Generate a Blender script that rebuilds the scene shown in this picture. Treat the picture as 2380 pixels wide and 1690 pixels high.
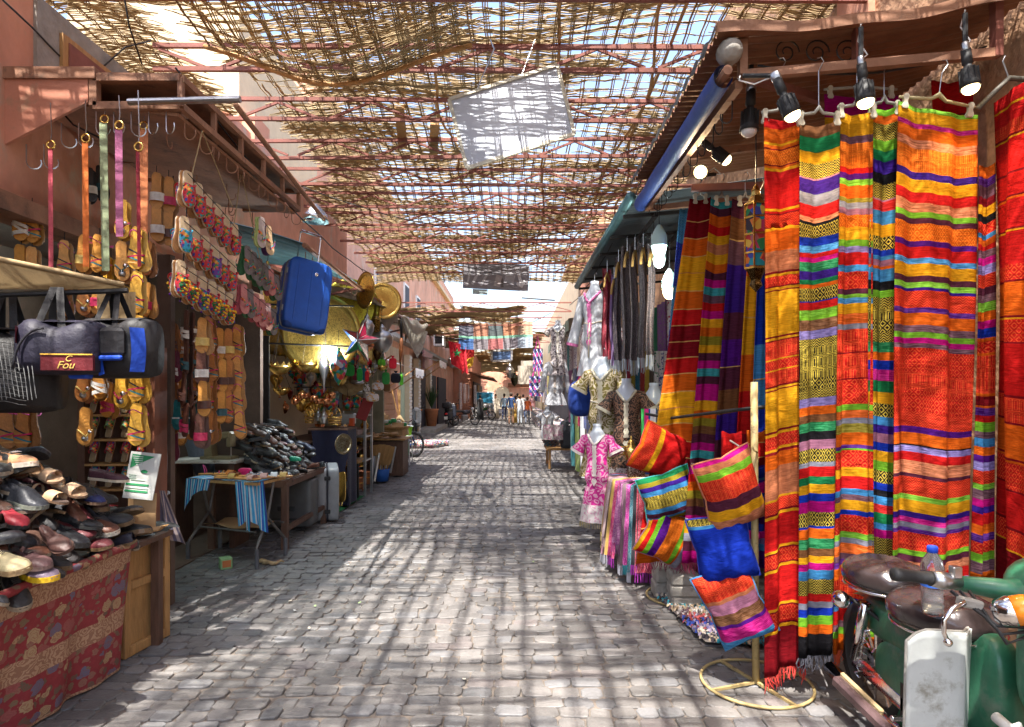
import bpy, math, random
import numpy as np
from mathutils import Vector, Matrix, Euler
random.seed(7); rng = np.random.default_rng(7)
SC = bpy.context.scene
for o in list(bpy.data.objects): bpy.data.objects.remove(o)
COL = SC.collection
R = math.radians; PI = math.pi
# ---------------------------------------------------------------- camera, sky, sun, exposure
F, CU, CV, CH = 1450.0, 1190.0, 921.0, 1.55        # focal length and vanishing point in photo pixels, eye height
cam = bpy.data.cameras.new('camera'); camo = bpy.data.objects.new('camera', cam); COL.objects.link(camo)
cam.sensor_width = 36; cam.lens = 36*F/2380; cam.shift_y = (CV-845)/2380; cam.clip_start = .05; cam.clip_end = 400
camo.location = (0, 0, CH); camo.rotation_euler = (R(90), 0, 0); SC.camera = camo
SUN_EL, SUN_AZ = R(66), R(16)                      # sun behind the camera and to the left; azimuth of travel from +Y towards +X
w = bpy.data.worlds.new('World'); SC.world = w; w.use_nodes = True
nt = w.node_tree; bg = nt.nodes['Background']; sky = nt.nodes.new('ShaderNodeTexSky'); sky.sky_type = 'NISHITA'
sky.sun_disc = False; sky.sun_elevation = SUN_EL; sky.sun_rotation = R(180)+SUN_AZ; sky.dust_density = 3.0; sky.air_density = 1.0
nt.links.new(sky.outputs[0], bg.inputs[0]); bg.inputs[1].default_value = .15
sl = bpy.data.lights.new('sun', 'SUN'); sl.energy = 4.1; sl.angle = R(.45); sl.color = (1, .95, .87)
so = bpy.data.objects.new('sun', sl); COL.objects.link(so)
sd = Vector((math.sin(SUN_AZ)*math.cos(SUN_EL), math.cos(SUN_AZ)*math.cos(SUN_EL), -math.sin(SUN_EL)))
so.rotation_euler = sd.to_track_quat('-Z', 'Y').to_euler(); so.location = (0, -4, 9)
SC.view_settings.view_transform = 'Standard'; SC.view_settings.look = 'None'
SC.view_settings.exposure = 1.95; SC.view_settings.gamma = 1
SC.render.engine = 'CYCLES'
SC.cycles.use_denoising = True; SC.cycles.max_bounces = 8; SC.cycles.diffuse_bounces = 4; SC.cycles.glossy_bounces = 3
SC.cycles.transmission_bounces = 6; SC.cycles.transparent_max_bounces = 6; SC.cycles.caustics_reflective = False; SC.cycles.caustics_refractive = False
SC.cycles.sample_clamp_indirect = 6
# ---------------------------------------------------------------- helpers
def P(u, v, Y): return Vector(((u-CU)*Y/F, Y, CH-(v-CV)*Y/F))     # photo pixel at depth Y
def XU(u, Y): return (u-CU)*Y/F
def ZV(v, Y): return CH-(v-CV)*Y/F
def lerp(a, b, t): return a+(b-a)*t
def itp(tab, t):
    if t <= tab[0][0]: return tab[0][1]
    for (a, x), (b, y) in zip(tab, tab[1:]):
        if t <= b: return x+(y-x)*(t-a)/(b-a)
    return tab[-1][1]
def sm(a, b, t):
    t = min(1, max(0, (t-a)/(b-a))); return t*t*(3-2*t)
ORD = ['first', 'second', 'third', 'fourth', 'fifth', 'sixth', 'seventh', 'eighth', 'ninth', 'tenth', 'eleventh', 'twelfth', 'thirteenth',
       'fourteenth', 'fifteenth', 'sixteenth', 'seventeenth', 'eighteenth', 'nineteenth', 'twentieth']

class MB:
    def __init__(s): s.v = []; s.f = []; s.c = []; s.uv = None; s.pat = None; s.c2 = None
    def add(s, vs, fs, col=None):
        n = len(s.v); s.v += [tuple(p) for p in vs]; s.f += [tuple(i+n for i in f) for f in fs]; s.c += [col]*len(fs); return s
    def box(s, c, d, rot=None, col=None, bev=0):
        x, y, z = d[0]/2, d[1]/2, d[2]/2
        if bev:
            b = min(bev, x*.9, y*.9, z*.9); vs = []; 
            for sx in (-1, 1):
                for sy in (-1, 1):
                    for sz in (-1, 1):
                        vs += [(sx*x, sy*(y-b), sz*(z-b)), (sx*(x-b), sy*y, sz*(z-b)), (sx*(x-b), sy*(y-b), sz*z)]
            I = lambda sx, sy, sz, k: ((sx > 0)*4+(sy > 0)*2+(sz > 0))*3+k
            fs = []
            for a in (-1, 1):
                fs.append([I(a, -1, -1, 0), I(a, 1, -1, 0), I(a, 1, 1, 0), I(a, -1, 1, 0)][::a])
                fs.append([I(-1, a, -1, 1), I(1, a, -1, 1), I(1, a, 1, 1), I(-1, a, 1, 1)][::-a])
                fs.append([I(-1, -1, a, 2), I(1, -1, a, 2), I(1, 1, a, 2), I(-1, 1, a, 2)][::a])
                for b2 in (-1, 1):
                    fs.append([I(-1, a, b2, 1), I(1, a, b2, 1), I(1, a, b2, 2), I(-1, a, b2, 2)])
                    fs.append([I(a, -1, b2, 0), I(a, 1, b2, 0), I(a, 1, b2, 2), I(a, -1, b2, 2)])
                    fs.append([I(a, b2, -1, 0), I(a, b2, 1, 0), I(a, b2, 1, 1), I(a, b2, -1, 1)])
                    for c2 in (-1, 1): fs.append([I(a, b2, c2, k) for k in range(3)])
        else:
            vs = [(a*x, b*y, e*z) for a in (-1, 1) for b in (-1, 1) for e in (-1, 1)]
            fs = [(0, 1, 3, 2), (4, 6, 7, 5), (0, 4, 5, 1), (2, 3, 7, 6), (0, 2, 6, 4), (1, 5, 7, 3)]
        c = Vector(c); m = Euler(rot).to_matrix() if rot else None
        return s.add([(m @ Vector(p) if m else Vector(p))+c for p in vs], fs, col)
    def bar(s, p, q, w, h=None, up=(0, 0, 1), col=None):
        p, q = Vector(p), Vector(q); d = (q-p).normalized(); up = Vector(up)
        if abs(d.dot(up)) > .98: up = Vector((0, 1, 0))
        a = d.cross(up).normalized(); b = a.cross(d); h = h or w
        vs = [e+a*(i*w/2)+b*(j*h/2) for e in (p, q) for i, j in ((-1, -1), (1, -1), (1, 1), (-1, 1))]
        return s.add(vs, [(0, 1, 2, 3), (7, 6, 5, 4), (0, 4, 5, 1), (1, 5, 6, 2), (2, 6, 7, 3), (3, 7, 4, 0)], col)
    def tube(s, pts, r, n=6, cap=True, col=None, closed=False):
        pts = [Vector(p) for p in pts]; k = len(pts); vs = []; fs = []; prev = None
        for i, p in enumerate(pts):
            d = (pts[(i+1) % k]-pts[i-1]) if closed else (pts[min(i+1, k-1)]-pts[max(i-1, 0)])
            d = d.normalized() if d.length > 1e-9 else Vector((0, 0, 1))
            if prev is None:
                a = d.orthogonal().normalized()
            else:
                a = (prev-d*prev.dot(d)); a = a.normalized() if a.length > 1e-6 else d.orthogonal().normalized()
            prev = a; b = d.cross(a); rr = r[i] if isinstance(r, (list, tuple)) else r
            vs += [p+(a*math.cos(2*PI*j/n)+b*math.sin(2*PI*j/n))*rr for j in range(n)]
        for i in range(k if closed else k-1):
            o, o2 = i*n, ((i+1) % k)*n
            fs += [(o+j, o+(j+1) % n, o2+(j+1) % n, o2+j) for j in range(n)]
        if cap and not closed: fs += [tuple(range(n))[::-1], tuple(range((k-1)*n, k*n))]
        return s.add(vs, fs, col)
    def lathe(s, prof, n=16, M=None, col=None, a0=0, a1=2*PI, rx=1, ry=1, cols=None):
        full = abs(a1-a0-2*PI) < 1e-6; m = n if full else n+1; vs = []; fs = []; cs = []
        for r, z in prof:
            vs += [Vector((r*rx*math.cos(a0+(a1-a0)*j/n), r*ry*math.sin(a0+(a1-a0)*j/n), z)) for j in range(m)]
        for i in range(len(prof)-1):
            for j in range(n):
                j2 = (j+1) % m; fs.append((i*m+j, i*m+j2, (i+1)*m+j2, (i+1)*m+j)); cs.append(cols[i] if cols else col)
        if M is not None: vs = [M @ p for p in vs]
        s.add(vs, fs); s.c[-len(fs):] = cs; return s
    def grid(s, fn, nu, nv, cfn=None, wrap=False):
        m = nu if wrap else nu+1
        vs = [fn(i/nu, j/nv) for j in range(nv+1) for i in range(m)]
        fs = []; cs = []
        for j in range(nv):
            for i in range(nu):
                i2 = (i+1) % m; fs.append((j*m+i, j*m+i2, (j+1)*m+i2, (j+1)*m+i)); cs.append(cfn((i+.5)/nu, (j+.5)/nv) if cfn else None)
        s.add(vs, fs); s.c[-len(fs):] = cs; return s
    def prism(s, out, z0, z1, M=None, col=None, ins=0):
        n = len(out); cx = sum(p[0] for p in out)/n; cy = sum(p[1] for p in out)/n
        sc = lambda p, k: (cx+(p[0]-cx)*k, cy+(p[1]-cy)*k)
        vs = [(p[0], p[1], z0) for p in out]+[(p[0], p[1], z1-(ins if ins else 0)) for p in out]
        fs = [tuple(range(n))[::-1]]+[(i, (i+1) % n, n+(i+1) % n, n+i) for i in range(n)]
        if ins:
            vs += [(*sc(p, 1-ins*8), z1) for p in out]
            fs += [(n+i, n+(i+1) % n, 2*n+(i+1) % n, 2*n+i) for i in range(n)]; fs.append(tuple(range(2*n, 3*n)))
        else: fs.append(tuple(range(n, 2*n)))
        vs = [Vector(v) for v in vs]
        if M is not None: vs = [M @ v for v in vs]
        return s.add(vs, fs, col)
    def ell(s, c, r, nu=12, nv=8, M=None, col=None):
        if not isinstance(r, (list, tuple)): r = (r, r, r)
        c = Vector(c)
        prof = [(math.cos(-PI/2+PI*j/nv), math.sin(-PI/2+PI*j/nv)) for j in range(nv+1)]
        prof[0] = (.001, -1); prof[-1] = (.001, 1)
        m = Matrix.Translation(c) @ (M.to_4x4() if M is not None else Matrix()) @ Matrix.Diagonal((*r, 1))
        return s.lathe(prof, nu, m, col)
    def mesh(s, name, mat, smooth=False):
        me = bpy.data.meshes.new(name); me.from_pydata(s.v, [], s.f)
        if any(c is not None for c in s.c):
            a = me.attributes.new('col', 'FLOAT_COLOR', 'FACE')
            arr = np.ones((len(s.f), 4), np.float32); arr[:, :3] = [c[:3] if c is not None else (1, 1, 1) for c in s.c]
            a.data.foreach_set('color', arr.ravel())
        if s.c2 is not None:
            a = me.attributes.new('col2', 'FLOAT_COLOR', 'FACE'); arr = np.ones((len(s.f), 4), np.float32); arr[:, :3] = s.c2
            a.data.foreach_set('color', arr.ravel())
        if s.pat is not None:
            a = me.attributes.new('pat', 'FLOAT', 'FACE'); a.data.foreach_set('value', np.array(s.pat, np.float32))
        if s.uv is not None:
            a = me.attributes.new('uvw', 'FLOAT_VECTOR', 'POINT'); a.data.foreach_set('vector', np.array(s.uv, np.float32).ravel())
        if mat is not None: me.materials.append(mat)
        if smooth: me.polygons.foreach_set('use_smooth', [True]*len(me.polygons))
        me.update(); return me

def mkobj(name, data, parent=None, color=None):
    o = bpy.data.objects.new(name, data); COL.objects.link(o)
    if parent: o.parent = parent
    if color: o.color = (*color[:3], 1)
    return o
def tag(o, label=None, cat=None, group=None, kind=None):
    for k, v in (('label', label), ('category', cat), ('group', group), ('kind', kind)):
        if v: o[k] = v
    return o
def thing(name, label, cat, loc=(0, 0, 0), rot=(0, 0, 0), group=None):
    o = mkobj(name, None); o.location = loc; o.rotation_euler = rot; o.empty_display_size = .1
    return tag(o, label, cat, group)
def part(par, name, mb, mat, smooth=False, color=None, label=None, kind=None):
    o = mkobj(name, mb.mesh(name, mat, smooth), par, color); return tag(o, label, kind=kind)
def solo(name, label, cat, mb, mat, smooth=False, color=None, group=None, loc=None, rot=None):
    o = mkobj(name, mb.mesh(name, mat, smooth), None, color)
    if loc is not None: o.location = loc
    if rot is not None: o.rotation_euler = rot
    return tag(o, label, cat, group)
def struct(name, mb, mat, smooth=False, par=None):
    o = mkobj(name, mb.mesh(name, mat, smooth), par)
    return o if par else tag(o, kind='structure')
class Proto:
    def __init__(s): s.parts = []
    def add(s, name, mb, mat, smooth=False, sub=None, color=None):
        s.parts.append((name, mb.mesh(name, mat, smooth), sub, color)); return len(s.parts)-1
    def inst(s, name, label, cat, M=None, loc=None, rot=None, scale=1, colors=None, group=None):
        e = thing(name, label, cat, group=group)
        if M is not None: e.matrix_world = M; e.scale = tuple(x*scale for x in e.scale)
        else:
            e.location = loc; e.rotation_euler = rot or (0, 0, 0); e.scale = (scale,)*3
        made = []
        for i, (n, me, sub, c) in enumerate(s.parts):
            cc = (colors or {}).get(n, c)
            made.append(mkobj(n, me, made[sub] if sub is not None else e, cc))
        return e
def frame(loc, ydir, zdir):      # matrix whose local Y points along ydir and local Z near zdir
    y = Vector(ydir).normalized(); z = Vector(zdir); x = y.cross(z).normalized(); z = x.cross(y)
    m = Matrix((x, y, z)).transposed().to_4x4(); m.translation = Vector(loc); return m

# ---------------------------------------------------------------- materials
MATS = {}
def nd(t, kind, **kw):
    n = t.nodes.new(kind)
    for k, v in kw.items(): setattr(n, k, v)
    return n
def mat(name, col=(.5, .5, .5), rough=.7, metal=0, var=.25, vs=6, bump=.15, bs=60, src=None, coat=0, emit=0, transl=0, alpha=None, tr=0, sheen=0, ior=1.45, dirt=None, stretch=None):
    if name in MATS: return MATS[name]
    m = bpy.data.materials.new(name); m.use_nodes = True; t = m.node_tree; L = t.links.new
    b = t.nodes['Principled BSDF']; out = t.nodes['Material Output']
    tc = nd(t, 'ShaderNodeTexCoord'); co = tc.outputs['Object']
    if stretch:
        mp = nd(t, 'ShaderNodeMapping'); mp.inputs['Scale'].default_value = stretch; L(co, mp.inputs[0]); co = mp.outputs[0]
    if src == 'obj': oi = nd(t, 'ShaderNodeObjectInfo'); base = oi.outputs['Color']
    elif src == 'attr': at = nd(t, 'ShaderNodeAttribute', attribute_name='col'); base = at.outputs['Color']
    else:
        rg = nd(t, 'ShaderNodeRGB'); rg.outputs[0].default_value = (*col, 1); base = rg.outputs[0]
    if var:
        nz = nd(t, 'ShaderNodeTexNoise'); nz.inputs['Scale'].default_value = vs; nz.inputs['Detail'].default_value = 6; nz.inputs['Roughness'].default_value = .65
        L(co, nz.inputs['Vector'])
        mr = nd(t, 'ShaderNodeMapRange'); mr.inputs[1].default_value = .25; mr.inputs[2].default_value = .75
        mr.inputs[3].default_value = 1-var; mr.inputs[4].default_value = 1+var; L(nz.outputs['Fac'], mr.inputs[0])
        mx = nd(t, 'ShaderNodeMix', data_type='RGBA', blend_type='MULTIPLY'); mx.inputs[0].default_value = 1
        L(base, mx.inputs[6]); L(mr.outputs[0], mx.inputs[7]); base = mx.outputs[2]
    if dirt:
        n2 = nd(t, 'ShaderNodeTexNoise'); n2.inputs['Scale'].default_value = dirt[1]; n2.inputs['Detail'].default_value = 8; n2.inputs['Roughness'].default_value = .7
        L(co, n2.inputs['Vector'])
        cr = nd(t, 'ShaderNodeMapRange'); cr.inputs[1].default_value = dirt[2]; cr.inputs[2].default_value = dirt[2]+.12; L(n2.outputs['Fac'], cr.inputs[0])
        mx = nd(t, 'ShaderNodeMix', data_type='RGBA'); L(cr.outputs[0], mx.inputs[0]); L(base, mx.inputs[6]); mx.inputs[7].default_value = (*dirt[0], 1); base = mx.outputs[2]
    L(base, b.inputs['Base Color']); b.inputs['Roughness'].default_value = rough; b.inputs['Metallic'].default_value = metal
    b.inputs['Coat Weight'].default_value = coat; b.inputs['Transmission Weight'].default_value = tr; b.inputs['IOR'].default_value = ior
    b.inputs['Sheen Weight'].default_value = sheen
    if emit: L(base, b.inputs['Emission Color']); b.inputs['Emission Strength'].default_value = emit
    if bump:
        n3 = nd(t, 'ShaderNodeTexNoise'); n3.inputs['Scale'].default_value = bs; n3.inputs['Detail'].default_value = 4; L(co, n3.inputs['Vector'])
        bp = nd(t, 'ShaderNodeBump'); bp.inputs['Strength'].default_value = bump; bp.inputs['Distance'].default_value = .02; L(n3.outputs['Fac'], bp.inputs['Height']); L(bp.outputs[0], b.inputs['Normal'])
    if alpha is not None: b.inputs['Alpha'].default_value = alpha
    if transl:
        ts = nd(t, 'ShaderNodeBsdfTranslucent'); L(base, ts.inputs[0]); ms = nd(t, 'ShaderNodeMixShader'); ms.inputs[0].default_value = transl
        L(b.outputs[0], ms.inputs[1]); L(ts.outputs[0], ms.inputs[2]); L(ms.outputs[0], out.inputs[0])
    MATS[name] = m; return m
def mth(t, op, a, b=None, c=None):
    n = nd(t, 'ShaderNodeMath', operation=op)
    for i, x in enumerate((a, b, c)):
        if x is None: continue
        if isinstance(x, (int, float)): n.inputs[i].default_value = x
        else: t.links.new(x, n.inputs[i])
    return n.outputs[0]
def textile_mat():
    m = bpy.data.materials.new('woven_wool'); m.use_nodes = True; t = m.node_tree; L = t.links.new; b = t.nodes['Principled BSDF']
    at = lambda n: nd(t, 'ShaderNodeAttribute', attribute_name=n)
    c1, c2, pt, uv = at('col'), at('col2'), at('pat'), at('uvw')
    sp = nd(t, 'ShaderNodeSeparateXYZ'); L(uv.outputs['Vector'], sp.inputs[0]); u, v = sp.outputs[0], sp.outputs[1]
    tri = lambda x: mth(t, 'ABSOLUTE', mth(t, 'SUBTRACT', mth(t, 'FRACT', x), .5))
    # 1 chevron
    ch = mth(t, 'GREATER_THAN', mth(t, 'FRACT', mth(t, 'ADD', mth(t, 'MULTIPLY', v, 75), mth(t, 'MULTIPLY', tri(mth(t, 'MULTIPLY', u, 46)), 2.4))), .52)
    # 2 diamonds
    dd = mth(t, 'ADD', tri(mth(t, 'MULTIPLY', u, 38)), tri(mth(t, 'MULTIPLY', v, 22)))
    di = mth(t, 'GREATER_THAN', mth(t, 'FRACT', mth(t, 'MULTIPLY', dd, 2.6)), .55)
    # 4 long hexagons
    hx = mth(t, 'MAXIMUM', mth(t, 'MULTIPLY', tri(mth(t, 'MULTIPLY', u, 44)), 1.0), mth(t, 'SUBTRACT', mth(t, 'MULTIPLY', tri(mth(t, 'MULTIPLY', v, 15)), 2.2), .55))
    he = mth(t, 'GREATER_THAN', mth(t, 'FRACT', mth(t, 'MULTIPLY', hx, 4.0)), .5)
    # 3 heather
    cb = nd(t, 'ShaderNodeCombineXYZ'); L(mth(t, 'MULTIPLY', u, 22), cb.inputs[0]); L(mth(t, 'MULTIPLY', v, 330), cb.inputs[1]); L(sp.outputs[2], cb.inputs[2])
    nz = nd(t, 'ShaderNodeTexNoise'); nz.inputs['Scale'].default_value = 1; nz.inputs['Detail'].default_value = 2; L(cb.outputs[0], nz.inputs['Vector'])
    mr = nd(t, 'ShaderNodeMapRange'); mr.inputs[1].default_value = .42; mr.inputs[2].default_value = .58; L(nz.outputs['Fac'], mr.inputs[0])
    eq = lambda k: mth(t, 'COMPARE', pt.outputs['Fac'], float(k), .3)
    fac = mth(t, 'ADD', mth(t, 'ADD', mth(t, 'MULTIPLY', eq(1), ch), mth(t, 'MULTIPLY', eq(2), di)), mth(t, 'ADD', mth(t, 'MULTIPLY', eq(3), mr.outputs[0]), mth(t, 'MULTIPLY', eq(4), he)))
    mx = nd(t, 'ShaderNodeMix', data_type='RGBA'); L(fac, mx.inputs[0]); L(c1.outputs['Color'], mx.inputs[6]); L(c2.outputs['Color'], mx.inputs[7])
    vr = nd(t, 'ShaderNodeMapRange'); vr.inputs[1].default_value = .3; vr.inputs[2].default_value = .7; vr.inputs[3].default_value = .68; vr.inputs[4].default_value = 1.25; L(nz.outputs['Fac'], vr.inputs[0])
    m2 = nd(t, 'ShaderNodeMix', data_type='RGBA', blend_type='MULTIPLY'); m2.inputs[0].default_value = 1; L(mx.outputs[2], m2.inputs[6]); L(vr.outputs[0], m2.inputs[7])
    L(m2.outputs[2], b.inputs['Base Color']); b.inputs['Roughness'].default_value = .8; b.inputs['Specular IOR Level'].default_value = .08
    n5 = nd(t, 'ShaderNodeTexNoise'); n5.inputs['Scale'].default_value = 9; n5.inputs['Detail'].default_value = 4; n5.inputs['Distortion'].default_value = .8; L(uv.outputs['Vector'], n5.inputs['Vector'])
    b0 = nd(t, 'ShaderNodeBump'); b0.inputs['Strength'].default_value = .55; b0.inputs['Distance'].default_value = .035; L(n5.outputs['Fac'], b0.inputs['Height'])
    bp = nd(t, 'ShaderNodeBump'); bp.inputs['Strength'].default_value = .5; bp.inputs['Distance'].default_value = .004; L(nz.outputs['Fac'], bp.inputs['Height']); L(b0.outputs[0], bp.inputs['Normal']); L(bp.outputs[0], b.inputs['Normal'])
    ts = nd(t, 'ShaderNodeBsdfTranslucent'); L(m2.outputs[2], ts.inputs[0]); ms = nd(t, 'ShaderNodeMixShader'); ms.inputs[0].default_value = .18
    L(b.outputs[0], ms.inputs[1]); L(ts.outputs[0], ms.inputs[2]); L(ms.outputs[0], t.nodes['Material Output'].inputs[0])
    MATS['textile'] = m
def print_mat(name, scale=14, rings=9, rough=.75, second=(.6, .5, .35), thr=.55, metal=0):   # printed swirls in a second colour over the object colour
    m = bpy.data.materials.new(name); m.use_nodes = True; t = m.node_tree; L = t.links.new; b = t.nodes['Principled BSDF']
    tc = nd(t, 'ShaderNodeTexCoord'); oi = nd(t, 'ShaderNodeObjectInfo')
    wn = nd(t, 'ShaderNodeTexNoise'); wn.inputs['Scale'].default_value = scale*.8; L(tc.outputs['Object'], wn.inputs['Vector'])
    ad = nd(t, 'ShaderNodeMix', data_type='VECTOR'); ad.inputs[0].default_value = .09; L(tc.outputs['Object'], ad.inputs[4]); L(wn.outputs['Color'], ad.inputs[5])
    vo = nd(t, 'ShaderNodeTexVoronoi'); vo.inputs['Scale'].default_value = scale; L(ad.outputs[1], vo.inputs['Vector'])
    rg = mth(t, 'GREATER_THAN', mth(t, 'FRACT', mth(t, 'MULTIPLY', vo.outputs['Distance'], rings*.35)), thr)
    mx = nd(t, 'ShaderNodeMix', data_type='RGBA'); L(rg, mx.inputs[0]); L(oi.outputs['Color'], mx.inputs[6]); 
    if second: mx.inputs[7].default_value = (*second, 1)
    else:
        hs = nd(t, 'ShaderNodeMix', data_type='RGBA'); hs.inputs[0].default_value = .1; L(oi.outputs['Color'], hs.inputs[6]); hs.inputs[7].default_value = (1, .9, .85, 1); L(hs.outputs[2], mx.inputs[7])
    L(mx.outputs[2], b.inputs['Base Color']); b.inputs['Roughness'].default_value = rough; b.inputs['Metallic'].default_value = metal
    bp = nd(t, 'ShaderNodeBump'); bp.inputs['Strength'].default_value = .2; bp.inputs['Distance'].default_value = .01; L(wn.outputs['Fac'], bp.inputs['Height']); L(bp.outputs[0], b.inputs['Normal'])
    MATS[name] = m; return m
def mosaic_mat(name, scale=60, amount=.75, pal=None):        # little multicoloured patches over the object colour
    m = bpy.data.materials.new(name); m.use_nodes = True; t = m.node_tree; L = t.links.new; b = t.nodes['Principled BSDF']
    pal = pal or [(.45, .02, .02), (.6, .16, .02), (.02, .2, .06), (.03, .05, .3), (.65, .4, .05), (.01, .25, .3), (.5, .04, .12), (.03, .02, .03)]
    tc = nd(t, 'ShaderNodeTexCoord'); oi = nd(t, 'ShaderNodeObjectInfo'); vo = nd(t, 'ShaderNodeTexVoronoi'); vo.inputs['Scale'].default_value = scale; L(tc.outputs['Object'], vo.inputs['Vector'])
    sp = nd(t, 'ShaderNodeSeparateColor'); L(vo.outputs['Color'], sp.inputs[0])
    cr = nd(t, 'ShaderNodeValToRGB'); cr.color_ramp.interpolation = 'CONSTANT'; e = cr.color_ramp.elements
    e[0].color = (*pal[0], 1); e[1].position = 1/len(pal); e[1].color = (*pal[1], 1)
    for i, c in enumerate(pal[2:]): x = e.new((i+2)/len(pal)); x.color = (*c, 1)
    L(sp.outputs[0], cr.inputs[0]); gt = mth(t, 'LESS_THAN', sp.outputs[1], amount)
    mx = nd(t, 'ShaderNodeMix', data_type='RGBA'); L(gt, mx.inputs[0]); L(oi.outputs['Color'], mx.inputs[6]); L(cr.outputs[0], mx.inputs[7])
    L(mx.outputs[2], b.inputs['Base Color']); b.inputs['Roughness'].default_value = .6
    bp = nd(t, 'ShaderNodeBump'); bp.inputs['Strength'].default_value = .5; bp.inputs['Distance'].default_value = .004; L(vo.outputs['Distance'], bp.inputs['Height']); L(bp.outputs[0], b.inputs['Normal'])
    MATS[name] = m; return m
textile_mat()
print_mat('paisley'); print_mat('paisley_soft', 26, 8, .8, None); print_mat('paisley_dark', 34, 8, .75, (.19, .15, .155)); print_mat('dots', 30, 1.6, .7, (.55, .5, .5), .22)
print_mat('hammered', 34, 6, .28, (.25, .16, .04), .72, 1); print_mat('filigree', 60, 4, .35, (.05, .03, .01), .5, 1)
mosaic_mat('embroidery', 70, .6); mosaic_mat('rag', 30, .9, [(.45, .38, .3), (.05, .04, .05), (.02, .25, .32), (.4, .3, .2), (.5, .45, .42), (.12, .06, .08), (.3, .1, .1), (.05, .08, .3)]); mosaic_mat('stained_glass', 22, .9)
M_LEA = mat('leather', rough=.5, src='obj', var=.32, vs=18, bump=.22, bs=70, coat=.03)
M_PLA = mat('matte_colour', rough=.65, src='obj', var=.15, vs=12, bump=.08, bs=80)
M_CLO = mat('cloth', rough=.85, src='obj', var=.18, vs=20, bump=.25, bs=160, sheen=.1)
M_CLA = mat('cloth_stripes', rough=.85, src='attr', var=.12, vs=25, bump=.2, bs=160)
M_PAT = mat('painted_faces', rough=.6, src='attr', var=.15, vs=14, bump=.06, bs=80)
M_MET = mat('steel', (.45, .45, .46), rough=.32, metal=1, var=.2, vs=12, bump=.04)
M_DRK = mat('dark_iron', (.03, .028, .028), rough=.5, metal=.6, var=.3, vs=14)
M_RED = mat('red_primer', (.21, .07, .05), rough=.62, var=.3, vs=5, bump=.1, dirt=((.16, .06, .04), 9, .58))
M_RUST = mat('rusty_sheet', (.3, .15, .09), rough=.7, var=.4, vs=4, bump=.2, bs=30, dirt=((.13, .075, .05), 6, .56))
M_BRA = mat('brass', (.72, .47, .13), rough=.27, metal=1, var=.3, vs=20, bump=.12, bs=70)
M_COP = mat('copper', (.72, .3, .14), rough=.25, metal=1, var=.3, vs=14, bump=.08)
M_CHR = mat('chrome', (.75, .75, .77), rough=.12, metal=1, var=.12, vs=9, bump=.03)
M_RUB = mat('rubber', (.02, .02, .021), rough=.6, var=.3, vs=20, bump=.1)
M_WOOD = mat('pale_wood', (.42, .23, .085), rough=.65, var=.35, vs=5, bump=.25, bs=22, stretch=(6, 6, 1), dirt=((.12, .07, .03), 4, .62))
M_DWD = mat('dark_wood', (.11, .055, .035), rough=.6, var=.35, vs=5, bump=.2, bs=22, stretch=(5, 5, 1))
M_CARD = mat('cardboard', (.47, .29, .14), rough=.85, var=.12, vs=5, bump=.05)
M_PINK = mat('pink_plaster', (.6, .28, .18), rough=.9, var=.32, vs=2.2, bump=.45, bs=14, dirt=((.5, .36, .26), 2.6, .54), stretch=(1, 1, .6))
M_CREAM = mat('cream_plaster', (.62, .5, .34), rough=.9, var=.15, vs=2.5, bump=.3, bs=12)
M_ROUGH = mat('rubble_wall', (.42, .24, .14), rough=.95, var=.5, vs=9, bump=1.0, bs=16)
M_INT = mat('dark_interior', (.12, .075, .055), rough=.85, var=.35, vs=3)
M_WHT = mat('white_paint', (.75, .74, .72), rough=.6, var=.12, vs=5)
M_CONC = mat('grey_stone', (.3, .28, .25), rough=.9, var=.3, vs=6, bump=.5, bs=25)
M_GLA = mat('glass', (.85, .9, .92), rough=.03, tr=1, var=0, bump=0)
M_CAN = mat('canvas', (.42, .3, .16), rough=.9, var=.25, vs=4, bump=.25, bs=120, dirt=((.26, .18, .1), 3, .6), transl=.15)
# ================================================================ street
M_MORT = mat('mortar', (.15, .125, .105), rough=.95, var=.3, vs=8, bump=.4, bs=40)
def stone_mat():
    m = mat('street_stone', (.152, .144, .142), rough=.55, var=.26, vs=7, bump=.35, bs=38, dirt=((.19, .16, .14), 3.2, .6)); t = m.node_tree
    a = nd(t, 'ShaderNodeAttribute', attribute_name='col'); b = t.nodes['Principled BSDF']; old = b.inputs['Base Color'].links[0].from_socket
    mx = nd(t, 'ShaderNodeMix', data_type='RGBA', blend_type='MULTIPLY'); mx.inputs[0].default_value = 1
    t.links.new(old, mx.inputs[6]); t.links.new(a.outputs['Color'], mx.inputs[7]); tc = nd(t, 'ShaderNodeTexCoord'); nz = nd(t, 'ShaderNodeTexNoise'); nz.inputs['Scale'].default_value = .9; nz.inputs['Detail'].default_value = 5; nz.inputs['Roughness'].default_value = .6; t.links.new(tc.outputs['Object'], nz.inputs['Vector'])
    mr = nd(t, 'ShaderNodeMapRange'); mr.inputs[1].default_value = .36; mr.inputs[2].default_value = .64; mr.inputs[3].default_value = .66; mr.inputs[4].default_value = 1.16; t.links.new(nz.outputs['Fac'], mr.inputs[0])
    m2 = nd(t, 'ShaderNodeMix', data_type='RGBA', blend_type='MULTIPLY'); m2.inputs[0].default_value = 1; t.links.new(mx.outputs[2], m2.inputs[6]); t.links.new(mr.outputs[0], m2.inputs[7]); t.links.new(m2.outputs[2], b.inputs['Base Color']); return m
M_STONE = stone_mat()
street = struct('street', MB().grid(lambda a, b: (lerp(-9, 7, a), lerp(-8, 95, b), -.01), 8, 40), M_MORT)
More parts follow.
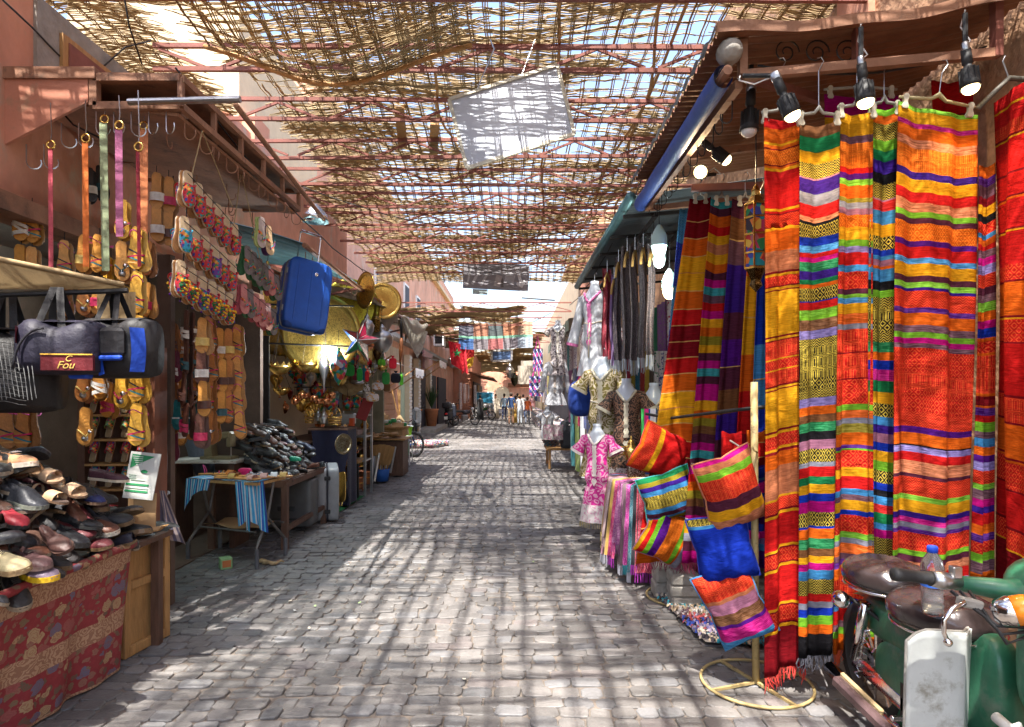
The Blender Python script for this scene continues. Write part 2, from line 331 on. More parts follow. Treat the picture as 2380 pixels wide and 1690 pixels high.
def stone(mb, cx, cy, w, d, h, tone):
    k = .26; hw, hd = w/2, d/2; cw = min(hw, hd)*random.uniform(.25, .5)
    j = lambda: random.uniform(-.006, .006)
    o = [(-hw+cw, -hd), (hw-cw, -hd), (hw, -hd+cw), (hw, hd-cw), (hw-cw, hd), (-hw+cw, hd), (-hw, hd-cw), (-hw, -hd+cw)]
    o = [(x+j(), y+j()) for x, y in o]; tz = random.uniform(-.004, .004)
    vs = [(cx+x, cy+y, -.02) for x, y in o]+[(cx+x, cy+y, h-.005+tz*x/hw) for x, y in o]+[(cx+x*.94, cy+y*.92, h+tz*x/hw) for x, y in o]
    fs = []
    for i in range(8):
        i2 = (i+1) % 8; fs += [(i, i2, 8+i2, 8+i), (8+i, 8+i2, 16+i2, 16+i)]
    fs.append(tuple(range(16, 24))); mb.add(vs, fs, tone)
singles = []; rest = MB(); y = 2.35; row = 0
while y < 44:
    d = random.uniform(.094, .112)*(1 if y < 16 else 1.5); x = (-3.6 if y < 15 else -4.6)+random.uniform(0, .12); xe = 2.72 if y < 13.5 else 2.1
    wob = lambda xx: .022*math.sin(xx*1.3+row*.21)+.018*math.sin(xx*3.1+row*.5)
    while x < xe:
        wd = random.choice([.1, .12, .13, .14, .15, .16, .175])*(1 if y < 16 else 1.4)
        g = random.uniform(.78, 1.15); q = random.random()
        tone = (g*1.04, g*.97, g*.95) if q < .05 else ((g*.97, g*1.0, g*1.03) if q < .25 else (g, g*.985, g*.955))
        c = (x+wd/2, y+wob(x)); hgt = random.uniform(-.006, .006)
        mi = (wd-.005, d-.005)
        near = y < 3.75 and -2.05 < c[0] < 2.0 or (y < 5.2 and -1.85 < c[0] < 1.0)
        if near and len(singles) < 300: singles.append((*c, *mi, hgt, tone))
        else: stone(rest, *c, *mi, hgt, tone)
        x += wd
    y += d; row += 1
for cx, cy, ww, dd, hh, tone in singles:
    b = MB(); stone(b, cx, cy, ww, dd, hh, tone); part(street, 'cobblestone', b, M_STONE)
part(street, 'cobblestones', rest, M_STONE, kind='stuff')
# ================================================================ reed roof
def reed_mat():
    m = mat('dry_reed', (.4, .29, .15), rough=.75, var=.55, vs=1, bump=0, transl=.35, stretch=(2, 45, 6)); return m
M_REED = reed_mat()
def polyreeds(lines, name, mt):      # lines: (N,3) arrays with radius and ring plane axis; three-sided reeds
    V = []; Fc = []; n0 = 0
    for pts, r, ax in lines:
        n = len(pts); off = np.zeros((3, 3)); a = np.array([0, 2.094, 4.189])+r*900 % 2
        off[:, 2] = np.cos(a)*r; off[:, ax] = np.sin(a)*r
        V.append((pts[:, None, :]+off[None]).reshape(-1, 3))
        i = np.arange(n-1)[:, None]*3+n0; j = np.arange(3)[None]; j2 = (j+1) % 3
        Fc.append(np.stack([i+j, i+j2, i+3+j2, i+3+j], -1).reshape(-1, 4)); n0 += n*3
    V = np.concatenate(V); Fc = np.concatenate(Fc); me = bpy.data.meshes.new(name)
    me.vertices.add(len(V)); me.vertices.foreach_set('co', V.astype(np.float32).ravel())
    me.loops.add(len(Fc)*4); me.loops.foreach_set('vertex_index', Fc.astype(np.int32).ravel())
    me.polygons.add(len(Fc)); me.polygons.foreach_set('loop_start', np.arange(len(Fc), dtype=np.int32)*4)
    me.update(calc_edges=True); me.materials.append(mt); return me
def dens(x, y):        # how open the matting is, 0 dense .. 1 open
    return .5+.32*np.sin(1.5*x+.8*y+1)+.28*np.sin(2.6*y-1.3*x)+.26*np.sin(1.2*y+3.1*x+2)+.12*np.sin(5.3*x+4.1*y)
def roofz(x, y): return 4.84-.36*np.clip((y-14.3)/1.8, 0, 1)**1.5+.05*np.sin(y*6.04)*np.sin(x*1.4+y)+.045*np.sin(x*2.1+y*.8)
def reed_sheet(name, label, x0, x1, y0, y1, zf=roofz, cell=.118, rad=.0056, bundle=5, ycell=.15, opn=0, seg=.09, nb=4, group='reed mats of the street roof'):
    lines = []; y = y0; k = 0
    while y < y1:
        for b in range(int(cell/.0118)+1):
            yy = y+b*.0118*rad/.0058+rng.normal(0, .0035); x = x0+rng.uniform(-.15, .1)
            while x < x1:
                ln = rng.uniform(.25, .7); xe = min(x+ln, x1+rng.uniform(-.1, .15)); dn = dens(x+ln/2, yy)+opn
                keep = (.97 if dn < .85 else .97-2.6*(dn-.85)) if b < bundle else (.64-dn)*6
                if rng.random() < keep and xe-x > .1:
                    xs = np.arange(x, xe+seg, seg); sl = rng.normal(0, .012); ph = PI*(b % 2)*.0+k*PI
                    ys = yy+sl*(xs-x)+.006*np.sin(xs*7+k)+.004*np.sin(xs*19+b*3+k)
                    zs = zf(xs, ys)+.009*np.sin(xs*2*PI/(2*ycell)+ph)
                    lines.append((np.stack([xs, ys, zs], 1), rad*rng.uniform(.7, 1.25), 1))
                x += ln*rng.uniform(.9, 1.05)
        y += cell*rng.uniform(.92, 1.1); k += 1
    x = x0+.04; k = 0
    while x < x1:
        for b in range(nb):
            xx = x+b*.0125*rad/.0058+rng.normal(0, .003); y = y0+rng.uniform(-.1, .1)
            while y < y1:
                ln = rng.uniform(.8, 2.2); ye = min(y+ln, y1+.05)
                if ye-y > .15 and rng.random() < .92:
                    ys = np.arange(y, ye+seg, seg); xs = xx+.01*np.sin(ys*3+k)+rng.normal(0, .006)*(ys-y)
                    zs = zf(xs, ys)-.009*np.sin(ys*2*PI/(2*cell)+k*PI)
                    lines.append((np.stack([xs, ys, zs], 1), rad*rng.uniform(.75, 1.3), 0))
                y += ln
        x += ycell*rng.uniform(.85, 1.15); k += 1
    o = mkobj(name, polyreeds(lines, name, M_REED)); return tag(o, label, 'reed mat', group)
ry = [-3.6, .2, 3.4, 5.0, 6.5, 9.6, 12.7, 16.1]
rl = ['reed mat of the street roof overhead behind the camera', 'reed mat of the street roof right overhead', 'reed mat of the street roof just above the top of the view', 'dense woven reed mat at the top edge of the view, above the blank hanging board',
      'reed mat of the street roof just beyond the blank hanging board', 'reed mat of the street roof above the rolled blue awning end', 'last reed mat of the near roof, over the grey arrow sign']
for i in range(7):
    reed_sheet('reed_mat', rl[i], -2.72 if i in (3, 4) else -3.35, 2.75, ry[i], ry[i+1]-.05, opn=[.14, .16, .16, -.06, .05, .08, -.04][i], **(dict(cell=.215, bundle=8, ycell=.215, nb=6) if i < 3 else {}))  # unseen near sheets woven coarser and more open to throw sun cells on paving
reed_sheet('reed_mat', 'golden reed mat behind the pink wall in the upper left corner', -6.2, -3.3, 2.6, 7.5, lambda x, y: 4.9+.05*np.sin(x*3)+(-3.3-x)*.1, opn=-.15)
fz = lambda x, y: 4.62+.1*np.sin(y*.8)+.06*np.sin(x*2.2)
fl = ['ragged reed mat hanging over the street beyond the bright gap', 'reed mat of the far roof behind the hanging picture banner', 'farthest reed mat over the crowd at the end of the street']
for i, (a, b, xe) in enumerate([(20.8, 29, .25), (29, 38, 1.4), (38, 50, 1.6)]):
    reed_sheet('reed_mat', fl[i], -4.0, xe, a, b, fz, cell=.14, rad=.014, bundle=4, ycell=.3, seg=.2, opn=.3, group='reed mats of the far roof')
reed_sheet('reed_mat', 'dim reed mat over the very end of the lane', -5, 2.2, 50, 75, fz, cell=.4, rad=.035, bundle=4, ycell=.6, seg=.5, opn=.1, group='reed mats of the far roof')
def droop(x, y): return 4.72-.42*np.exp(-((x+1.55)/.9)**2)*sm2((y-4.3)/.9)
def sm2(t): t = np.clip(t, 0, 1); return t*t*(3-2*t)
reed_sheet('reed_mat', 'sagging torn reed mat drooping below the first red truss', -2.7, -.35, 4.2, 5.45, droop, opn=.2)
mb = MB(); mb.tube([(-2.7+2.35*t/14, 5.47, float(droop(-2.7+2.35*t/14, 5.45))-.02) for t in range(15)], .022, 6)
solo('reed_edge_pole', 'bent brown stick along the edge of the sagging reed mat', 'pole', mb, M_WOOD, True)
# long canes laid on the trusses
for i, (xa, ya, xb, yb) in enumerate([(.3, .5, .6, 15.5), (1.55, 1, 1.25, 15.5), (1.05, 3.0, 1.95, 12), (-.9, 3.8, -.7, 10)]):
    pts = [(lerp(xa, xb, t/20)+.05*math.sin(t), lerp(ya, yb, t/20), 4.795+.012*math.sin(t*2)) for t in range(21)]
    solo('roof_cane', ['long cane under the reed mats passing above the blank board', 'long cane under the mats nearest the right awning', 'slanting cane under the mats right of the blank board', 'long cane under the mats left of the blank board'][i], 'cane', MB().tube(pts, .016, 5), M_WOOD, group='canes under the reed roof')
for i, (x, yy) in enumerate([(-1.35, 7.6), (-1.0, 8.0)]):
    solo('roof_plank', 'weathered plank lying on the trusses, '+['left', 'right'][i]+' of a pair', 'plank', MB().box((0, 0, 0), (.11, 1.1, .03)), M_WOOD, loc=(x, yy, 4.81), rot=(0, 0, R(8)))
# red trusses
for k in range(11):
    Y = 5.74+1.04*(k-1)
    r = thing('roof_truss', '%s red steel lattice truss from the front, crossing under the reed roof' % ORD[k], 'roof truss', (0, Y, 4.55), group='red trusses under the reed roof')
    x0, x1 = -3.3, 2.75; tilt = random.uniform(-.02, .02)
    part(r, 'bottom_chord', MB().bar((x0, 0, -tilt), (x1, 0, tilt), .035, .04), M_RED)
    part(r, 'top_chord', MB().bar((x0, 0, .215-tilt), (x1, 0, .215+tilt), .035, .04), M_RED)
    n = 6; dx = (x1-x0)/n; ph = (k % 2)*.3-.25
    for i in range(n+1):
        xa = x0+dx*i+ph
        for s in (-1, 1):
            xb = xa+s*dx*.44
            if xa < x0 or xa > x1 or xb < x0 or xb > x1: continue
            part(r, 'diagonal', MB().bar((xa, 0, .195), (xb, 0, .02), .022, .026), M_RED)
for k in range(1, 5):
    Y = 17+4*k
    r = thing('roof_truss', ['red truss crossing the bright sky gap', 'front truss of the far roof', 'second truss of the far roof', 'third truss of the far roof', 'last truss of the far roof'][k], 'roof truss', (0, Y, 4.4), group='trusses of the far roof')
    part(r, 'bottom_chord', MB().bar((-4, 0, 0), (2, 0, 0), .04), M_RED); part(r, 'top_chord', MB().bar((-4, 0, .3), (2, 0, .3), .04), M_RED)
    for i in range(6): part(r, 'diagonal', MB().bar((-4+i, 0, .28 if i % 2 else .02), (-3+i, 0, .02 if i % 2 else .28), .025), M_RED)
# ================================================================ buildings, left
def build(name, label, loc=(0, 0, 0)): return thing(name, label, 'building', loc)
b1 = build('shop_building', 'pink plastered shop front above the sandal stall at the left edge')
part(b1, 'facade', MB().box((-3.15, 2.9, 3.42), (.2, 9.0, 1.36)), M_PINK)
part(b1, 'lintel', MB().box((-3.07, 2.9, 2.69), (.26, 9.0, .11)), M_RUST)
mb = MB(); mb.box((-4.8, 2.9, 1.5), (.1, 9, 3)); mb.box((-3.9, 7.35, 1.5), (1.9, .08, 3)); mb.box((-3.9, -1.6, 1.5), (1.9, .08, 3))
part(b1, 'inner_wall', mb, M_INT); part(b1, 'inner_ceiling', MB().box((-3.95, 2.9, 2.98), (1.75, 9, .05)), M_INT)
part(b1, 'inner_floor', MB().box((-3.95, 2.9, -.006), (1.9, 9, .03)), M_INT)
mb = MB(); mb.box((-3.04, 4.45, 3.86), (.03, .95, .5)); part(b1, 'window_patch', mb, M_CONC)
wf = part(b1, 'window_frame', MB().box((-3.015, 4.42, 3.8), (.03, .5, .36)), M_WOOD); part(wf, 'pane', MB().box((-2.997, 4.42, 3.8), (.012, .4, .28)), M_RED)
b1b = build('rear_building', 'sunlit cream wall corner rising behind the pink shop front')
part(b1b, 'wall', MB().box((-4.6, 9.6, 3.3), (2.2, 3.2, 6.6)), M_CREAM); part(b1b, 'pillar', MB().box((-3.42, 8.3, 3.9), (.2, .5, 2.6)), M_PINK)
b2 = build('brass_shop', 'open brassware shop with pale green walls on the left')
M_GRN = mat('green_grey_wall', (.27, .27, .2), rough=.85, var=.3, vs=3)
mb = MB(); mb.box((-4.35, 10, 1.6), (.1, 5.2, 3.2)); mb.box((-3.5, 12.65, 1.6), (1.8, .1, 3.2)); part(b2, 'inner_wall', mb, M_GRN)
part(b2, 'floor_slab', MB().box((-3.4, 10, .0), (1.8, 5.2, .05)), M_CONC); part(b2, 'upper_wall', MB().box((-3.5, 10.1, 4.0), (.25, 5.3, 1.9)), M_PINK)
# far left row
b3 = build('shop_row', 'pink shop row with shutters and white brick piers beyond the brass stall')
X3 = -4.0
part(b3, 'wall', MB().box((X3-.6, 28.4, 4.2), (1.0, 31, 8.4)), mat('pale_pink_plaster', (.6, .32, .22), rough=.9, var=.3, vs=1.2, bump=.3, bs=8, dirt=((.55, .42, .32), 1.4, .55)))
part(b3, 'cornice', MB().box((X3-.02, 28.4, 7.6), (.22, 31, .18)), M_CREAM); part(b3, 'ledge', MB().box((X3+.05, 28.4, 3.55), (.4, 31, .14)), M_CONC)
M_SHUT = mat('brown_shutter', (.36, .19, .12), rough=.6, var=.2, vs=3)
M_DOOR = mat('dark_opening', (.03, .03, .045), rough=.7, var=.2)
def opening(y0, y1, z1, m, nm, slats=0):
    o = part(b3, nm, MB().box((X3-.06, (y0+y1)/2, z1/2), (.1, y1-y0, z1)), m)
    for i in range(slats):
        part(o, 'slat', MB().box((X3+.0, (y0+y1)/2, z1*(i+.5)/slats), (.035, y1-y0-.04, z1/slats*.8)), m)
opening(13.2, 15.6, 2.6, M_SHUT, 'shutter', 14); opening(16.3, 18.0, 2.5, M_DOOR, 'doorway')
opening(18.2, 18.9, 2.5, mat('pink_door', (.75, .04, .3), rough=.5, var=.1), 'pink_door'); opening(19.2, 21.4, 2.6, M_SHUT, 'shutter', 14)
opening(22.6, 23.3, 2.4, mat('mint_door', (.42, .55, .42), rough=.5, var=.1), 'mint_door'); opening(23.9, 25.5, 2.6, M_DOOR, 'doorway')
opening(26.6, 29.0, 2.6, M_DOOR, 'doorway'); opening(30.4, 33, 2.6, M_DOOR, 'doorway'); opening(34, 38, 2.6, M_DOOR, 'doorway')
for yy in (23.6, 25.9, 29.5):
    p = part(b3, 'pier', MB().box((X3+.05, yy, 1.55), (.22, .5, 3.1)), M_CREAM)
    b = MB()
    for i in range(26):
        for s in (-1, 1): b.box((X3+.17, yy+s*.115+(.05 if i % 2 else -.05), .06+i*.118), (.03, .2, .095))
    part(p, 'bricks', b, M_WHT, kind='stuff')
for i, (yy, zz) in enumerate([(24, 5.2), (27, 5.2), (31, 5.2), (35, 5.2), (19, 5.2)]):
    wn = part(b3, 'window', MB().box((X3-.08, yy, zz), (.08, 1.0, 1.3)), M_WHT); part(wn, 'pane', MB().box((X3-.03, yy, zz), (.03, .8, 1.1)), M_DOOR)
part(b3, 'step', MB().box((X3+.35, 28.5, .07), (.9, 5, .2)), M_CONC)
part(b3, 'sign_panel', MB().box((X3+.3, 27.4, 3.1), (.08, 2.6, .75)), mat('mauve_sign', (.38, .2, .22), rough=.4, var=.1))
ac = part(b3, 'air_conditioner', MB().box((X3+.35, 31.5, 4.4), (.5, .9, .65)), M_WHT); part(ac, 'grille', MB().box((X3+.35, 31.04, 4.4), (.36, .03, .46)), M_DRK)
# end of street
b4 = build('end_building', 'pink building with a pale arch closing the far end of the street')
part(b4, 'wall', MB().box((-.5, 78, 3.2), (14, 1.5, 6.4)), M_PINK); mb = MB()
mb.prism([(-.9, 0), (-.9, 1.9)]+[(-.9*math.cos(PI*i/10), 1.9+.9*math.sin(PI*i/10)) for i in range(1, 10)]+[(.9, 1.9), (.9, 0)], 0, .12, Matrix.Translation((-1.2, 77.2, 0)) @ Matrix.Rotation(PI/2, 4, 'X'))
part(b4, 'arch', mb, M_CREAM); part(b4, 'awning', MB().box((1.2, 76.2, 2.9), (3.4, 2, .12), (R(-12), 0, 0)), M_RUST)
b5 = build('dark_shop', 'shadowy shop with hanging goods at the far left beyond the motorbikes')
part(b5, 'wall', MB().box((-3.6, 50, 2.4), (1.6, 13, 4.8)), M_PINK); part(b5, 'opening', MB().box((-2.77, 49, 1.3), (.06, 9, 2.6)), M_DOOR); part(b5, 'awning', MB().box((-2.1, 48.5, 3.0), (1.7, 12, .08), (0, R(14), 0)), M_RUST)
# ================================================================ buildings, right
b6 = build('stone_building', 'rough tan stone wall above the rug stall on the right')
part(b6, 'wall', MB().grid(lambda a, b: (2.72+.006*math.sin(a*90)*math.sin(b*31), lerp(-2, 13.5, a), lerp(0, 6.4, b)), 40, 16), M_ROUGH)
part(b6, 'plaster_patch', MB().box((2.7, 4.9, 5.2), (.06, .45, 2.2)), M_PINK)
part(b6, 'backing_wall', MB().box((3.2, 5.75, 3.2), (.8, 15.5, 6.4)), M_PINK)
b7 = build('garment_shop_row', 'pale shop row behind the hanging garments at the right')
part(b7, 'wall', MB().box((2.9, 36, 2.9), (1.6, 44, 5.8)), M_CREAM); part(b7, 'wall_top', MB().box((2.05, 15.8, 4.9), (.3, 3, 1.6)), M_PINK)
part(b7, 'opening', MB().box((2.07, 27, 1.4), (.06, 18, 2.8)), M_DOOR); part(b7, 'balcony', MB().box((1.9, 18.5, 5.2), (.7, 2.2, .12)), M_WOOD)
# ================================================================ awnings
def corrugated(fn, nu, nv, amp=.012, per=.075, length=2.):
    return MB().grid(lambda a, b: (lambda p: (p[0], p[1], p[2]+amp*math.sin(a*length/per*2*PI)))(fn(a, b)), nu, nv)
def hook(mb, p, s=.1, ang=0):
    p = Vector(p); pts = [p, p+Vector((0, 0, -s*.8))]
    for i in range(1, 8):
        a = PI*i/7*1.15; pts.append(p+Vector((math.cos(ang)*(1-math.cos(a))*s*.3, math.sin(ang)*(1-math.cos(a))*s*.3, -s*.8-math.sin(a)*s*.32)))
    mb.tube(pts, .004, 4); return mb
aw = thing('stall_awning', 'rusty steel awning with hooks over the sandal stall', 'awning', (0, 0, 0))
x0, x1, ya, yb = -2.52, -2.0, 3.77, 5.85
part(aw, 'roof_sheet', MB().add([(x1, ya, 3.5), (x1, yb, 3.5), (-3.05, yb, 3.52), (-3.05, ya, 3.52), (x1, ya, 3.48), (x1, yb, 3.48), (-3.05, yb, 3.5), (-3.05, ya, 3.5)], [(0, 1, 2, 3), (7, 6, 5, 4), (0, 4, 5, 1), (3, 7, 4, 0), (1, 5, 6, 2)]), M_RUST)
part(aw, 'soffit', MB().box((-2.5, (ya+yb)/2, 3.31), (.95, yb-ya-.04, .02), (0, R(6), 0)), M_RUST)
fr = MB(); 
for z in (3.47, 3.3): fr.bar((x0, ya, z), (x1, ya, z), .045); fr.bar((x1, ya, z), (x1, yb, z), .04); fr.bar((x0, yb, z), (x1, yb, z), .04)
for i in range(6): fr.bar((x1, lerp(ya, yb, i/5), 3.3), (x1, lerp(ya, yb, i/5), 3.47), .03)
fr.bar((x0, ya, 3.3), (x0, ya, 3.47), .045)
for i in range(5): fr.bar((x1-.05, lerp(ya, yb, (i+.5)/5), 3.325), (-3.05, lerp(ya, yb, (i+.5)/5), 3.36), .03)
part(aw, 'frame', fr, M_RUST)
M_PLATE = mat('pink_painted_plate', (.48, .2, .13), rough=.55, var=.25, vs=4, bump=.1, dirt=((.34, .2, .13), 5, .6))
plate = MB().prism([(x0-.03, 3.32), (x0-.03, 3.46), (-3.3, 3.46), (-3.3, 2.95), (-3.1, 3.04)], 0, .02, Matrix.Translation((0, ya, 0)) @ Matrix.Rotation(PI/2, 4, 'X'))
part(aw, 'side_plate', plate, M_PLATE); part(aw, 'top_rail', MB().bar((-3.4, ya-.01, 3.49), (x0+.02, ya-.01, 3.49), .05, .07), M_RUST)
part(aw, 'steel_pipe', MB().tube([(-2.28, 3.71, 3.3), (-1.62, 3.72, 3.32)], .02, 10), M_MET)
part(aw, 'outer_tube', MB().tube([(-1.66, 3.75, 3.3), (-1.78, 5.9, 3.22)], .018, 8), M_RUST)
for i in range(11):
    y = lerp(ya+.1, yb-.1, i/10); part(aw, 'hook', hook(MB(), (-2.03, y, 3.28), .13, random.uniform(-.8, .8)), M_RUST)
for i in range(9):
    part(aw, 'hook', hook(MB(), (lerp(-2.95, -2.1, i/8), ya+.02, 3.28-.0*i-(.2 if i < 2 else .07 if i < 4 else 0)), .13, random.uniform(-.5, .5)), M_MET)
for i in range(14):
    part(aw, 'hook', hook(MB(), (random.uniform(-2.9, -2.2), random.uniform(ya+.2, yb), 3.27), .11, random.uniform(-2, 2)), M_RUST)
# second left awnings: corrugated, over the brass shop
M_TEAL = mat('teal_corrugated', (.1, .2, .22), rough=.4, metal=.4, var=.35, vs=3, bump=.05)
a2 = thing('corrugated_awning', 'dark corrugated sheet awning above the blue suitcase', 'awning')
part(a2, 'sheet', corrugated(lambda a, b: (lerp(-3.4, -2.0, b), lerp(5.95, 8.1, a), lerp(3.3, 3.0, b)+.06*math.sin(b*3)), 120, 4, length=2.1), M_TEAL, True)
part(a2, 'rail', MB().tube([(-1.98, 5.95, 2.99), (-1.98, 8.2, 2.95)], .025, 8), M_RUST)
for i in range(9): part(a2, 'hook', hook(MB(), (-2.02, 6.1+i*.22, 2.96), .12, random.uniform(-1, 1)), M_RUST)
a3 = thing('tarpaulin_awning', 'grey brown tarpaulin awning over the brass stall', 'awning')
M_TARP = mat('dirty_tarp', (.23, .18, .13), rough=.85, var=.35, vs=3, bump=.4, bs=9, transl=.12)
def tarp(a, b): return (lerp(-3.7, -1.95+.1*math.sin(a*9), b), lerp(8.2, 12.8, a), lerp(3.5, 2.95, b)-.1*abs(math.sin(a*PI*3))*b*b-.12*math.sin(b*PI))
part(a3, 'cover', MB().grid(tarp, 40, 14), M_TARP, True)
fr = MB()
for i in range(5): yy = 8.2+i*1.15; fr.bar((-3.7, yy, 3.42), (-1.98, yy, 2.98), .04); fr.bar((-1.98, yy, 2.98), (-3.0, yy, 2.75), .03)
fr.bar((-1.98, 8.2, 2.95), (-1.98, 12.8, 2.95), .04); part(a3, 'frame', fr, M_RED)
part(a3, 'torn_flap', MB().grid(lambda a, b: (-1.95+.25*a+.04*math.sin(b*7), lerp(11.0, 12.4, a), 2.97-b*(.75*(1-abs(a-.55)*1.7))+.03*math.sin(a*14)), 16, 10), mat('translucent_sheeting', (.5, .47, .4), rough=.5, var=.3, vs=5, transl=.45), True)
part(a3, 'ragged_valance', MB().grid(lambda a, b: (-2.0+.05*math.sin(a*23), lerp(9.5, 12.8, a), 2.95-b*(.22+.14*math.sin(a*11)+.06*math.sin(a*37))), 40, 5), M_TARP, True)
# far left small awnings
for i, (yy, ln, zz, m, lb) in enumerate([(15.0, 2.6, 3.1, M_CREAM, 'cream cloth awning jutting from the pink shop row'), (19.6, 1.6, 2.75, M_WHT, 'small white awning with hanging valance and stick props'), (26.2, 2.4, 3.35, M_WHT, 'pale awning above the mauve shop sign')]):
    a = thing('shop_awning', lb, 'awning', (X3, yy, zz))
    part(a, 'cover', MB().grid(lambda s, t: (t*1.1, (s-.5)*ln, -.35*t-.05*math.sin(t*PI)), 12, 8), m, True)
    part(a, 'valance', MB().grid(lambda s, t: (1.1+.03*math.sin(s*40), (s-.5)*ln, -.35-t*(.24+.05*math.sin(s*25))), 40, 3), m, True)
    for s in (-1, 1): part(a, 'prop', MB().tube([(0, s*ln*.45, -1.1), (1.08, s*ln*.45, -.36)], .02, 5), M_WOOD)
# ================================================================ footwear prototypes (heel at the origin, toe along +Y)
FW = [(0, .012), (.03, .023), (.12, .031), (.4, .028), (.7, .043), (.85, .041), (.94, .03), (.985, .015), (1, .004)]
LN = .25
def foot_outline(k=1.0, L=LN):
    ts = [0, .03, .12, .28, .45, .6, .72, .85, .94, .985, 1]
    r = [(itp(FW, t)*k+.004*math.sin(t*3), t*L) for t in ts]; l = [(-itp(FW, t)*k+.004*math.sin(t*3), t*L) for t in reversed(ts[1:-1])]
    return r+l
def strap(mb, t, h, wd, skew=0, col=None, z=.013, L=LN):
    wx = itp(FW, t)
    mb.grid(lambda a, b: (-(wx+.002)*math.cos(PI*a), t*L+skew*math.cos(PI*a)+(b-.5)*wd, z-.008+h*math.sin(PI*a)**.7), 12, 2, (lambda a, b: col))
    mb.grid(lambda a, b: (-(wx+.0005)*math.cos(PI*a), t*L+skew*math.cos(PI*a)+(b-.5)*wd, z-.0095+h*math.sin(PI*a)**.7), 12, 2, (lambda a, b: col))
def sandal_base(p, insole=(.62, .3, .06), edge=(.34, .17, .07)):
    s = p.add('sole', MB().prism(foot_outline(), 0, .011), M_LEA, color=edge)
    p.add('insole', MB().prism(foot_outline(.93), .0112, .0135), M_LEA, sub=s, color=insole); return s
def pcol(*a): return a
SAND = {}
p = Proto(); sandal_base(p); m = MB(); strap(m, .68, .04, .055); p.add('strap', m, M_LEA, True, color=(.75, .73, .7))
m = MB(); strap(m, .6, .043, .012, .0); strap(m, .76, .035, .012); p.add('trim', m, M_LEA, True, color=(.8, .8, .78)); SAND['band'] = p
p = Proto(); sandal_base(p)
for t, sk, c in ((.62, .02, (.02, .02, .03)), (.7, -.01, (.6, .02, .1)), (.78, .015, (.02, .2, .25)), (.86, 0, (.65, .3, .08))): m = MB(); strap(m, t, .03, .009, sk, c); p.add('strap', m, M_PAT, True)
m = MB(); m.tube([(.031*math.cos(a), .05+.02*math.sin(a)*0+.012*math.cos(a*2), .014+.075*math.sin(a)) for a in [PI*i/10 for i in range(11)]], .0035, 5)
p.add('ankle_strap', m, M_LEA, color=(.6, .05, .25)); SAND['thin'] = p
p = Proto(); sandal_base(p); m = MB()
m.tube([(-.04, .15, .01), (-.03, .16, .03), (-.005, .185, .04), (.003, .215, .014)], .005, 5); m.tube([(.04, .15, .01), (.03, .16, .03), (.008, .185, .04), (.003, .215, .014)], .005, 5)
p.add('strap', m, M_LEA, True, color=(.62, .5, .3)); p.add('medallion', MB().lathe([(.001, .012), (.012, .011), (.02, .005), (.021, 0), (.001, 0)], 12, Matrix.Translation((.002, .205, .022))), M_MET, True)
p.add('buckle', MB().lathe([(.001, .008), (.012, .007), (.014, 0)], 10, Matrix.Translation((-.02, .16, .04))), M_CHR, True); SAND['jewel'] = p
p = Proto(); sandal_base(p); 
for a_ in ((.6, .042, .022, .015), (.8, .034, .024, -.01), (.7, .04, .018, .03)): m = MB(); strap(m, *a_); p.add('strap', m, M_LEA, True, color=(.25, .09, .04))
SAND['cross'] = p
# decorated slipper
p = Proto(); s = p.add('sole', MB().prism(foot_outline(1.04), -.014, -.004), M_LEA, color=(.4, .2, .08)); p.add('welt', MB().prism(foot_outline(1.07), -.0042, .004), M_LEA, sub=s, color=(.55, .45, .34))
p.add('insole', MB().prism(foot_outline(.95), .0042, .0065), M_LEA, color=(.55, .4, .24))
def vamp(t0=.5, H=.055, k=1.02): return MB().grid(lambda a, b: (lambda t: (-itp(FW, t)*k*math.cos(PI*a)+.004*math.sin(t*3), t*LN+.03*abs(math.cos(PI*a))**2*(b-1)*(1), .004+(H*(1-b*.75))*math.sin(PI*a)**.75))(lerp(t0, .985, b)), 16, 9)
v = p.add('vamp', vamp(), MATS['embroidery'], True, color=(.6, .03, .04)); p.add('collar', MB().tube([(-itp(FW, .5)*1.03*math.cos(PI*i/12), .5*LN-.03*math.cos(PI*i/12)**2, .004+.056*math.sin(PI*i/12)**.75) for i in range(13)], .004, 5), M_LEA, True, sub=v, color=(.6, .03, .04)); SLIP = p
p = Proto(); p.parts = list(SLIP.parts); m = MB()
for i in range(26):
    t = random.uniform(.55, .92); a = random.uniform(.25, .75); wx = itp(FW, t)
    m.ell((-wx*math.cos(PI*a), t*LN, .012+(.055*(1-.75*(t-.5)/.485))*math.sin(PI*a)**.75), .0085, 6, 4, col=random.choice([(.8, .45, .02), (.12, .01, .3), (.01, .15, .05), (.8, .45, .02)]))
p.parts[3] = ('vamp', SLIP.parts[3][1], None, (.6, .03, .04)); p.parts.append(('pompoms', m.mesh('pompoms', M_PAT), 3, None)); SLIPP = p
# thong slipper with V band
p = Proto(); s = p.add('sole', MB().prism(foot_outline(), -.008, .006), M_LEA, color=(.04, .035, .035)); p.add('insole', MB().prism(foot_outline(.93), .0062, .008), M_LEA, sub=s, color=(.16, .12, .12))
m = MB()
for sg in (-1, 1): m.grid(lambda a, b: (sg*lerp(.04, .0, a)*(1), lerp(.125, .2, a)+(b-.5)*lerp(.03, .022, a), .012+.04*math.sin(min(1, a*1.15)*PI)*.8), 8, 3)
p.add('band', m, MATS['embroidery'], True, color=(.03, .12, .06)); THONG = p
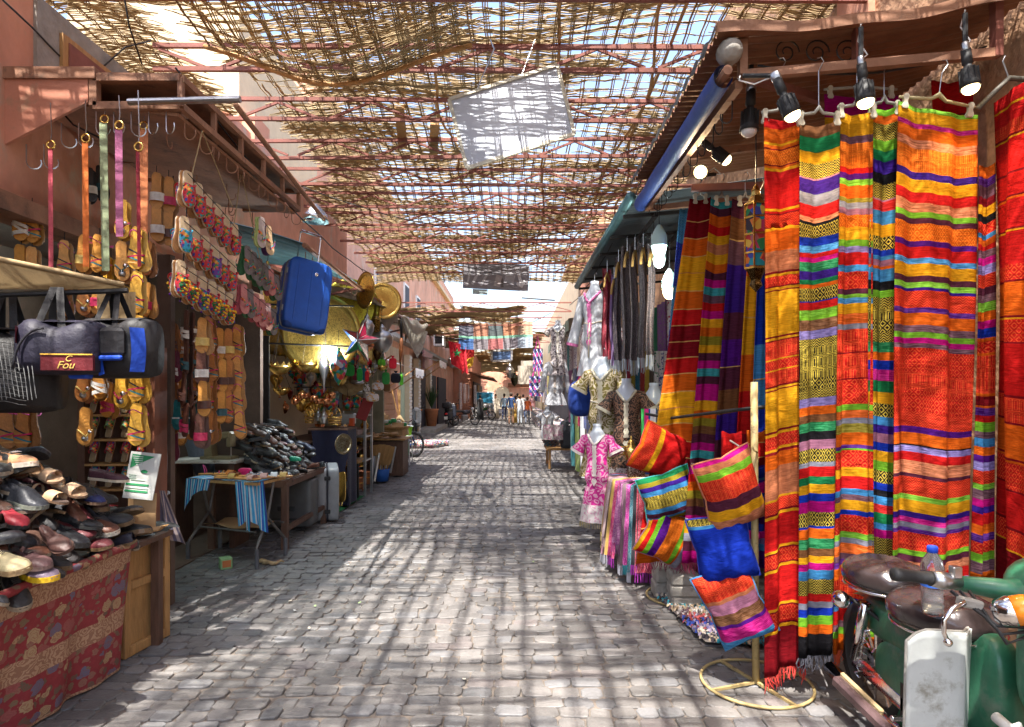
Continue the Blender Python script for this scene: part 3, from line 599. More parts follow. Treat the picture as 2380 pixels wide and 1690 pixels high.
# closed shoes
def closed_shoe(toe=.05, mid=.072, back=.085, k=1.12, L=.27, pointed=0):
    def sec(t):
        wx = itp(FW, min(1, max(0, t)))*k
        if pointed: wx *= 1-pointed*sm(.6, 1, t)
        top = itp([(0, back), (.12, back), (.42, mid+.004), (.6, mid-.012), (.8, toe), (.93, toe*.8), (1, .018)], t); op = sm(.0, .06, t)*(1-sm(.42, .52, t))
        return wx, top, op
    def f(a, b):
        t = b; wx, top, op = sec(t); wx = max(wx, .012); q = [(-1, .012), (-1.04, .3), (-.93, .68), (-.62, .97), (-.42, 1.0-.62*op), (0, 1.03-.75*op), (.42, 1.0-.62*op), (.62, .97), (.93, .68), (1.04, .3), (1, .012)]
        i = min(9, int(a*10)); fr = a*10-i; x = lerp(q[i][0], q[i+1][0], fr); z = lerp(q[i][1], q[i+1][1], fr)
        sq = 1-.18*op
        return (wx*x*sq+.004*math.sin(t*3), t*L*.995+.001, .016+(top-.016)*z)
    return MB().grid(f, 10, 18)
SHOES = []
for (a, bk, kk, pt, solec, th) in ((.05, .075, 1.1, 0, (.03, .03, .03), .02), (.045, .07, 1.05, .25, (.1, .06, .04), .016), (.056, .1, 1.18, 0, (.6, .55, .45), .026), (.05, .125, 1.15, 0, (.03, .03, .03), .022)):
    p = Proto(); s = p.add('sole', MB().prism([(x, y*.27/LN) for x, y in foot_outline(kk*1.05)], 0, th), M_LEA, color=solec)
    u = p.add('upper', closed_shoe(a, bk*.82, bk, kk, pointed=pt), M_LEA, True, color=(.03, .028, .03))
    m = MB()
    for i in range(4): m.tube([(-.018, .15-i*.014, bk*.82+.004-i*0), (0, .146-i*.014, bk*.82+.009), (.018, .15-i*.014, bk*.82+.004)], .0022, 4)
    if th != .016: p.add('laces', m, M_LEA, sub=u, color=(.08, .07, .06))
    SHOES.append(p)
p = Proto(); sandal_base(p, (.5, .33, .2), (.25, .15, .09)); 
for a_ in ((.66, .05, .07), (.15, .06, .02)): m = MB(); strap(m, *a_); p.add('strap', m, M_LEA, True, color=(.5, .33, .2))
SHOES.append(p)
# ================================================================ first heap of shoes
tb = thing('shoe_table', 'long low table under the heap of shoes at the left edge', 'table', (-2.6, 3.0, 0))
part(tb, 'tabletop', MB().box((-.02, 0, .68), (.9, 2.0, .03)), M_DWD)
for sx in (-.4, .38):
    for sy in (-.9, .9): part(tb, 'leg', MB().box((sx, sy, .33), (.05, .05, .66)), M_DWD)
def floral():
    m = mat('floral_print', (.27, .035, .04), rough=.85, var=.15, vs=30, bump=.15, bs=200); t = m.node_tree; L = t.links.new; b = t.nodes['Principled BSDF']; old = b.inputs['Base Color'].links[0].from_socket
    uv = nd(t, 'ShaderNodeAttribute', attribute_name='uvw'); sp = nd(t, 'ShaderNodeSeparateXYZ'); L(uv.outputs['Vector'], sp.inputs[0])
    wn = nd(t, 'ShaderNodeTexNoise'); wn.inputs['Scale'].default_value = 26; wn.inputs['Detail'].default_value = 3; L(uv.outputs['Vector'], wn.inputs['Vector'])
    ad = nd(t, 'ShaderNodeMix', data_type='VECTOR'); ad.inputs[0].default_value = .05; L(uv.outputs['Vector'], ad.inputs[4]); L(wn.outputs['Color'], ad.inputs[5])
    def layer(base, scale, thr, ramp, off, ringy=0):
        mp = nd(t, 'ShaderNodeMapping'); mp.inputs['Location'].default_value = (off, off*.7, 0); L(ad.outputs[1], mp.inputs[0])
        vo = nd(t, 'ShaderNodeTexVoronoi'); vo.inputs['Scale'].default_value = scale; L(mp.outputs[0], vo.inputs['Vector'])
        k = mth(t, 'LESS_THAN', vo.outputs['Distance'], thr)
        cr = nd(t, 'ShaderNodeValToRGB'); cr.color_ramp.interpolation = 'CONSTANT'; e = cr.color_ramp.elements; e[0].color = (*ramp[0], 1); e[1].position = .35; e[1].color = (*ramp[1], 1); x = e.new(.7); x.color = (*ramp[2], 1)
        L(mth(t, 'FRACT', mth(t, 'MULTIPLY', vo.outputs['Color'], 3.7)), cr.inputs[0])
        sh = nd(t, 'ShaderNodeMix', data_type='RGBA'); L(mth(t, 'MULTIPLY', mth(t, 'GREATER_THAN', mth(t, 'FRACT', mth(t, 'MULTIPLY', vo.outputs['Distance'], ringy or 5)), .6), .45), sh.inputs[0]); L(cr.outputs[0], sh.inputs[6]); sh.inputs[7].default_value = (.25, .06, .05, 1)
        mx = nd(t, 'ShaderNodeMix', data_type='RGBA'); L(k, mx.inputs[0]); L(base, mx.inputs[6]); L(sh.outputs[2], mx.inputs[7]); return mx.outputs[2]
    c = layer(old, 24, .42, ((.2, .14, .08), (.14, .1, .065), (.28, .13, .09)), .3, 7)
    c = layer(c, 13, .42, ((.42, .28, .15), (.32, .09, .08), (.15, .13, .19)), .0, 9)
    # scrolled borders
    band = mth(t, 'COMPARE', mth(t, 'FRACT', mth(t, 'MULTIPLY', sp.outputs[1], 2.9)), .2, .155)
    vb = nd(t, 'ShaderNodeTexVoronoi'); vb.inputs['Scale'].default_value = 17; L(ad.outputs[1], vb.inputs['Vector'])
    sc = mth(t, 'GREATER_THAN', mth(t, 'FRACT', mth(t, 'MULTIPLY', vb.outputs['Distance'], 4.2)), .5)
    bc = nd(t, 'ShaderNodeMix', data_type='RGBA'); L(sc, bc.inputs[0]); bc.inputs[6].default_value = (.3, .15, .09, 1); bc.inputs[7].default_value = (.46, .28, .17, 1)
    mx = nd(t, 'ShaderNodeMix', data_type='RGBA'); L(band, mx.inputs[0]); L(c, mx.inputs[6]); L(bc.outputs[2], mx.inputs[7]); L(mx.outputs[2], b.inputs['Base Color']); return m
M_FLO = floral()
def cloth_front(a, b):       # runs along the street side of the table then turns the far corner
    s = a*1.95; z = .71-b*.7
    y = 2.0+min(s, 1.52); x = -2.14-max(0, s-1.52)*.9
    fold = (.05*math.sin(s*6.3+.7)+.03*math.sin(s*14+1)+.014*math.sin(s*31))*b*(.5+.5*sm(.3, 1.4, s))-.03*b
    corner = sm(1.1, 1.5, s)*b
    return (x+fold*.9-.1*b+.05*corner*(1-sm(1.5, 1.9, s)), y+.06*corner, z+.03*math.exp(-((s-1.5)/.15)**2)*(1-b))
m = MB().grid(cloth_front, 90, 18); m.uv = [(a/90*1.95, b/18*.72, 0) for b in range(19) for a in range(91)]
fc = thing('table_cloth', 'red cloth printed with roses hanging from the shoe table', 'tablecloth', (0, 0, 0))
part(fc, 'drape', m, M_FLO, True); m = MB().tube([(-2.14+.006*math.sin(i), 2.0+1.52*i/20, .715) for i in range(21)]+[(-2.3, 3.56, .72), (-2.45, 3.58, .71)], .022, 8); m.uv = [(p[1], .3+p[2], p[0]) for p in m.v]; part(fc, 'rolled_edge', m, M_FLO, True)
pn = thing('cupboard_end', 'old wooden cupboard door standing at the end of the shoe table', 'door panel', (-2.26, 3.86, 0), (0, 0, R(-8)))
part(pn, 'board', MB().box((-.02, 0, .36), (.02, .38, .70)), M_WOOD)
for y0, z0, dy, dz in ((-.17, .36, .05, .72), (.17, .36, .05, .72), (0, .03, .29, .06), (0, .42, .29, .05), (0, .70, .29, .04)): part(pn, 'rail', MB().box((0, y0, z0), (.03, dy, dz), bev=.004), M_WOOD)
part(pn, 'top_cloth', MB().grid(lambda a, b: (-.16+.22*a, -.2+.42*b+.02*math.sin(a*9), .735+.012*math.sin(b*11+a*5)-.04*a*a), 10, 12), M_RUB, True)
HEAPC = [((.025, .025, .028), 'black'), ((.03, .03, .035), 'black'), ((.07, .035, .025), 'dark brown'), ((.035, .035, .05), 'dark navy'), ((.05, .045, .045), 'charcoal'), ((.13, .05, .03), 'brown'), ((.1, .02, .025), 'burgundy'), ((.02, .02, .02), 'black'), ((.022, .022, .025), 'black'), ((.028, .026, .026), 'black'), ((.04, .03, .028), 'dark brown')]
def heap(x0, x1, y0, y1, zb, layers, table, slope, pt, group):
    n = 0
    for k in range(layers):
        f = k/max(1, layers-1); xa, xb = lerp(x0, x0+.05, f), lerp(x1, lerp(x1, x0, slope), f); ny = max(3, int((y1-y0)*lerp(1, .66, f)/.088)); nx = max(1, int(round((xb-xa)/.2)))
        yc = [lerp(lerp(y0, pt, f*.45), lerp(y1, pt, f*.45), (j+.5)/ny) for j in range(ny)]
        for i in range(nx):
            for j, yv in enumerate(yc):
                if i < nx-2 and k < layers-2 or (i < nx-1 and k < layers-3 and j > 1): continue
                pr = random.choice([0, 0, 1, 1, 2, 3, 0]); cc, cn = random.choice(HEAPC); x = lerp(xa, xb, (i+.6)/nx)+random.uniform(-.04, .04); sd_ = {}
                ang = random.gauss(-PI/2-.3, .45)+(PI if random.random() < .12 else 0)
                z = zb+k*.078+random.uniform(-.008, .012); rot = (random.gauss(-.12, .16), random.gauss(0, .3), ang)
                sc = random.choice([None, (.03, .03, .03), (.03, .03, .03), (.3, .24, .17), (.16, .1, .05)]); c = {'upper': cc, 'strap': cc}
                if sc: c['sole'] = sc
                o = Vector((math.sin(ang)*-.13, math.cos(ang)*.13, 0))
                SHOES[pr].inst('shoe', '%s shoe in the %s layer of %s, %s from camera, %s file' % (cn, (['bottom']+ORD[1:9])[k], table, ORD[min(j, 19)], ORD[nx-1-i]), 'shoe', loc=(x-o.x, yv+random.uniform(-.02, .02)-o.y, z), rot=rot, colors=c, group=group, scale=random.uniform(.82, .95))
                n += 1
heap(-3.0, -2.1, 2.1, 3.68, .735, 7, 'the front heap', .38, 2.85, 'shoes heaped on the flowered table')
def put(pr, label, u, v, Y, ang, colors, tilt=(0, 0), nm='shoe', cat='shoe', scale=.92):
    pos = P(u, v, Y+.35); o = Vector((-math.sin(ang)*.13, math.cos(ang)*.13, 0)); pr.inst(nm, label, cat, loc=pos-o, rot=(tilt[0], tilt[1], ang), colors=colors, scale=scale)
A = -PI/2-.35
put(SHOES[2], 'leopard spotted shoe with white bands on top of the front heap', 42, 1095, 2.72, A, {'upper': (.5, .25, .13), 'sole': (.7, .62, .5), 'laces': (.8, .78, .75)}, (.12, 0))
put(SHOES[4], 'beige strappy sandal on the crest of the front heap', 110, 1100, 2.8, A-.1, {'strap': (.55, .36, .22)}, (-.2, .2), 'sandal', 'sandal')
put(SHOES[4], 'beige double strap sandal pointing to the street on the heap', 165, 1130, 2.85, A, {'strap': (.55, .37, .23)}, (-.25, .1), 'sandal', 'sandal')
put(SHOES[4], 'beige cut-out sandal lying under the leopard shoe', 120, 1150, 2.72, A+.1, {'strap': (.45, .28, .16), 'insole': (.1, .07, .06)}, (-.2, -.1), 'sandal', 'sandal')
put(SHOES[3], 'big black lace-up shoe with thick green-grey sole on the heap', 60, 1170, 2.62, A+.1, {'upper': (.03, .032, .04), 'sole': (.16, .17, .14)}, (-.1, 0))
put(SHOES[0], 'glossy burgundy boot at the left edge of the front heap', 20, 1195, 2.5, A, {'upper': (.22, .015, .025), 'sole': (.03, .03, .03)}, (-.25, 0))
put(SHOES[1], 'dark brown pointed loafer lying across the middle of the heap', 130, 1255, 2.5, A-.35, {'upper': (.075, .035, .03), 'sole': (.08, .04, .03)}, (-.2, .5))
put(SHOES[0], 'shiny plum brown round-toed shoe low in the heap', 75, 1310, 2.42, A-.1, {'upper': (.1, .05, .05), 'sole': (.2, .13, .12)}, (-.05, .1))
put(SHOES[2], 'shoe with a bright yellow sole low in the front heap', 85, 1345, 2.42, A, {'upper': (.2, .15, .2), 'sole': (.8, .5, .02)}, (0, 0))
put(SHOES[2], 'cream and black trainer low at the left edge of the heap', 20, 1325, 2.3, A, {'upper': (.45, .38, .22), 'sole': (.3, .2, .1)}, (0, .2))
put(SHOES[1], 'navy blue flat shoe high on the far side of the heap', 205, 1160, 3.0, A, {'upper': (.02, .03, .12)}, (-.1, 0))
put(SHOES[1], 'plum loafer with a white sole at the far top of the heap', 255, 1115, 3.25, A+.2, {'upper': (.08, .03, .04), 'sole': (.65, .55, .4)}, (-.05, 0))
put(SHOES[3], 'grey trainer with red flashes and a white sole at the far end of the heap', 265, 1215, 3.3, A, {'upper': (.13, .1, .09), 'sole': (.6, .52, .42), 'laces': (.6, .03, .05)}, (0, 0))
put(SHOES[3], 'red and cream high-top trainer at the far low end of the heap', 275, 1270, 3.25, A-.4, {'upper': (.45, .03, .03), 'sole': (.6, .5, .35)}, (.6, 0))
# card sign and cardboard at the table end
M_PRINT = mat('printed_card', src='attr', rough=.7, var=.1, vs=5, bump=.05)
m = MB(); W, H = .17, .28; m.box((0, 0, H/2), (W, .012, H), col=(.52, .52, .49))
G_ = (.02, .22, .08); m.prism([(-W/2+.012, H-.015), (W/2-.03, H-.02), (-W/2+.012, H-.1)], 0, .002, Matrix.Translation((0, -.0062, 0)) @ Matrix.Rotation(PI/2, 4, 'X'), G_)
for k, (zz, ww, hh, cc) in enumerate([(.085, .13, .012, G_), (.062, .13, .003, (.2, .3, .22)), (.045, .13, .012, G_), (.13, .04, .003, (.2, .3, .22)), (.14, .04, .003, (.2, .3, .22)), (.12, .04, .003, (.2, .3, .22)), (.11, .08, .003, (.2, .3, .22))]):
    m.box((-.015 if ww > .05 else -.05, -.0075, zz), (ww, .003, hh), col=cc)
for k in range(5): m.box((-.04+k*.004, -.0085, H-.028-k*.012), (.06-k*.006, .002, .004), col=(.6, .65, .6))
m.prism([(.02*math.cos(a)+.01, .165+.011*math.sin(a)) for a in [2*PI*i/14 for i in range(14)]], 0, .002, Matrix.Translation((0, -.0062, 0)) @ Matrix.Rotation(PI/2, 4, 'X'), G_)
solo('card_sign', 'grey card printed with a green corner propped behind the heap', 'card', m, M_PRINT, loc=P(320, 1160, 3.75), rot=(R(-8), R(7), R(8)))
m = MB(); m.box((0, 0, .11), (.13, .008, .22)); m.box((-.085, .03, .1), (.05, .008, .2), (0, 0, R(50))); m.box((.02, -.03, .0), (.16, .06, .006), (R(18), R(-8), 0))
solo('cardboard_sheet', 'folded brown cardboard standing on the wooden panel', 'cardboard', m, M_CARD, loc=P(335, 1232, 3.78), rot=(R(-4), 0, R(6)))
solo('striped_scarf', 'grey and cream striped cloth end hanging past the wooden panel', 'cloth', MB().grid(lambda a, b: (XU(372, 4.1)+.13*a*(b+.15)+.02*math.sin(a*7), 4.1+.03*math.sin(a*9)*b, .93-.26*b-.1*a*b), 14, 10, lambda a, b: (.35, .28, .27) if int(a*14) % 2 else (.1, .09, .14)), M_CLA, True)
# slipper rack
rk = thing('slipper_rack', 'narrow wooden rack of decorated slippers behind the shoe heap', 'rack', (0, 4.4, 0))
xa, xb = XU(205, 4.4), XU(345, 4.4)
part(rk, 'side_post', MB().box((xb+.03, .05, .95), (.06, .16, 1.9)), mat('red_brown_wood', (.22, .08, .045), rough=.6, var=.25, vs=4, stretch=(4, 4, 1)))
part(rk, 'side_post', MB().box((xa-.03, .05, .95), (.05, .16, 1.9)), M_DWD); part(rk, 'back_panel', MB().box(((xa+xb)/2, .14, .95), (xb-xa+.08, .02, 1.9)), M_DWD)
zs = [ZV(v, 4.4) for v in (963, 1020, 1077, 1135, 1190)]
for z in zs: part(rk, 'shelf', MB().box(((xa+xb)/2, .03, z-.008), (xb-xa, .14, .014)), M_WOOD)
rc = [((.3, .04, .05), 'red'), ((.14, .25, .07), 'green'), ((.4, .03, .04), 'red'), ((.06, .25, .25), 'teal')]
for j in range(4):
    for i in range(4):
        x = lerp(xa+.045, xb-.045, i/3)
        SLIP.inst('slipper', '%s embroidered slipper, %s from the left on %s shelf of the rack' % (rc[j][1], ORD[i], ['the top', 'the second', 'the third', 'the lowest'][j]), 'slipper', M=frame((x, 4.37, zs[j]+.01), (0, .28, 1), (0, -1, .25)), scale=.66, colors={'vamp': rc[j][0], 'collar': rc[j][0], 'insole': (.25, .18, .1), 'welt': (.5, .42, .32)}, group='slippers on the rack')
# ================================================================ canvas canopy and hanging bags
cv = thing('canvas_canopy', 'tan canvas canopy corner above the hanging duffel bags', 'canopy')
tip = P(288, 662, 3.25)
def can(a, b):
    q = Vector((lerp(-3.3, tip.x, a), lerp(2.55+.0*a, tip.y, a) if b < .01 else lerp(lerp(2.55, tip.y, a), lerp(3.1, tip.y+.02, a), b), lerp(lerp(2.36, tip.z, a), lerp(2.08, tip.z-.02, a), b)))
    return q+Vector((0, 0, -.02*math.sin(a*PI)*math.sin(b*PI)))
part(cv, 'cover', MB().grid(can, 20, 6), M_CAN, True); part(cv, 'hem', MB().tube([can(i/14, 0) for i in range(15)], .013, 6), M_CAN, True)
bar0, bar1 = Vector((-3.2, 2.95, 2.0)), tip+Vector((.02, 0, -.03)); part(cv, 'hanging_bar', MB().tube([bar0, bar1], .014, 7), M_DRK)
part(cv, 'back_flap', MB().grid(lambda a, b: tip+Vector((-.22+.22*a, .12+.02*math.sin(a*5), -.02-.24*b+.05*a*b)), 8, 6), M_CAN, True)
M_NYL = mat('nylon', rough=.6, src='obj', var=.2, vs=10, bump=.3, bs=26)
def duffel(label, u0, u1, v0, v1, Y, col, extras, yaw=0, depth=.24, strapx=(.22, .62)):
    a, b = P(u0, v0, Y), P(u1, v1, Y); W, H = b.x-a.x, a.z-b.z; r = thing('duffel_bag', label, 'bag', ((a.x+b.x)/2, Y, b.z), (0, 0, yaw))
    def f(s, t):      # rounded sack, t along the width
        x = (t-.5)*W; e = (1-abs(2*t-1)**5)**.5; e = max(e, .55)
        ang = 2*PI*s; cy, cz = math.cos(ang), math.sin(ang); q = 3.2
        rr = (abs(cy)**q+abs(cz)**q)**(-1/q)
        sag = .02*math.sin(t*9)*(cz > 0)
        return (x, -depth/2*rr*cy*e, H/2+H/2*rr*cz*(.8+.2*e)+sag)
    m = MB().grid(f, 24, 20, wrap=True); n = 24; m.f.append(tuple(range(n))[::-1]); m.f.append(tuple(range(20*n, 21*n))); m.c += [None, None]
    body = part(r, 'body', m, M_NYL, True, col); part(r, 'zip_flap', MB().grid(lambda s, t: (lerp(-.4, .42, t)*W, (s-.5)*depth*.55, H*1.0+.012*math.cos((s-.5)*4)+.006), 6, 12), M_NYL, True, tuple(c*1.4 for c in col))
    for k in strapx:
        for dy in (-.4, .4):
            x = (k-.5)*W; top = H+.3
            zb = bar0.z+(bar1.z-bar0.z)*((r.location.x-bar0.x)/(bar1.x-bar0.x))-b.z+.01
            part(r, 'handle', MB().grid(lambda s, t: (x+(t-.5)*.035+lerp(0, -.06*(1 if k > .5 else -1), s), lerp(dy*depth, 0, s), lerp(H*.55, zb, s)), 8, 1), M_NYL, False, (.015, .014, .016))
    extras(r, W, H, depth); return r
BLU = (.01, .06, .42)
def ex1(r, W, H, d):
    part(r, 'end_pocket', MB().box((-W*.22, -d*.5, H*.5), (W*.3, .05, H*.72), bev=.02), M_NYL, False, (.02, .019, .021))
    part(r, 'blue_trim', MB().grid(lambda a, b: (-W*.06+.03*a+.03*b, -d*.53-.008, H*(.78-.75*b)+.01*a), 2, 8), M_NYL, False, BLU, label='blue piping strip')
    part(r, 'front_pocket', MB().box((W*.17, -d*.52, H*.6), (W*.36, .05, H*.5), bev=.02), M_NYL, False, (.022, .021, .024))
    part(r, 'blue_trim', MB().box((W*.17, -d*.52-.02, H*.33), (W*.36, .03, .025), bev=.008), M_NYL, False, BLU)
    part(r, 'blue_side', MB().grid(lambda a, b: (W*(.4+.09*a+.03*math.sin(b*3)), -d*(.5-.22*a), H*(.85-.75*b)), 3, 10), M_NYL, True, BLU)
    part(r, 'blue_side', MB().box((-W*.25, -d*.5-.01, H*.05), (W*.28, .05, .04), bev=.01), M_NYL, False, BLU)
    part(r, 'zip_puller', MB().box((-.02, -d*.6, H*.6), (.012, .008, .05), bev=.003), M_CHR)
def ex2(r, W, H, d):
    part(r, 'piping', MB().tube([(-W*.42+W*.35*(1-math.cos(a)), -d*.52, H*.1+H*.75*math.sin(a)) for a in [PI/2*i/8 for i in range(9)]], .006, 5), M_NYL, True, (.015, .014, .02))
    lp = part(r, 'logo_patch', MB().box((W*.22, -d*.52, H*.22), (W*.62, .02, .075)), M_NYL, False, (.13, .01, .015), label='burgundy patch with gold lettering')
    part(lp, 'gold_edge', MB().box((W*.22, -d*.52-.012, H*.22+.039), (W*.62, .006, .006)), M_NYL, False, (.7, .4, .05))
    part(r, 'red_end', MB().grid(lambda a, b: (-W*(.5-.1*a), -d*(.1+.42*a), H*(.9-.32*b)), 5, 5), M_NYL, True, (.2, .015, .025))
    for txt, dx, dz, sz in (('Fou', .0, -.018, .05), ('C', .035, .016, .04)):
        cu = bpy.data.curves.new('lettering', 'FONT'); cu.body = txt; cu.size = sz; cu.extrude = .001; cu.shear = .35
        t0 = mkobj('text', cu); dg = bpy.context.evaluated_depsgraph_get(); tm = bpy.data.meshes.new_from_object(t0.evaluated_get(dg)); bpy.data.objects.remove(t0); t = mkobj('lettering', tm, lp); tm.materials.clear(); t.location = (W*.1+dx, -d*.52-.0125, H*.22+dz-.01); t.rotation_euler = (PI/2, 0, 0); tm.materials.append(mat('gold_thread', (.75, .5, .12), rough=.5, var=.1))
def ex3(r, W, H, d): pass
duffel('black mesh sack bag hanging at the left edge beside the navy bag', -60, 130, 770, 960, 3.2, (.012, .011, .012), ex3, R(14), .3)
duffel('navy duffel bag with a burgundy patch and gold lettering', 62, 232, 752, 872, 3.1, (.018, .016, .032), ex2, R(10), .24)
duffel('black duffel bag with bright blue trim, nearest the hanging sandals', 190, 368, 748, 880, 3.25, (.014, .013, .015), ex1, R(-8), .26)
# mesh netting over the left sack
m = MB()
for i in range(15):
    m.tube([P(-75+i*10+j*2.5, 790+j*17+4*math.sin(i+j), 3.02-.01*j) for j in range(9)], .0018, 3); m.tube([P(-75+j*17, 790+i*10.5+5*math.sin(j), 3.02-.004*i) for j in range(9)], .0018, 3)
solo('bag_netting', 'grey net stretched over the black sack bag', 'net', m, mat('grey_thread', (.12, .12, .12), rough=.6))
# ================================================================ belts on hooks
for i, (u, v0, v1, wpx, c, lb) in enumerate([(118, 345, 590, 10, (.5, .09, .12), 'narrow dusty red belt'), (199, 330, 560, 14, (.62, .16, .035), 'orange leather belt'), (243, 285, 570, 18, (.27, .32, .19), 'sage green leather belt'), (277, 300, 490, 17, (.36, .11, .22), 'mauve leather belt'), (334, 300, 545, 19, (.68, .24, .1), 'coral tan leather belt'), (322, 350, 560, 8, (.25, .015, .03), 'thin dark red belt')]):
    Y = 3.72+.03*i*(-1)**i; a, b = P(u, v0, Y), P(u, v1+60, Y); r = thing('hanging_belt', lb+' hanging by a brass ring from the awning', 'belt', a, group='belts hanging from the awning')
    part(r, 'strap', MB().box((0, 0, (b.z-a.z)/2), (wpx*Y/F, .004, a.z-b.z), (0, R(random.uniform(-1, 1)), 0)), M_LEA, False, c)
    rr = .024; part(r, 'ring', MB().tube([(rr*math.cos(t), 0, rr*math.sin(t)+rr*.9) for t in [2*PI*k/14 for k in range(14)]], .006, 6, closed=True), M_BRA, True)
    part(r, 'hook', MB().tube([(0, 0, rr*1.8), (.005, 0, rr*1.8+.05), (-.002, 0, 3.3-a.z)], .003, 4), M_MET)
# ================================================================ hanging sandals
TAN, YEL, BRN, DBR = (.66, .3, .06), (.82, .45, .05), (.52, .2, .05), (.15, .055, .035)
STR = [(.75, .73, .7), (.7, .5, .15), (.5, .03, .1), (.03, .1, .12), (.1, .04, .03), (.7, .66, .6)]
def column(u, Y, v0, pitch, kinds, ins, face, where, sc=1, group='sandals hanging in strings at the left stall'):
    for i, kd in enumerate(kinds):
        v = v0+i*pitch; c = P(u+random.uniform(-3, 3), v, Y); f = Vector((face+random.uniform(-.2, .2), -1, random.uniform(-.1, .1))).normalized(); inz = ins[i % len(ins)]; st = random.choice(STR)
        for s in (0, 1):
            n = f if s == 0 else -f; toe = Vector((random.uniform(-.08, .08), 0, -1))
            loc = c+Vector((0, 0, LN*sc*.5))+n*.006+Vector((.012*s, .008*s, -.012*s))
            SAND[kd].inst('sandal', '%s sandal of %s pair down %s' % (['front', 'back'][s], ['the top', 'the second', 'the third', 'the fourth', 'the fifth', 'the sixth'][i], where), 'sandal', M=frame(loc, toe, n), scale=sc, colors={'insole': inz, 'sole': tuple(x*.55 for x in inz), 'strap': st, 'trim': tuple(min(1, x*1.1) for x in st)} if kd != 'thin' else {'insole': inz, 'sole': tuple(x*.55 for x in inz)}, group=group)
    top, bot = P(u, v0-60, Y), P(u, v0+pitch*len(kinds)-50, Y)
    solo('hanging_string', 'thin dark string through '+where, 'string', MB().tube([top, bot], .0025, 4), M_DRK, group='strings holding sandals')
column(322, 3.72, 578, 102, ['thin', 'thin', 'thin', 'thin', 'thin'], [YEL], .35, 'the yellow string beside the duffel bags', 1.02)
column(284, 3.8, 510, 98, ['jewel', 'jewel', 'jewel', 'jewel', 'jewel'], [YEL, TAN], .2, 'the medallion string behind the duffel bags', .98)
column(232, 3.85, 590, 98, ['thin', 'band', 'thin', 'cross'], [TAN], .1, 'the string under the sage belt', .95)
column(196, 3.9, 590, 100, ['band', 'jewel', 'band', 'jewel', 'jewel'], [TAN, BRN], .9, 'the string under the orange belt', .95)
column(258, 3.95, 640, 96, ['thin', 'jewel', 'thin', 'cross'], [YEL, TAN], .1, 'the crowded string behind the medallions', .92)
column(302, 4.0, 620, 96, ['band', 'thin', 'band', 'thin'], [TAN, YEL], .1, 'the crowded string behind the yellow ones', .92)
column(345, 4.05, 600, 96, ['cross', 'band', 'thin'], [BRN, TAN], .4, 'the string nearest the dark post', .92)
column(150, 4.05, 600, 96, ['thin', 'band'], [TAN, BRN], .3, 'the string between the belts and the bags', .92)
column(418, 4.9, 800, 66, ['cross', 'band', 'cross', 'band'], [BRN, TAN], .3, 'the hidden string behind the dark brown one', .95)
column(452, 4.95, 790, 66, ['thin', 'cross', 'thin', 'band'], [TAN, BRN], .2, 'the hidden string behind the wide straps', .95)
column(500, 5.05, 800, 64, ['thin', 'band', 'cross', 'band'], [TAN], .2, 'the hidden string behind the red straps', .95)
column(50, 3.9, 515, 100, ['cross', 'band'], [TAN], .3, 'the left string above the canvas canopy', 1.0)
column(75, 3.93, 520, 100, ['thin', 'band'], [TAN], .3, 'the right string above the canvas canopy', 1.0)
for i, (u, Y, v0, n, kd, ins, wh) in enumerate([(364, 4.2, 445, 2, 'band', (.6, .28, .07), 'the gold-strap string by the patterned rows'), (392, 4.25, 455, 2, 'band', (.58, .27, .07), 'the second gold-strap string by the patterned rows'), (205, 4.5, 430, 1, 'band', (.05, .045, .05), 'the silver-strap string behind the belts'), (232, 4.6, 425, 1, 'band', (.05, .045, .05), 'the second silver-strap string behind the belts')]):
    column(u, Y, v0, 75, [kd]*n, [ins], .45, wh, 1.0)
cols = [(398, 4.75, 785, 62, ['cross']*4+['jewel'], [BRN, (.28, .03, .07), (.5, .16, .04)], .2, 'the rust string behind the doorpost'), (436, 4.5, 760, 72, ['cross']*4, [DBR], -.9, 'the dark brown string'), (470, 4.35, 780, 73, ['band']*4, [TAN, DBR, TAN, DBR], .25, 'the wide-strap string'),
        (487, 4.6, 775, 72, ['thin', 'thin', 'thin', 'jewel'], [BRN], .15, 'the orange string behind the wide straps'), (512, 4.75, 800, 72, ['band']*3, [TAN], 1.1, 'the red-strap string seen edge on'), (530, 4.9, 800, 72, ['band', 'band', 'thin'], [BRN], 1.0, 'the silver-strap string'), (551, 5.0, 790, 64, ['thin']*4, [TAN], .35, 'the last string before the black door')]
for c in cols: column(*c)
for i in range(3):
    SAND['band'].inst('sandal', 'teal suede sandal, %s of three under the brown strings' % ORD[i], 'sandal', M=frame(P(414+i*25, 935, 4.6)+Vector((0, 0, .02)), (0, 0, -1), (.15*i, -1, 0)), scale=.9, colors={'insole': (.01, .13, .15), 'sole': (.2, .1, .05), 'strap': (.01, .13, .15), 'trim': (.6, .6, .6)}, group='teal sandals hanging at the left stall')
column(60, 4.3, 990, 80, ['thin'], [BRN], .2, 'the low string behind the front heap, right', 1.25); column(15, 4.3, 990, 80, ['thin'], [BRN], .2, 'the low string behind the front heap, left', 1.25)
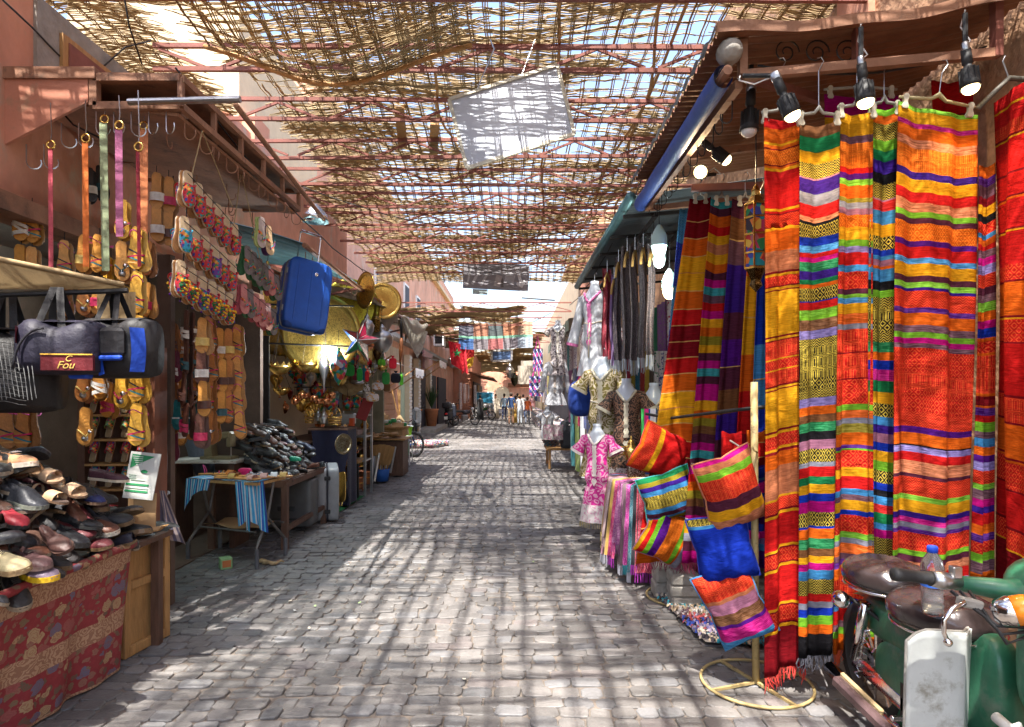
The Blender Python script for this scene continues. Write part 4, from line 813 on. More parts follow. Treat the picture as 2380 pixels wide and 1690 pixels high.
# embroidered slipper rows
def slip_row(Yo, X, z0, n, dy, dz, cols, where, proto, sc=.92, first=None):
    for i in range(n):
        y = Yo+dy*i; z = z0+dz*i+random.uniform(-.006, .006)
        for s in (1, -1):
            nrm = Vector((s*.85, -.55 if s > 0 else .4, .05*s)).normalized(); c = cols[i % len(cols)]
            if first and i == 0: c = first
            loc = Vector((X+s*.012+.02*i*0, y+s*.0, z+.12)); toe = Vector((random.uniform(-.05, .05)+.04*s, random.uniform(-.06, .06), -1))
            ins = c[1]; proto.inst('slipper', '%s %s slipper, %s pair along %s' % (c[2], 'outer' if s > 0 else 'inner', ORD[i], where), 'slipper', M=frame(loc, toe, nrm), scale=sc, colors={'vamp': c[0], 'collar': c[0], 'band': c[0], 'insole': ins, 'welt': (.6, .52, .42), **({'sole': c[0]} if proto is THONG else {})}, group='embroidered slippers hung in rows')
    solo('row_cord', 'thin black cord holding '+where, 'cord', MB().tube([(X+.04, Yo-.05, z0+.08), (X+.045, Yo+dy*n/2, z0+.08+dz*n/2-.01), (X+.04, Yo+dy*(n-.5), z0+.08+dz*n)], .0025, 4), M_DRK)
RD, PU, BL = ((.5, .02, .03), (.55, .4, .24), 'red embroidered'), ((.14, .03, .25), (.55, .4, .24), 'purple embroidered'), ((.04, .35, .55), (.58, .42, .25), 'turquoise embroidered')
XR = -2.02
slip_row(3.86, XR, ZV(445, 3.9), 6, .13, -.03, [RD], 'the top slipper row', SLIP)
slip_row(3.82, XR, ZV(552, 3.85), 6, .13, -.025, [RD, RD, RD, PU, RD], 'the middle slipper row', SLIP, first=BL)
slip_row(3.78, XR, ZV(655, 3.82), 6, .13, -.018, [RD, RD, PU, RD], 'the pompom slipper row', SLIPP)
CH_, PK = ((.05, .16, .07), (.14, .11, .11), 'charcoal sandal-type'), ((.45, .1, .12), (.45, .16, .15), 'pink sandal-type')
slip_row(4.68, XR+.02, ZV(612, 4.75), 6, .115, -.02, [CH_, CH_, CH_, CH_, PK], 'the upper far thong row', THONG, .9)
slip_row(4.62, XR+.02, ZV(700, 4.7), 6, .115, -.02, [PK, CH_, PK, PK], 'the lower far thong row', THONG, .9)
slip_row(4.75, XR+.1, ZV(545, 4.8), 2, .13, -.03, [((.35, .4, .15), (.4, .32, .3), 'olive embroidered'), ((.08, .03, .12), (.6, .42, .25), 'plum embroidered')], 'the short row by the corrugated awning', THONG, .95)
for i, (a, b) in enumerate([((470, 305, 4.0), (443, 420, 3.9)), ((470, 305, 4.0), (540, 480, 4.4)), ((560, 395, 4.8), (540, 560, 4.75)), ((560, 395, 4.8), (612, 640, 5.1)), ((440, 400, 3.88), (420, 700, 3.84))]):
    solo('sling_rope', ['near cord', 'far cord', 'third cord', 'fourth cord', 'dark upright cord'][i]+' holding the slipper rows up to the awning hooks', 'cord', MB().tube([P(*a), P(*b)], .004, 5), M_CAN if i < 4 else M_DRK)
# dark door with iron scrolls
dr = thing('iron_door', 'black metal door leaf with curled iron scrolls', 'door', (XU(583, 7.75), 7.75, 0))
part(dr, 'leaf', MB().box((-.02, 0, 1.15), (.5, .03, 2.3)), M_DRK)
def spiral(c, r, turns=1.6, s=1): return [Vector(c)+Vector((s*r*(1-k/30)*math.cos(2*PI*turns*k/24), 0, r*(1-k/30)*math.sin(2*PI*turns*k/24))) for k in range(25)]
for z in (.95, 1.15, 1.85): part(dr, 'scroll', MB().tube(spiral((.1, -.03, z), .055), .007, 5), M_MET)
part(dr, 'scroll', MB().tube([(.05+.1*math.sin(i*.3), -.03, .9+i*.05) for i in range(20)], .007, 5), M_MET)
pt_ = thing('door_post', 'dark upright post with hanging iron tongs beside the slipper rack', 'post', (XU(375, 4.55), 4.55, 0)); part(pt_, 'post', MB().box((-.02, .1, 1.3), (.1, .06, 2.6)), M_INT)
for s in (-1, 1): part(pt_, 'tong', MB().tube([(.02+s*.005, 0, 1.5), (.02+s*.02, 0, 1.1), (.02+s*.012, 0, .85)]+[p+Vector((s*.02, 0, 0)) for p in spiral((.02, 0, .84), .02, 1.2, s)], .006, 5), M_MET)

tb_ = thing('fluorescent_tube', 'lit cool white tube lamp inside the sandal shop', 'lamp', (-3.32, 4.7, 2.8)); part(tb_, 'tube', MB().tube([(0, -.6, 0), (0, .6, -.01)], .016, 8), mat('tube_light', (.7, 1, 1), emit=40, var=0, bump=0)); part(tb_, 'housing', MB().box((0, 0, .04), (.06, 1.3, .04)), M_WHT)
# ================================================================ left: tables, suitcases, brassware
def sup(c, r, e=.3, n=28, k=14, M=None, col=None):      # rounded box
    sg = lambda x, p: math.copysign(abs(x)**p, x); c = Vector(c)
    def f(a, b):
        th, ph = 2*PI*a, -PI/2+PI*b; p = Vector((r[0]*sg(math.cos(th), e)*sg(math.cos(ph), e), r[1]*sg(math.sin(th), e)*sg(math.cos(ph), e), r[2]*sg(math.sin(ph), e)))
        return (M @ p if M else p)+c
    return MB().grid(f, n, k, wrap=True)
def disc(mb, M, r, depth=.02, rim=.02, n=36, col=None):
    mb.lathe([(.001, 0), (r*.5, .004), (r-rim*1.6, 0), (r-rim, depth*.7), (r, depth), (r, depth-.006), (r-rim, -.004), (.001, -.008)], n, M, col)
# folding table with the blue striped cloth
M_TUB = mat('dull_tube', (.16, .15, .14), rough=.5, metal=.6, var=.3, vs=10)
ft = thing('folding_table', 'folding table with grey tube legs carrying sandals', 'table', (0, 0, 0))
fl_, fr_, rr_, rl_ = Vector((-3.07, 5.91, 0)), Vector((-2.29, 5.6, 0)), Vector((-2.2, 6.06, 0)), Vector((-2.98, 6.37, 0)); zt = .77
m = MB(); m.add([Vector((*p.xy, z)) for z in (zt-.025, zt) for p in (fl_, fr_, rr_, rl_)], [(3, 2, 1, 0), (4, 5, 6, 7), (0, 1, 5, 4), (1, 2, 6, 5), (2, 3, 7, 6), (3, 0, 4, 7)]); part(ft, 'tabletop', m, M_WOOD)
cx = (fl_+rr_)/2
for a, b in ((fl_, rl_), (rl_, fl_), (fr_, rr_), (rr_, fr_)):
    top = a*.35+b*.65; top.z = zt-.03; mid = a*.55+b*.45; mid.z = .42; ins = (cx-a)*.12; ins.z = 0
    lg = part(ft, 'leg', MB().tube([top+ins, mid+ins*1.1, a+Vector((0, 0, .18))+ins*.2, a], .014, 7), M_TUB); part(lg, 'rubber_foot', MB().tube([a+Vector((0, 0, .17)), a], .02, 8), mat('grey_rubber', (.1, .1, .11), rough=.7))
for a, b in ((fl_, fr_), (rl_, rr_)): part(ft, 'cross_bar', MB().tube([lerp(a, b, .08)+Vector((0, .1, .3)), lerp(a, b, .92)+Vector((0, .1, .3))], .011, 6), M_TUB)
sh = MB().grid(lambda a, b: lerp(lerp(fl_, fr_, .12+.76*a), lerp(rl_, rr_, .12+.76*a), .2+.7*b)+Vector((0, 0, .33+.015*math.sin(a*8)-.03*math.sin(b*3))), 12, 6); solo('jute_sheet', 'folded brown jute sheet on the folding table lower bars', 'sheet', sh, M_CARD, True)
def sc(a, k=40): return [(.05, .35, .6), (.6, .62, .6), (.02, .1, .4), (.08, .42, .62), (.02, .06, .25), (.55, .6, .62), (.05, .3, .55)][int(a*k) % 7]
cl = thing('striped_cloth', 'blue and white striped cloth draped over the folding table', 'tablecloth')
part(cl, 'top', MB().grid(lambda a, b: lerp(lerp(fl_, fr_, a), lerp(rl_, rr_, a), b)+Vector((0, 0, zt+.008+.003*math.sin(a*20))), 56, 3, lambda a, b: sc(a)), M_CLA, True)
def dr_(a, b): p = lerp(fr_*.72+fl_*.28, fr_+(rr_-fr_)*.2+Vector((.02, 0, 0)), a); return p+Vector((.03*b+.012*math.sin(a*14)*b, -.035-.02*math.sin(a*16)*b, zt+.006-b*(.34+.16*abs(a-.35)*1.2)-(.1 if .25 < a < .45 else 0)*b))
part(cl, 'long_drape', MB().grid(dr_, 40, 10, lambda a, b: sc(a, 26)), M_CLA, True)
part(cl, 'short_drape', MB().grid(lambda a, b: lerp(fl_, fr_, a*.36)+Vector((-.02*b, -.03-.015*math.sin(a*20)*b, zt+.006-b*(.1+.22*(1-a)**3))), 24, 8, lambda a, b: sc(a, 24)), M_CLA, True)
i = 0
for (u, v, kd, c, lb) in [(440, 1108, 'thin', TAN, 'tan sandal with teal strap at the left end of the folding table'), (478, 1105, 'band', TAN, 'orange band sandal, second along the folding table'), (500, 1098, 'band', TAN, 'orange band sandal behind the gold sandals on the table'), (510, 1112, 'cross', TAN, 'brown crossed-strap sandal in the middle of the folding table'), (528, 1118, 'band', TAN, 'gold band sandal at the front of the folding table'),
                          (555, 1108, 'jewel', TAN, 'silver medallion sandal on the folding table'), (575, 1104, 'jewel', TAN, 'second silver medallion sandal on the folding table'), (590, 1116, 'band', TAN, 'pink band sandal at the front right of the folding table'), (604, 1112, 'band', TAN, 'pale pink band sandal right of the front pink one'), (620, 1106, 'band', TAN, 'white band sandal at the right of the folding table'), (640, 1102, 'band', TAN, 'yellow gold band sandal at the right end of the table')]:
    a, b = (u-420)/225, .15+.6*((1118-v)/20); pos = lerp(lerp(fl_, fr_, a), lerp(rl_, rr_, a), b); col = {'gold': (.6, .4, .12), 'pink': (.62, .35, .3), 'white': (.75, .76, .78), 'pale': (.6, .38, .34), 'yellow': (.7, .42, .06), 'orange': (.7, .22, .03), 'silver': (.5, .5, .55), 'brown': (.3, .1, .04)}; st = next((q for k, q in col.items() if k in lb), (.02, .2, .25))
    SAND[kd].inst('sandal', lb, 'sandal', loc=pos+Vector((-.1, 0, zt+.012)), rot=(0, 0, -PI/2+random.uniform(-.35, .25)), scale=1.08, colors={'insole': TAN, 'strap': st, 'trim': st} if kd != 'thin' else {'insole': TAN}, group='sandals on the folding table')
solo('fuchsia_pouch', 'small fuchsia cloth pouch at the back of the folding table', 'pouch', sup((0, 0, .03), (.06, .04, .035), .5), M_CLO, True, (.6, .01, .12), loc=(-2.62, 6.12, zt+.01))
m = MB(); m.box((0, 0, .05), (.1, .1, .1), col=(.25, .42, .2), bev=.006)
for s, ax in ((1, 0), (-1, 1)): m.box((s*.051 if ax == 0 else 0, -.051 if ax else 0, .05), ((.004, .07, .06) if ax == 0 else (.07, .004, .06)), col=(.5, .16, .05) if ax else (.03, .2, .07))
solo('tin_box', 'small green printed tin box on the cobbles under the folding table', 'tin box', m, M_PRINT, loc=(-2.58, 5.62, .0), rot=(0, 0, R(35)))
solo('rag', 'twisted beige rag on the cobbles by the table foot', 'rag', MB().tube([(-2.35+i*.03, 5.75+.03*math.sin(i), .02+.01*math.sin(i*2)) for i in range(9)], [.01, .022, .03, .022, .015, .02, .016, .012, .006], 7), M_CAN, True)
# sewing table and machine
st_ = thing('sewing_table', 'worn white sewing table behind the folding table', 'table', (XU(490, 6.55), 6.55, 0))
part(st_, 'tabletop', MB().box((0, 0, .88), (.72, .42, .035), bev=.006), mat('chipped_white', (.45, .42, .37), rough=.7, var=.25, vs=7, dirt=((.2, .13, .08), 6, .55)))
for x in (-.3, .3): part(st_, 'leg', MB().box((x, 0, .43), (.05, .36, .86)), M_DWD)
sm_ = thing('sewing_machine', 'olive brown sewing machine with hand wheel', 'sewing machine', (XU(510, 6.5), 6.5, .898), (0, 0, R(-8)))
M_OLV = mat('olive_enamel', (.2, .16, .09), rough=.4, var=.3, vs=10)
part(sm_, 'base', MB().box((0, 0, .015), (.34, .17, .03), bev=.006), M_OLV); part(sm_, 'pillar', MB().prism([(-.14, .03), (-.05, .03), (-.07, .22), (-.14, .24)], -.05, .05, Matrix.Rotation(PI/2, 4, 'X')), M_OLV)
part(sm_, 'arm', MB().box((.0, 0, .24), (.3, .1, .075), (0, R(-4), 0), bev=.015), M_OLV); part(sm_, 'head', MB().box((.13, 0, .2), (.06, .09, .15), bev=.01), M_OLV); part(sm_, 'needle_bar', MB().tube([(.13, 0, .13), (.13, 0, .03)], .006, 6), M_MET)
part(sm_, 'hand_wheel', MB().lathe([(.012, -.012), (.05, -.014), (.062, 0), (.05, .014), (.012, .012)], 18, Matrix.Translation((-.16, -.0, .2)) @ Matrix.Rotation(PI/2, 4, 'Y')), M_DRK, True)
solo('denim_bundle', 'grey denim trousers bundled in the dark behind the sewing machine', 'trousers', MB().tube([P(440, 1000, 6.9), P(462, 1030, 6.8), P(470, 1070, 6.8), P(480, 1110, 6.8)], [.1, .13, .12, .09], 12), M_CLO, True, (.09, .1, .13))
# wooden bench table with the second heap
wt = thing('wooden_bench', 'dark wooden bench table carrying the second heap of shoes', 'table', (0, 0, 0))
part(wt, 'tabletop', MB().box((-2.68, 6.97, .685), (.78, 1.36, .03)), M_DWD)
part(wt, 'front_rail', MB().bar((-2.3, 6.3, .655), (-2.3, 7.65, .655), .04, .06), M_DWD); part(wt, 'low_rail', MB().bar((-2.3, 6.3, .2), (-2.3, 7.65, .2), .035, .05), M_DWD); part(wt, 'end_rail', MB().bar((-3.05, 6.3, .655), (-2.3, 6.3, .655), .035, .05), M_DWD)
for x, y in ((-2.3, 6.32), (-2.3, 7.62), (-3.04, 6.32), (-3.04, 7.62)): part(wt, 'leg', MB().box((x, y, .33), (.06, .06, .66)), M_DWD)
heap(-3.02, -2.31, 6.36, 7.6, .705, 7, 'the far heap', .5, 7.0, 'shoes heaped on the wooden bench')
B = -PI/2-.3
for lb, u, v, Y, c, kd in [('green canvas slipper on the far shoe heap', 676, 1068, 6.5, {'upper': (.01, .28, .15), 'sole': (.03, .3, .17)}, 1), ('brown suede boot lying at the near end of the far heap', 600, 1090, 6.4, {'upper': (.17, .07, .03)}, 3), ('black trainer with a white side stripe on the far heap', 640, 1045, 6.6, {'upper': (.02, .02, .02), 'sole': (.6, .5, .35)}, 2), ('navy trainer with white sole crossing the far heap', 665, 1032, 6.8, {'upper': (.03, .03, .06), 'sole': (.6, .5, .35)}, 2), ('maroon lace-up shoe on top of the far heap', 665, 1008, 7.0, {'upper': (.12, .04, .04), 'sole': (.4, .3, .2)}, 2), ('blue running shoe at the street edge of the far heap', 650, 1090, 6.45, {'upper': (.02, .03, .09), 'sole': (.1, .1, .12)}, 2), ('dark blue leather boot at the far end of the far heap', 710, 1045, 7.2, {'upper': (.02, .025, .05)}, 3), ('tan pointed slipper pair half on the far heap', 590, 1030, 6.9, {'upper': (.35, .15, .05)}, 1)]:
    put(SHOES[kd], lb, u, v, Y, B+random.uniform(-.3, .3), c, (-.05, .1))
# hard cases
def hardcase(label, loc, rot, d, col, ribs=0, wheels=True, name='suitcase', handle=.35):
    r = thing(name, label, 'suitcase', loc, rot); w, t, h = d
    for s in (-1, 1): part(r, 'shell', sup((0, s*t*.26, h/2), (w/2, t*.25, h/2), .28), mat('hard_shell', rough=.42, src='obj', var=.16, vs=9, bump=.08, bs=160), True, col)
    part(r, 'zip_band', sup((0, 0, h/2), (w/2*1.005, t*.045, h/2*1.004), .25), M_PLA, True, (.22, .22, .22))
    for x in (-.24, .24): part(r, 'handle_tube', MB().tube([(x*w, t*.1, h*.98), (x*w, t*.1, h+handle)], .008, 6), M_CHR)
    part(r, 'grip', MB().tube([(-.24*w, t*.1, h+handle), (-.24*w, t*.1-.02, h+handle+.015), (.24*w, t*.1-.02, h+handle+.015), (.24*w, t*.1, h+handle)], .013, 7), M_CHR)
    for s in (-1, 1):
        for z in (.25, .78):
            part(r, 'stud', sup((s*(w/2+.002) if True else 0, -t*.26, h*z), (.008, .012, .03), .5, 12, 6), M_PLA, True, (.35, .36, .36)); part(r, 'stud', sup((s*(w/2+.002), t*.26, h*z), (.008, .012, .03), .5, 12, 6), M_PLA, True, (.35, .36, .36))
    part(r, 'badge', MB().lathe([(.001, .006), (.018, .005), (.02, 0)], 14, Matrix.Translation((w*.1, -t*.51, h*.8)) @ Matrix.Rotation(PI/2, 4, 'X')), M_CHR, True)
    for x in (-.38, 0, .38): part(r, 'rib', sup((x*w*.8, -t*.5, h*.5), (.006, .006, h*.42), .5, 12, 6), mat('hard_shell'), True, tuple(c*.9 for c in col))
    for s in (-1, 1): part(r, 'wheel_housing', sup((s*w*.36, -t*.3, .04), (.05, .05, .05), .6, 14, 8), M_PLA, True, tuple(c*.5 for c in col))
    return r
q = P(697, 770, 6.1); hardcase('bright blue hard suitcase hanging by its handle from the awning', q, (R(-5), R(9), R(40)), (.44, .27, .7), (.012, .085, .42), handle=.3)
q = P(690, 1215, 7.2)
M_GRYC = mat('hard_shell')
cs = thing('metal_case', 'grey hard case lying under the wooden bench', 'suitcase', (-2.62, 7.25, .05)); part(cs, 'shell', sup((0, 0, .28), (.34, .14, .28), .2), M_GRYC, True, (.1, .1, .1)); part(cs, 'handle_plate', MB().box((.05, -.145, .22), (.2, .02, .05), bev=.008), M_PLA, False, (.05, .05, .05)); part(cs, 'rim', MB().box((0, -.145, .1), (.6, .015, .02)), M_PLA, False, (.06, .06, .06))
cs = thing('silver_suitcase', 'silver hard suitcase standing at the street end of the bench', 'suitcase', (-2.33, 7.85, .02), (0, R(4), R(-72))); part(cs, 'shell', sup((0, .07, .34), (.25, .07, .33), .22), M_GRYC, True, (.28, .29, .3)); part(cs, 'shell', sup((0, -.07, .34), (.25, .07, .33), .22), M_GRYC, True, (.27, .27, .28)); part(cs, 'frame_band', sup((0, 0, .34), (.254, .012, .335), .2), M_PLA, True, (.03, .03, .04))
for z in (.14, .55): part(cs, 'latch', MB().box((.25, 0, z), (.02, .07, .05), bev=.005), M_RUB)
# ---- brass shop
bars = thing('display_bars', 'pair of thin black bars across the brass stall', 'rail'); part(bars, 'bar', MB().tube([P(600, 707, 7.75), P(822, 712, 7.75)], .012, 6), M_DRK); part(bars, 'bar', MB().tube([P(600, 797, 7.75), P(828, 806, 7.75)], .012, 6), M_DRK)
def tray(label, u, v, rpx, Y, mt, color, nx=.25, nz=0, group=None, sx=1):
    nrm = Vector((nx, -1, nz)).normalized(); M = Vector((0, 0, 1)).rotation_difference(nrm).to_matrix().to_4x4(); M.translation = P(u, v, Y); r = rpx*Y/F
    e = thing('brass_tray', label, 'tray', group='brass trays of the stall'); e.matrix_world = M
    m = MB(); m.lathe([(.001, 0), (r*.4, -.012), (r*.8, 0)], 40); part(e, 'dish', m, mt, True, color); m = MB(); m.lathe([(r*.8, .0), (r*.86, .012), (r, .02), (r*1.01, .012), (r*.85, -.012), (.001, -.02)], 40); part(e, 'rim', m, mt, True, tuple(c*.55 for c in color))
HM = MATS['hammered']
tray('huge round hammered brass tray with a dark rim', 745, 775, 92, 8.0, HM, (.62, .42, .1), .1)
tray('dark round brass tray behind the blue suitcase', 655, 745, 82, 8.4, HM, (.42, .27, .08), .2)
tray('small gold round tray left of the blue suitcase', 628, 690, 26, 7.9, HM, (.75, .48, .12), .3)
tray('large greenish round tray high beside the suitcase', 815, 715, 66, 9.0, HM, (.5, .47, .06), .3)
tray('golden oval tray hung edge-on toward the street', 851, 675, 43, 8.2, HM, (.85, .55, .12), -1.1)
tray('yellow green domed tray right of the golden oval one', 892, 700, 42, 9.4, M_BRA, None or (.5, .5, .1), .5)
tray('pale brass tray behind the star lantern', 850, 822, 26, 9.2, HM, (.6, .42, .14), .3)
def lantern(label, u, v, hpx, wpx, Y, mt, prof, n=8, color=(.6, .4, .12), cat='lantern', name='lantern'):
    h, w_ = hpx*Y/F, wpx*Y/F/2; e = thing(name, label, cat, P(u, v+hpx/2, Y)); part(e, 'body', MB().lathe([(max(.001, r*w_), z*h) for r, z in prof], n), mt, n > 10, color)
    part(e, 'loop', MB().tube([(.012*math.cos(t), 0, h+.01+.012*math.sin(t)) for t in [2*PI*k/8 for k in range(8)]], .002, 4, closed=True), M_DRK); part(e, 'chain', MB().tube([(0, 0, h+.02), (0, 0, h+.22)], .003, 4), M_DRK); return e
JAR = [(.05, 0), (.5, .1), (.9, .35), (1, .55), (.7, .72), (.3, .78), (.4, .85), (.2, .93), (.05, 1)]; DROP = [(.03, 0), (.15, .2), (.3, .35), (.8, .6), (1, .75), (.6, .9), (.3, .94), (.4, 1)]; BOXL = [(.4, 0), (.8, .05), (.8, .1), (.7, .12), (.7, .7), (.85, .72), (.6, .85), (.15, .93), (.1, 1)]
GLL = [(.05, 0), (.6, .22), (.85, .35), (1, .55), (.9, .62), (.4, .85), (.15, .93), (.25, 1)]
MG = MATS['stained_glass']; FG = MATS['filigree']
lantern('silver ribbed urn lantern under the golden oval tray', 853, 760, 62, 34, 8.3, M_MET, JAR, 16); lantern('gold square lantern right of the silver urn', 874, 752, 40, 26, 8.6, FG, BOXL, 4, (.7, .45, .1)); lantern('big silver globe lantern near the hanging dagger', 887, 788, 70, 55, 9.0, M_MET, JAR, 18)
lantern('silver teardrop lantern below the huge tray', 753, 868, 90, 28, 7.9, M_MET, DROP, 14); lantern('coloured glass panel lantern wrapped in clear film', 787, 852, 88, 42, 7.7, MG, GLL, 8, (.4, .4, .45)); lantern('clear faceted glass pendant beside the small pouches', 866, 862, 42, 28, 8.8, M_GLA, DROP, 6); lantern('brown teardrop lantern under the silver globe', 877, 830, 50, 22, 9.0, FG, DROP, 12, (.25, .15, .08))
# star lantern
m = MB(); R0, R1 = .28, .11; st = [((R0 if k % 2 == 0 else R1)*math.sin(PI*k/5), (R0 if k % 2 == 0 else R1)*math.cos(PI*k/5)) for k in range(10)]; cc = [(.25, .01, .04), (.3, .12, .08), (.02, .2, .07), (.02, .08, .3), (.3, .02, .02)]
for k in range(10):
    a, b = st[k], st[(k+1) % 10]
    for s in (-1, 1): m.add([(0, s*.09, 0), (a[0], 0, a[1]), (b[0], 0, b[1])], [(0, 1, 2)[::s]], cc[(k//2+(s > 0)) % 5])
e = thing('star_lantern', 'five pointed star lantern of red, green and blue glass', 'lantern', P(838, 792, 7.7), (0, 0, R(-12))); e.rotation_euler.y = R(14); gl = part(e, 'glass', m, mat('coloured_glass', src='attr', rough=.15, var=.2, vs=20, bump=.02, coat=.5)); m = MB()
for k in range(10): m.tube([(0, -.09, 0), (st[k][0], 0, st[k][1])], .006, 4); m.tube([(st[k][0], 0, st[k][1]), (st[(k+1) % 10][0], 0, st[(k+1) % 10][1])], .006, 4)
part(e, 'lead_frame', m, M_MET); part(e, 'cord', MB().tube([(0, 0, .28), (0, 0, .5)], .004, 4), M_DRK)
def bowl(label, u, v, rpx, Y):
    r = rpx*Y/F; e = thing('brass_bowl', label, 'bowl', P(u, v, Y), group='hanging brass bowls'); part(e, 'cup', MB().lathe([(.01, -r*.75), (r*.5, -r*.6), (r*.9, -r*.2), (r, 0), (r*.96, 0), (r*.85, -r*.2), (r*.4, -r*.55)], 20), M_BRA, True)
    for k in range(14): a = 2*PI*k/14; part(e, 'tooth', MB().add([(r*math.cos(a-.16), r*math.sin(a-.16), 0), (r*math.cos(a+.16), r*math.sin(a+.16), 0), (r*1.05*math.cos(a), r*1.05*math.sin(a), r*.3)], [(0, 1, 2)]), M_BRA)
    for k in range(3): a = 2.1*k+.5; part(e, 'chain', MB().tube([(r*math.cos(a), r*math.sin(a), 0), (0, 0, r*2.6)], .003, 4), M_DRK)
bowl('scalloped brass bowl at the left of the brass stall', 649, 850, 30, 7.9); bowl('scalloped brass bowl under the huge tray', 713, 845, 28, 8.0); bowl('low brass bowl hanging beneath the first bowl', 655, 905, 20, 8.3); bowl('small brass bowl near the red pouch', 888, 852, 14, 8.9)
# pouches and small hangings
def pouch(label, u, v, wpx, hpx, Y, col, mt=None, tas=None):
    w_, h = wpx*Y/F, hpx*Y/F; e = thing('cloth_pouch', label, 'pouch', P(u, v+hpx/2, Y), (0, 0, R(random.uniform(-15, 15)))); part(e, 'bag', sup((0, 0, h*.4), (w_/2, w_*.18, h*.42), .55, 18, 10), mt or M_CLO, True, col); part(e, 'neck', MB().lathe([(w_*.15, h*.75), (w_*.1, h*.85), (w_*.22, h)], 10, ry=.4), mt or M_CLO, True, col); part(e, 'cord', MB().tube([(0, 0, h*.85), (0, 0, h+.16)], .003, 4), M_CLO, False, tas or (.6, .5, .3))
for a in [('green velvet pouch left of the clear pendant', 813, 858, 22, 32, 8.6, (.02, .25, .04)), ('dark red pouch between the green ones', 826, 866, 14, 34, 8.7, (.15, .01, .03)), ('bright green pouch beside the teal one', 836, 868, 14, 36, 8.6, (.02, .3, .05)), ('teal pouch in the cluster under the star', 846, 866, 12, 34, 8.7, (.01, .15, .2)), ('narrow red pouch in the cluster under the star', 853, 872, 10, 30, 8.6, (.45, .01, .02)), ('red tasselled pouch hung above the pendant', 859, 843, 12, 20, 8.8, (.5, .01, .02)), ('lime green pouch left of the red square pouch', 887, 842, 18, 22, 8.9, (.1, .4, .02)), ('square red pouch near the hanging dagger', 913, 842, 18, 30, 8.9, (.55, .01, .03)), ('green pouch edged in black below the red square one', 897, 876, 18, 34, 9.0, (.03, .25, .05)), ('black pouch with green ends on the street side', 920, 876, 24, 28, 9.1, (.012, .01, .02)), ('green end pouch nearest the street', 933, 880, 9, 30, 9.1, (.1, .45, .03)), ('orange patterned pouch below the pendant', 878, 896, 28, 22, 9.0, (.5, .18, .02)), ('tiger striped pouch over the rack', 866, 922, 30, 22, 8.9, (.6, .3, .03)), ('dark patterned pouch beside the straw goods', 852, 900, 16, 22, 8.8, (.1, .08, .03)), ('brown leather pouch on a green cord', 899, 898, 16, 24, 9.2, (.16, .08, .03))]:
    pouch(*a, mt=MATS['dots'] if 'pattern' in a[0] or 'tiger' in a[0] else None)
e = thing('dagger_sheath', 'long brown dagger in a dark tipped sheath hanging at the street edge', 'dagger', P(930, 842, 9.0)); m = MB(); m.tube([(0, 0, 0), (.01, 0, .15), (.02, 0, .35)], [.012, .03, .022], 8); part(e, 'sheath', m, M_LEA, True, (.3, .1, .03)); part(e, 'grip', MB().tube([(.02, 0, .35), (.015, 0, .55), (.015, 0, .64)], [.018, .02, .01], 8), M_DRK, True); part(e, 'tassel', MB().tube([(0, 0, 0), (.01, 0, -.1), (.0, 0, -.2)], [.012, .01, .004], 6), M_DRK)
e = thing('led_lamp', 'bright cool lit lamp below the huge brass tray', 'lamp', P(757, 812, 7.85)); part(e, 'bulb', MB().ell((0, 0, 0), (.05, .05, .05), 12, 8), mat('cool_led', (.75, .95, 1), emit=14, var=0, bump=0), True); part(e, 'cord', MB().tube([(0, 0, .05), (0, 0, .4)], .004, 4), M_DRK)
L_ = bpy.data.lights.new('lamp_light', 'POINT'); L_.energy = 24; L_.shadow_soft_size = .07; L_.color = (.85, .95, 1); lo_ = mkobj('lamp_light', L_, e); lo_.location = (0, -.12, -.05)
# straw hats, baskets
for i, (u, v, r_) in enumerate([(775, 888, 18), (795, 893, 16), (812, 893, 22), (832, 890, 16), (760, 880, 12)]):
    Y = 9.2; r = r_*Y/F; M = frame(P(u, v, Y), (.3, 0, 1), (.2, -1, .2)); e = thing('straw_hat', 'straw hat hanging in the brass stall, %s from the left' % ORD[[1, 2, 3, 4, 0][i]], 'hat', group='straw hats in the brass stall'); e.matrix_world = M; part(e, 'brim', MB().lathe([(r*.5, .0), (r*1.25, -.01), (r*1.25, .0)], 18), M_CAN, True); part(e, 'crown', MB().lathe([(r*.55, 0), (r*.5, r*.5), (.001, r*.6)], 16), M_CAN, True)
# hoop of copper cups
e = thing('cup_hoop', 'iron hoop hung with little copper cups', 'pot rack', P(728, 900, 8.4)); part(e, 'hoop', MB().tube([(.26*math.cos(t), .1*math.sin(t), 0) for t in [2*PI*k/24 for k in range(24)]], .007, 5, closed=True), M_DRK)
for k in range(9): a = 2*PI*k/9; c = Vector((.25*math.cos(a), .1*math.sin(a), -.1-.04*(k % 3))); part(e, 'cup', MB().lathe([(.001, -.06), (.045, -.05), (.055, 0), (.05, .03), (.045, .03), (.05, 0)], 12, Matrix.Translation(c)), M_COP, True); part(e, 'wire', MB().tube([c+Vector((0, 0, .03)), (c.x, c.y, 0)], .003, 3), M_DRK)
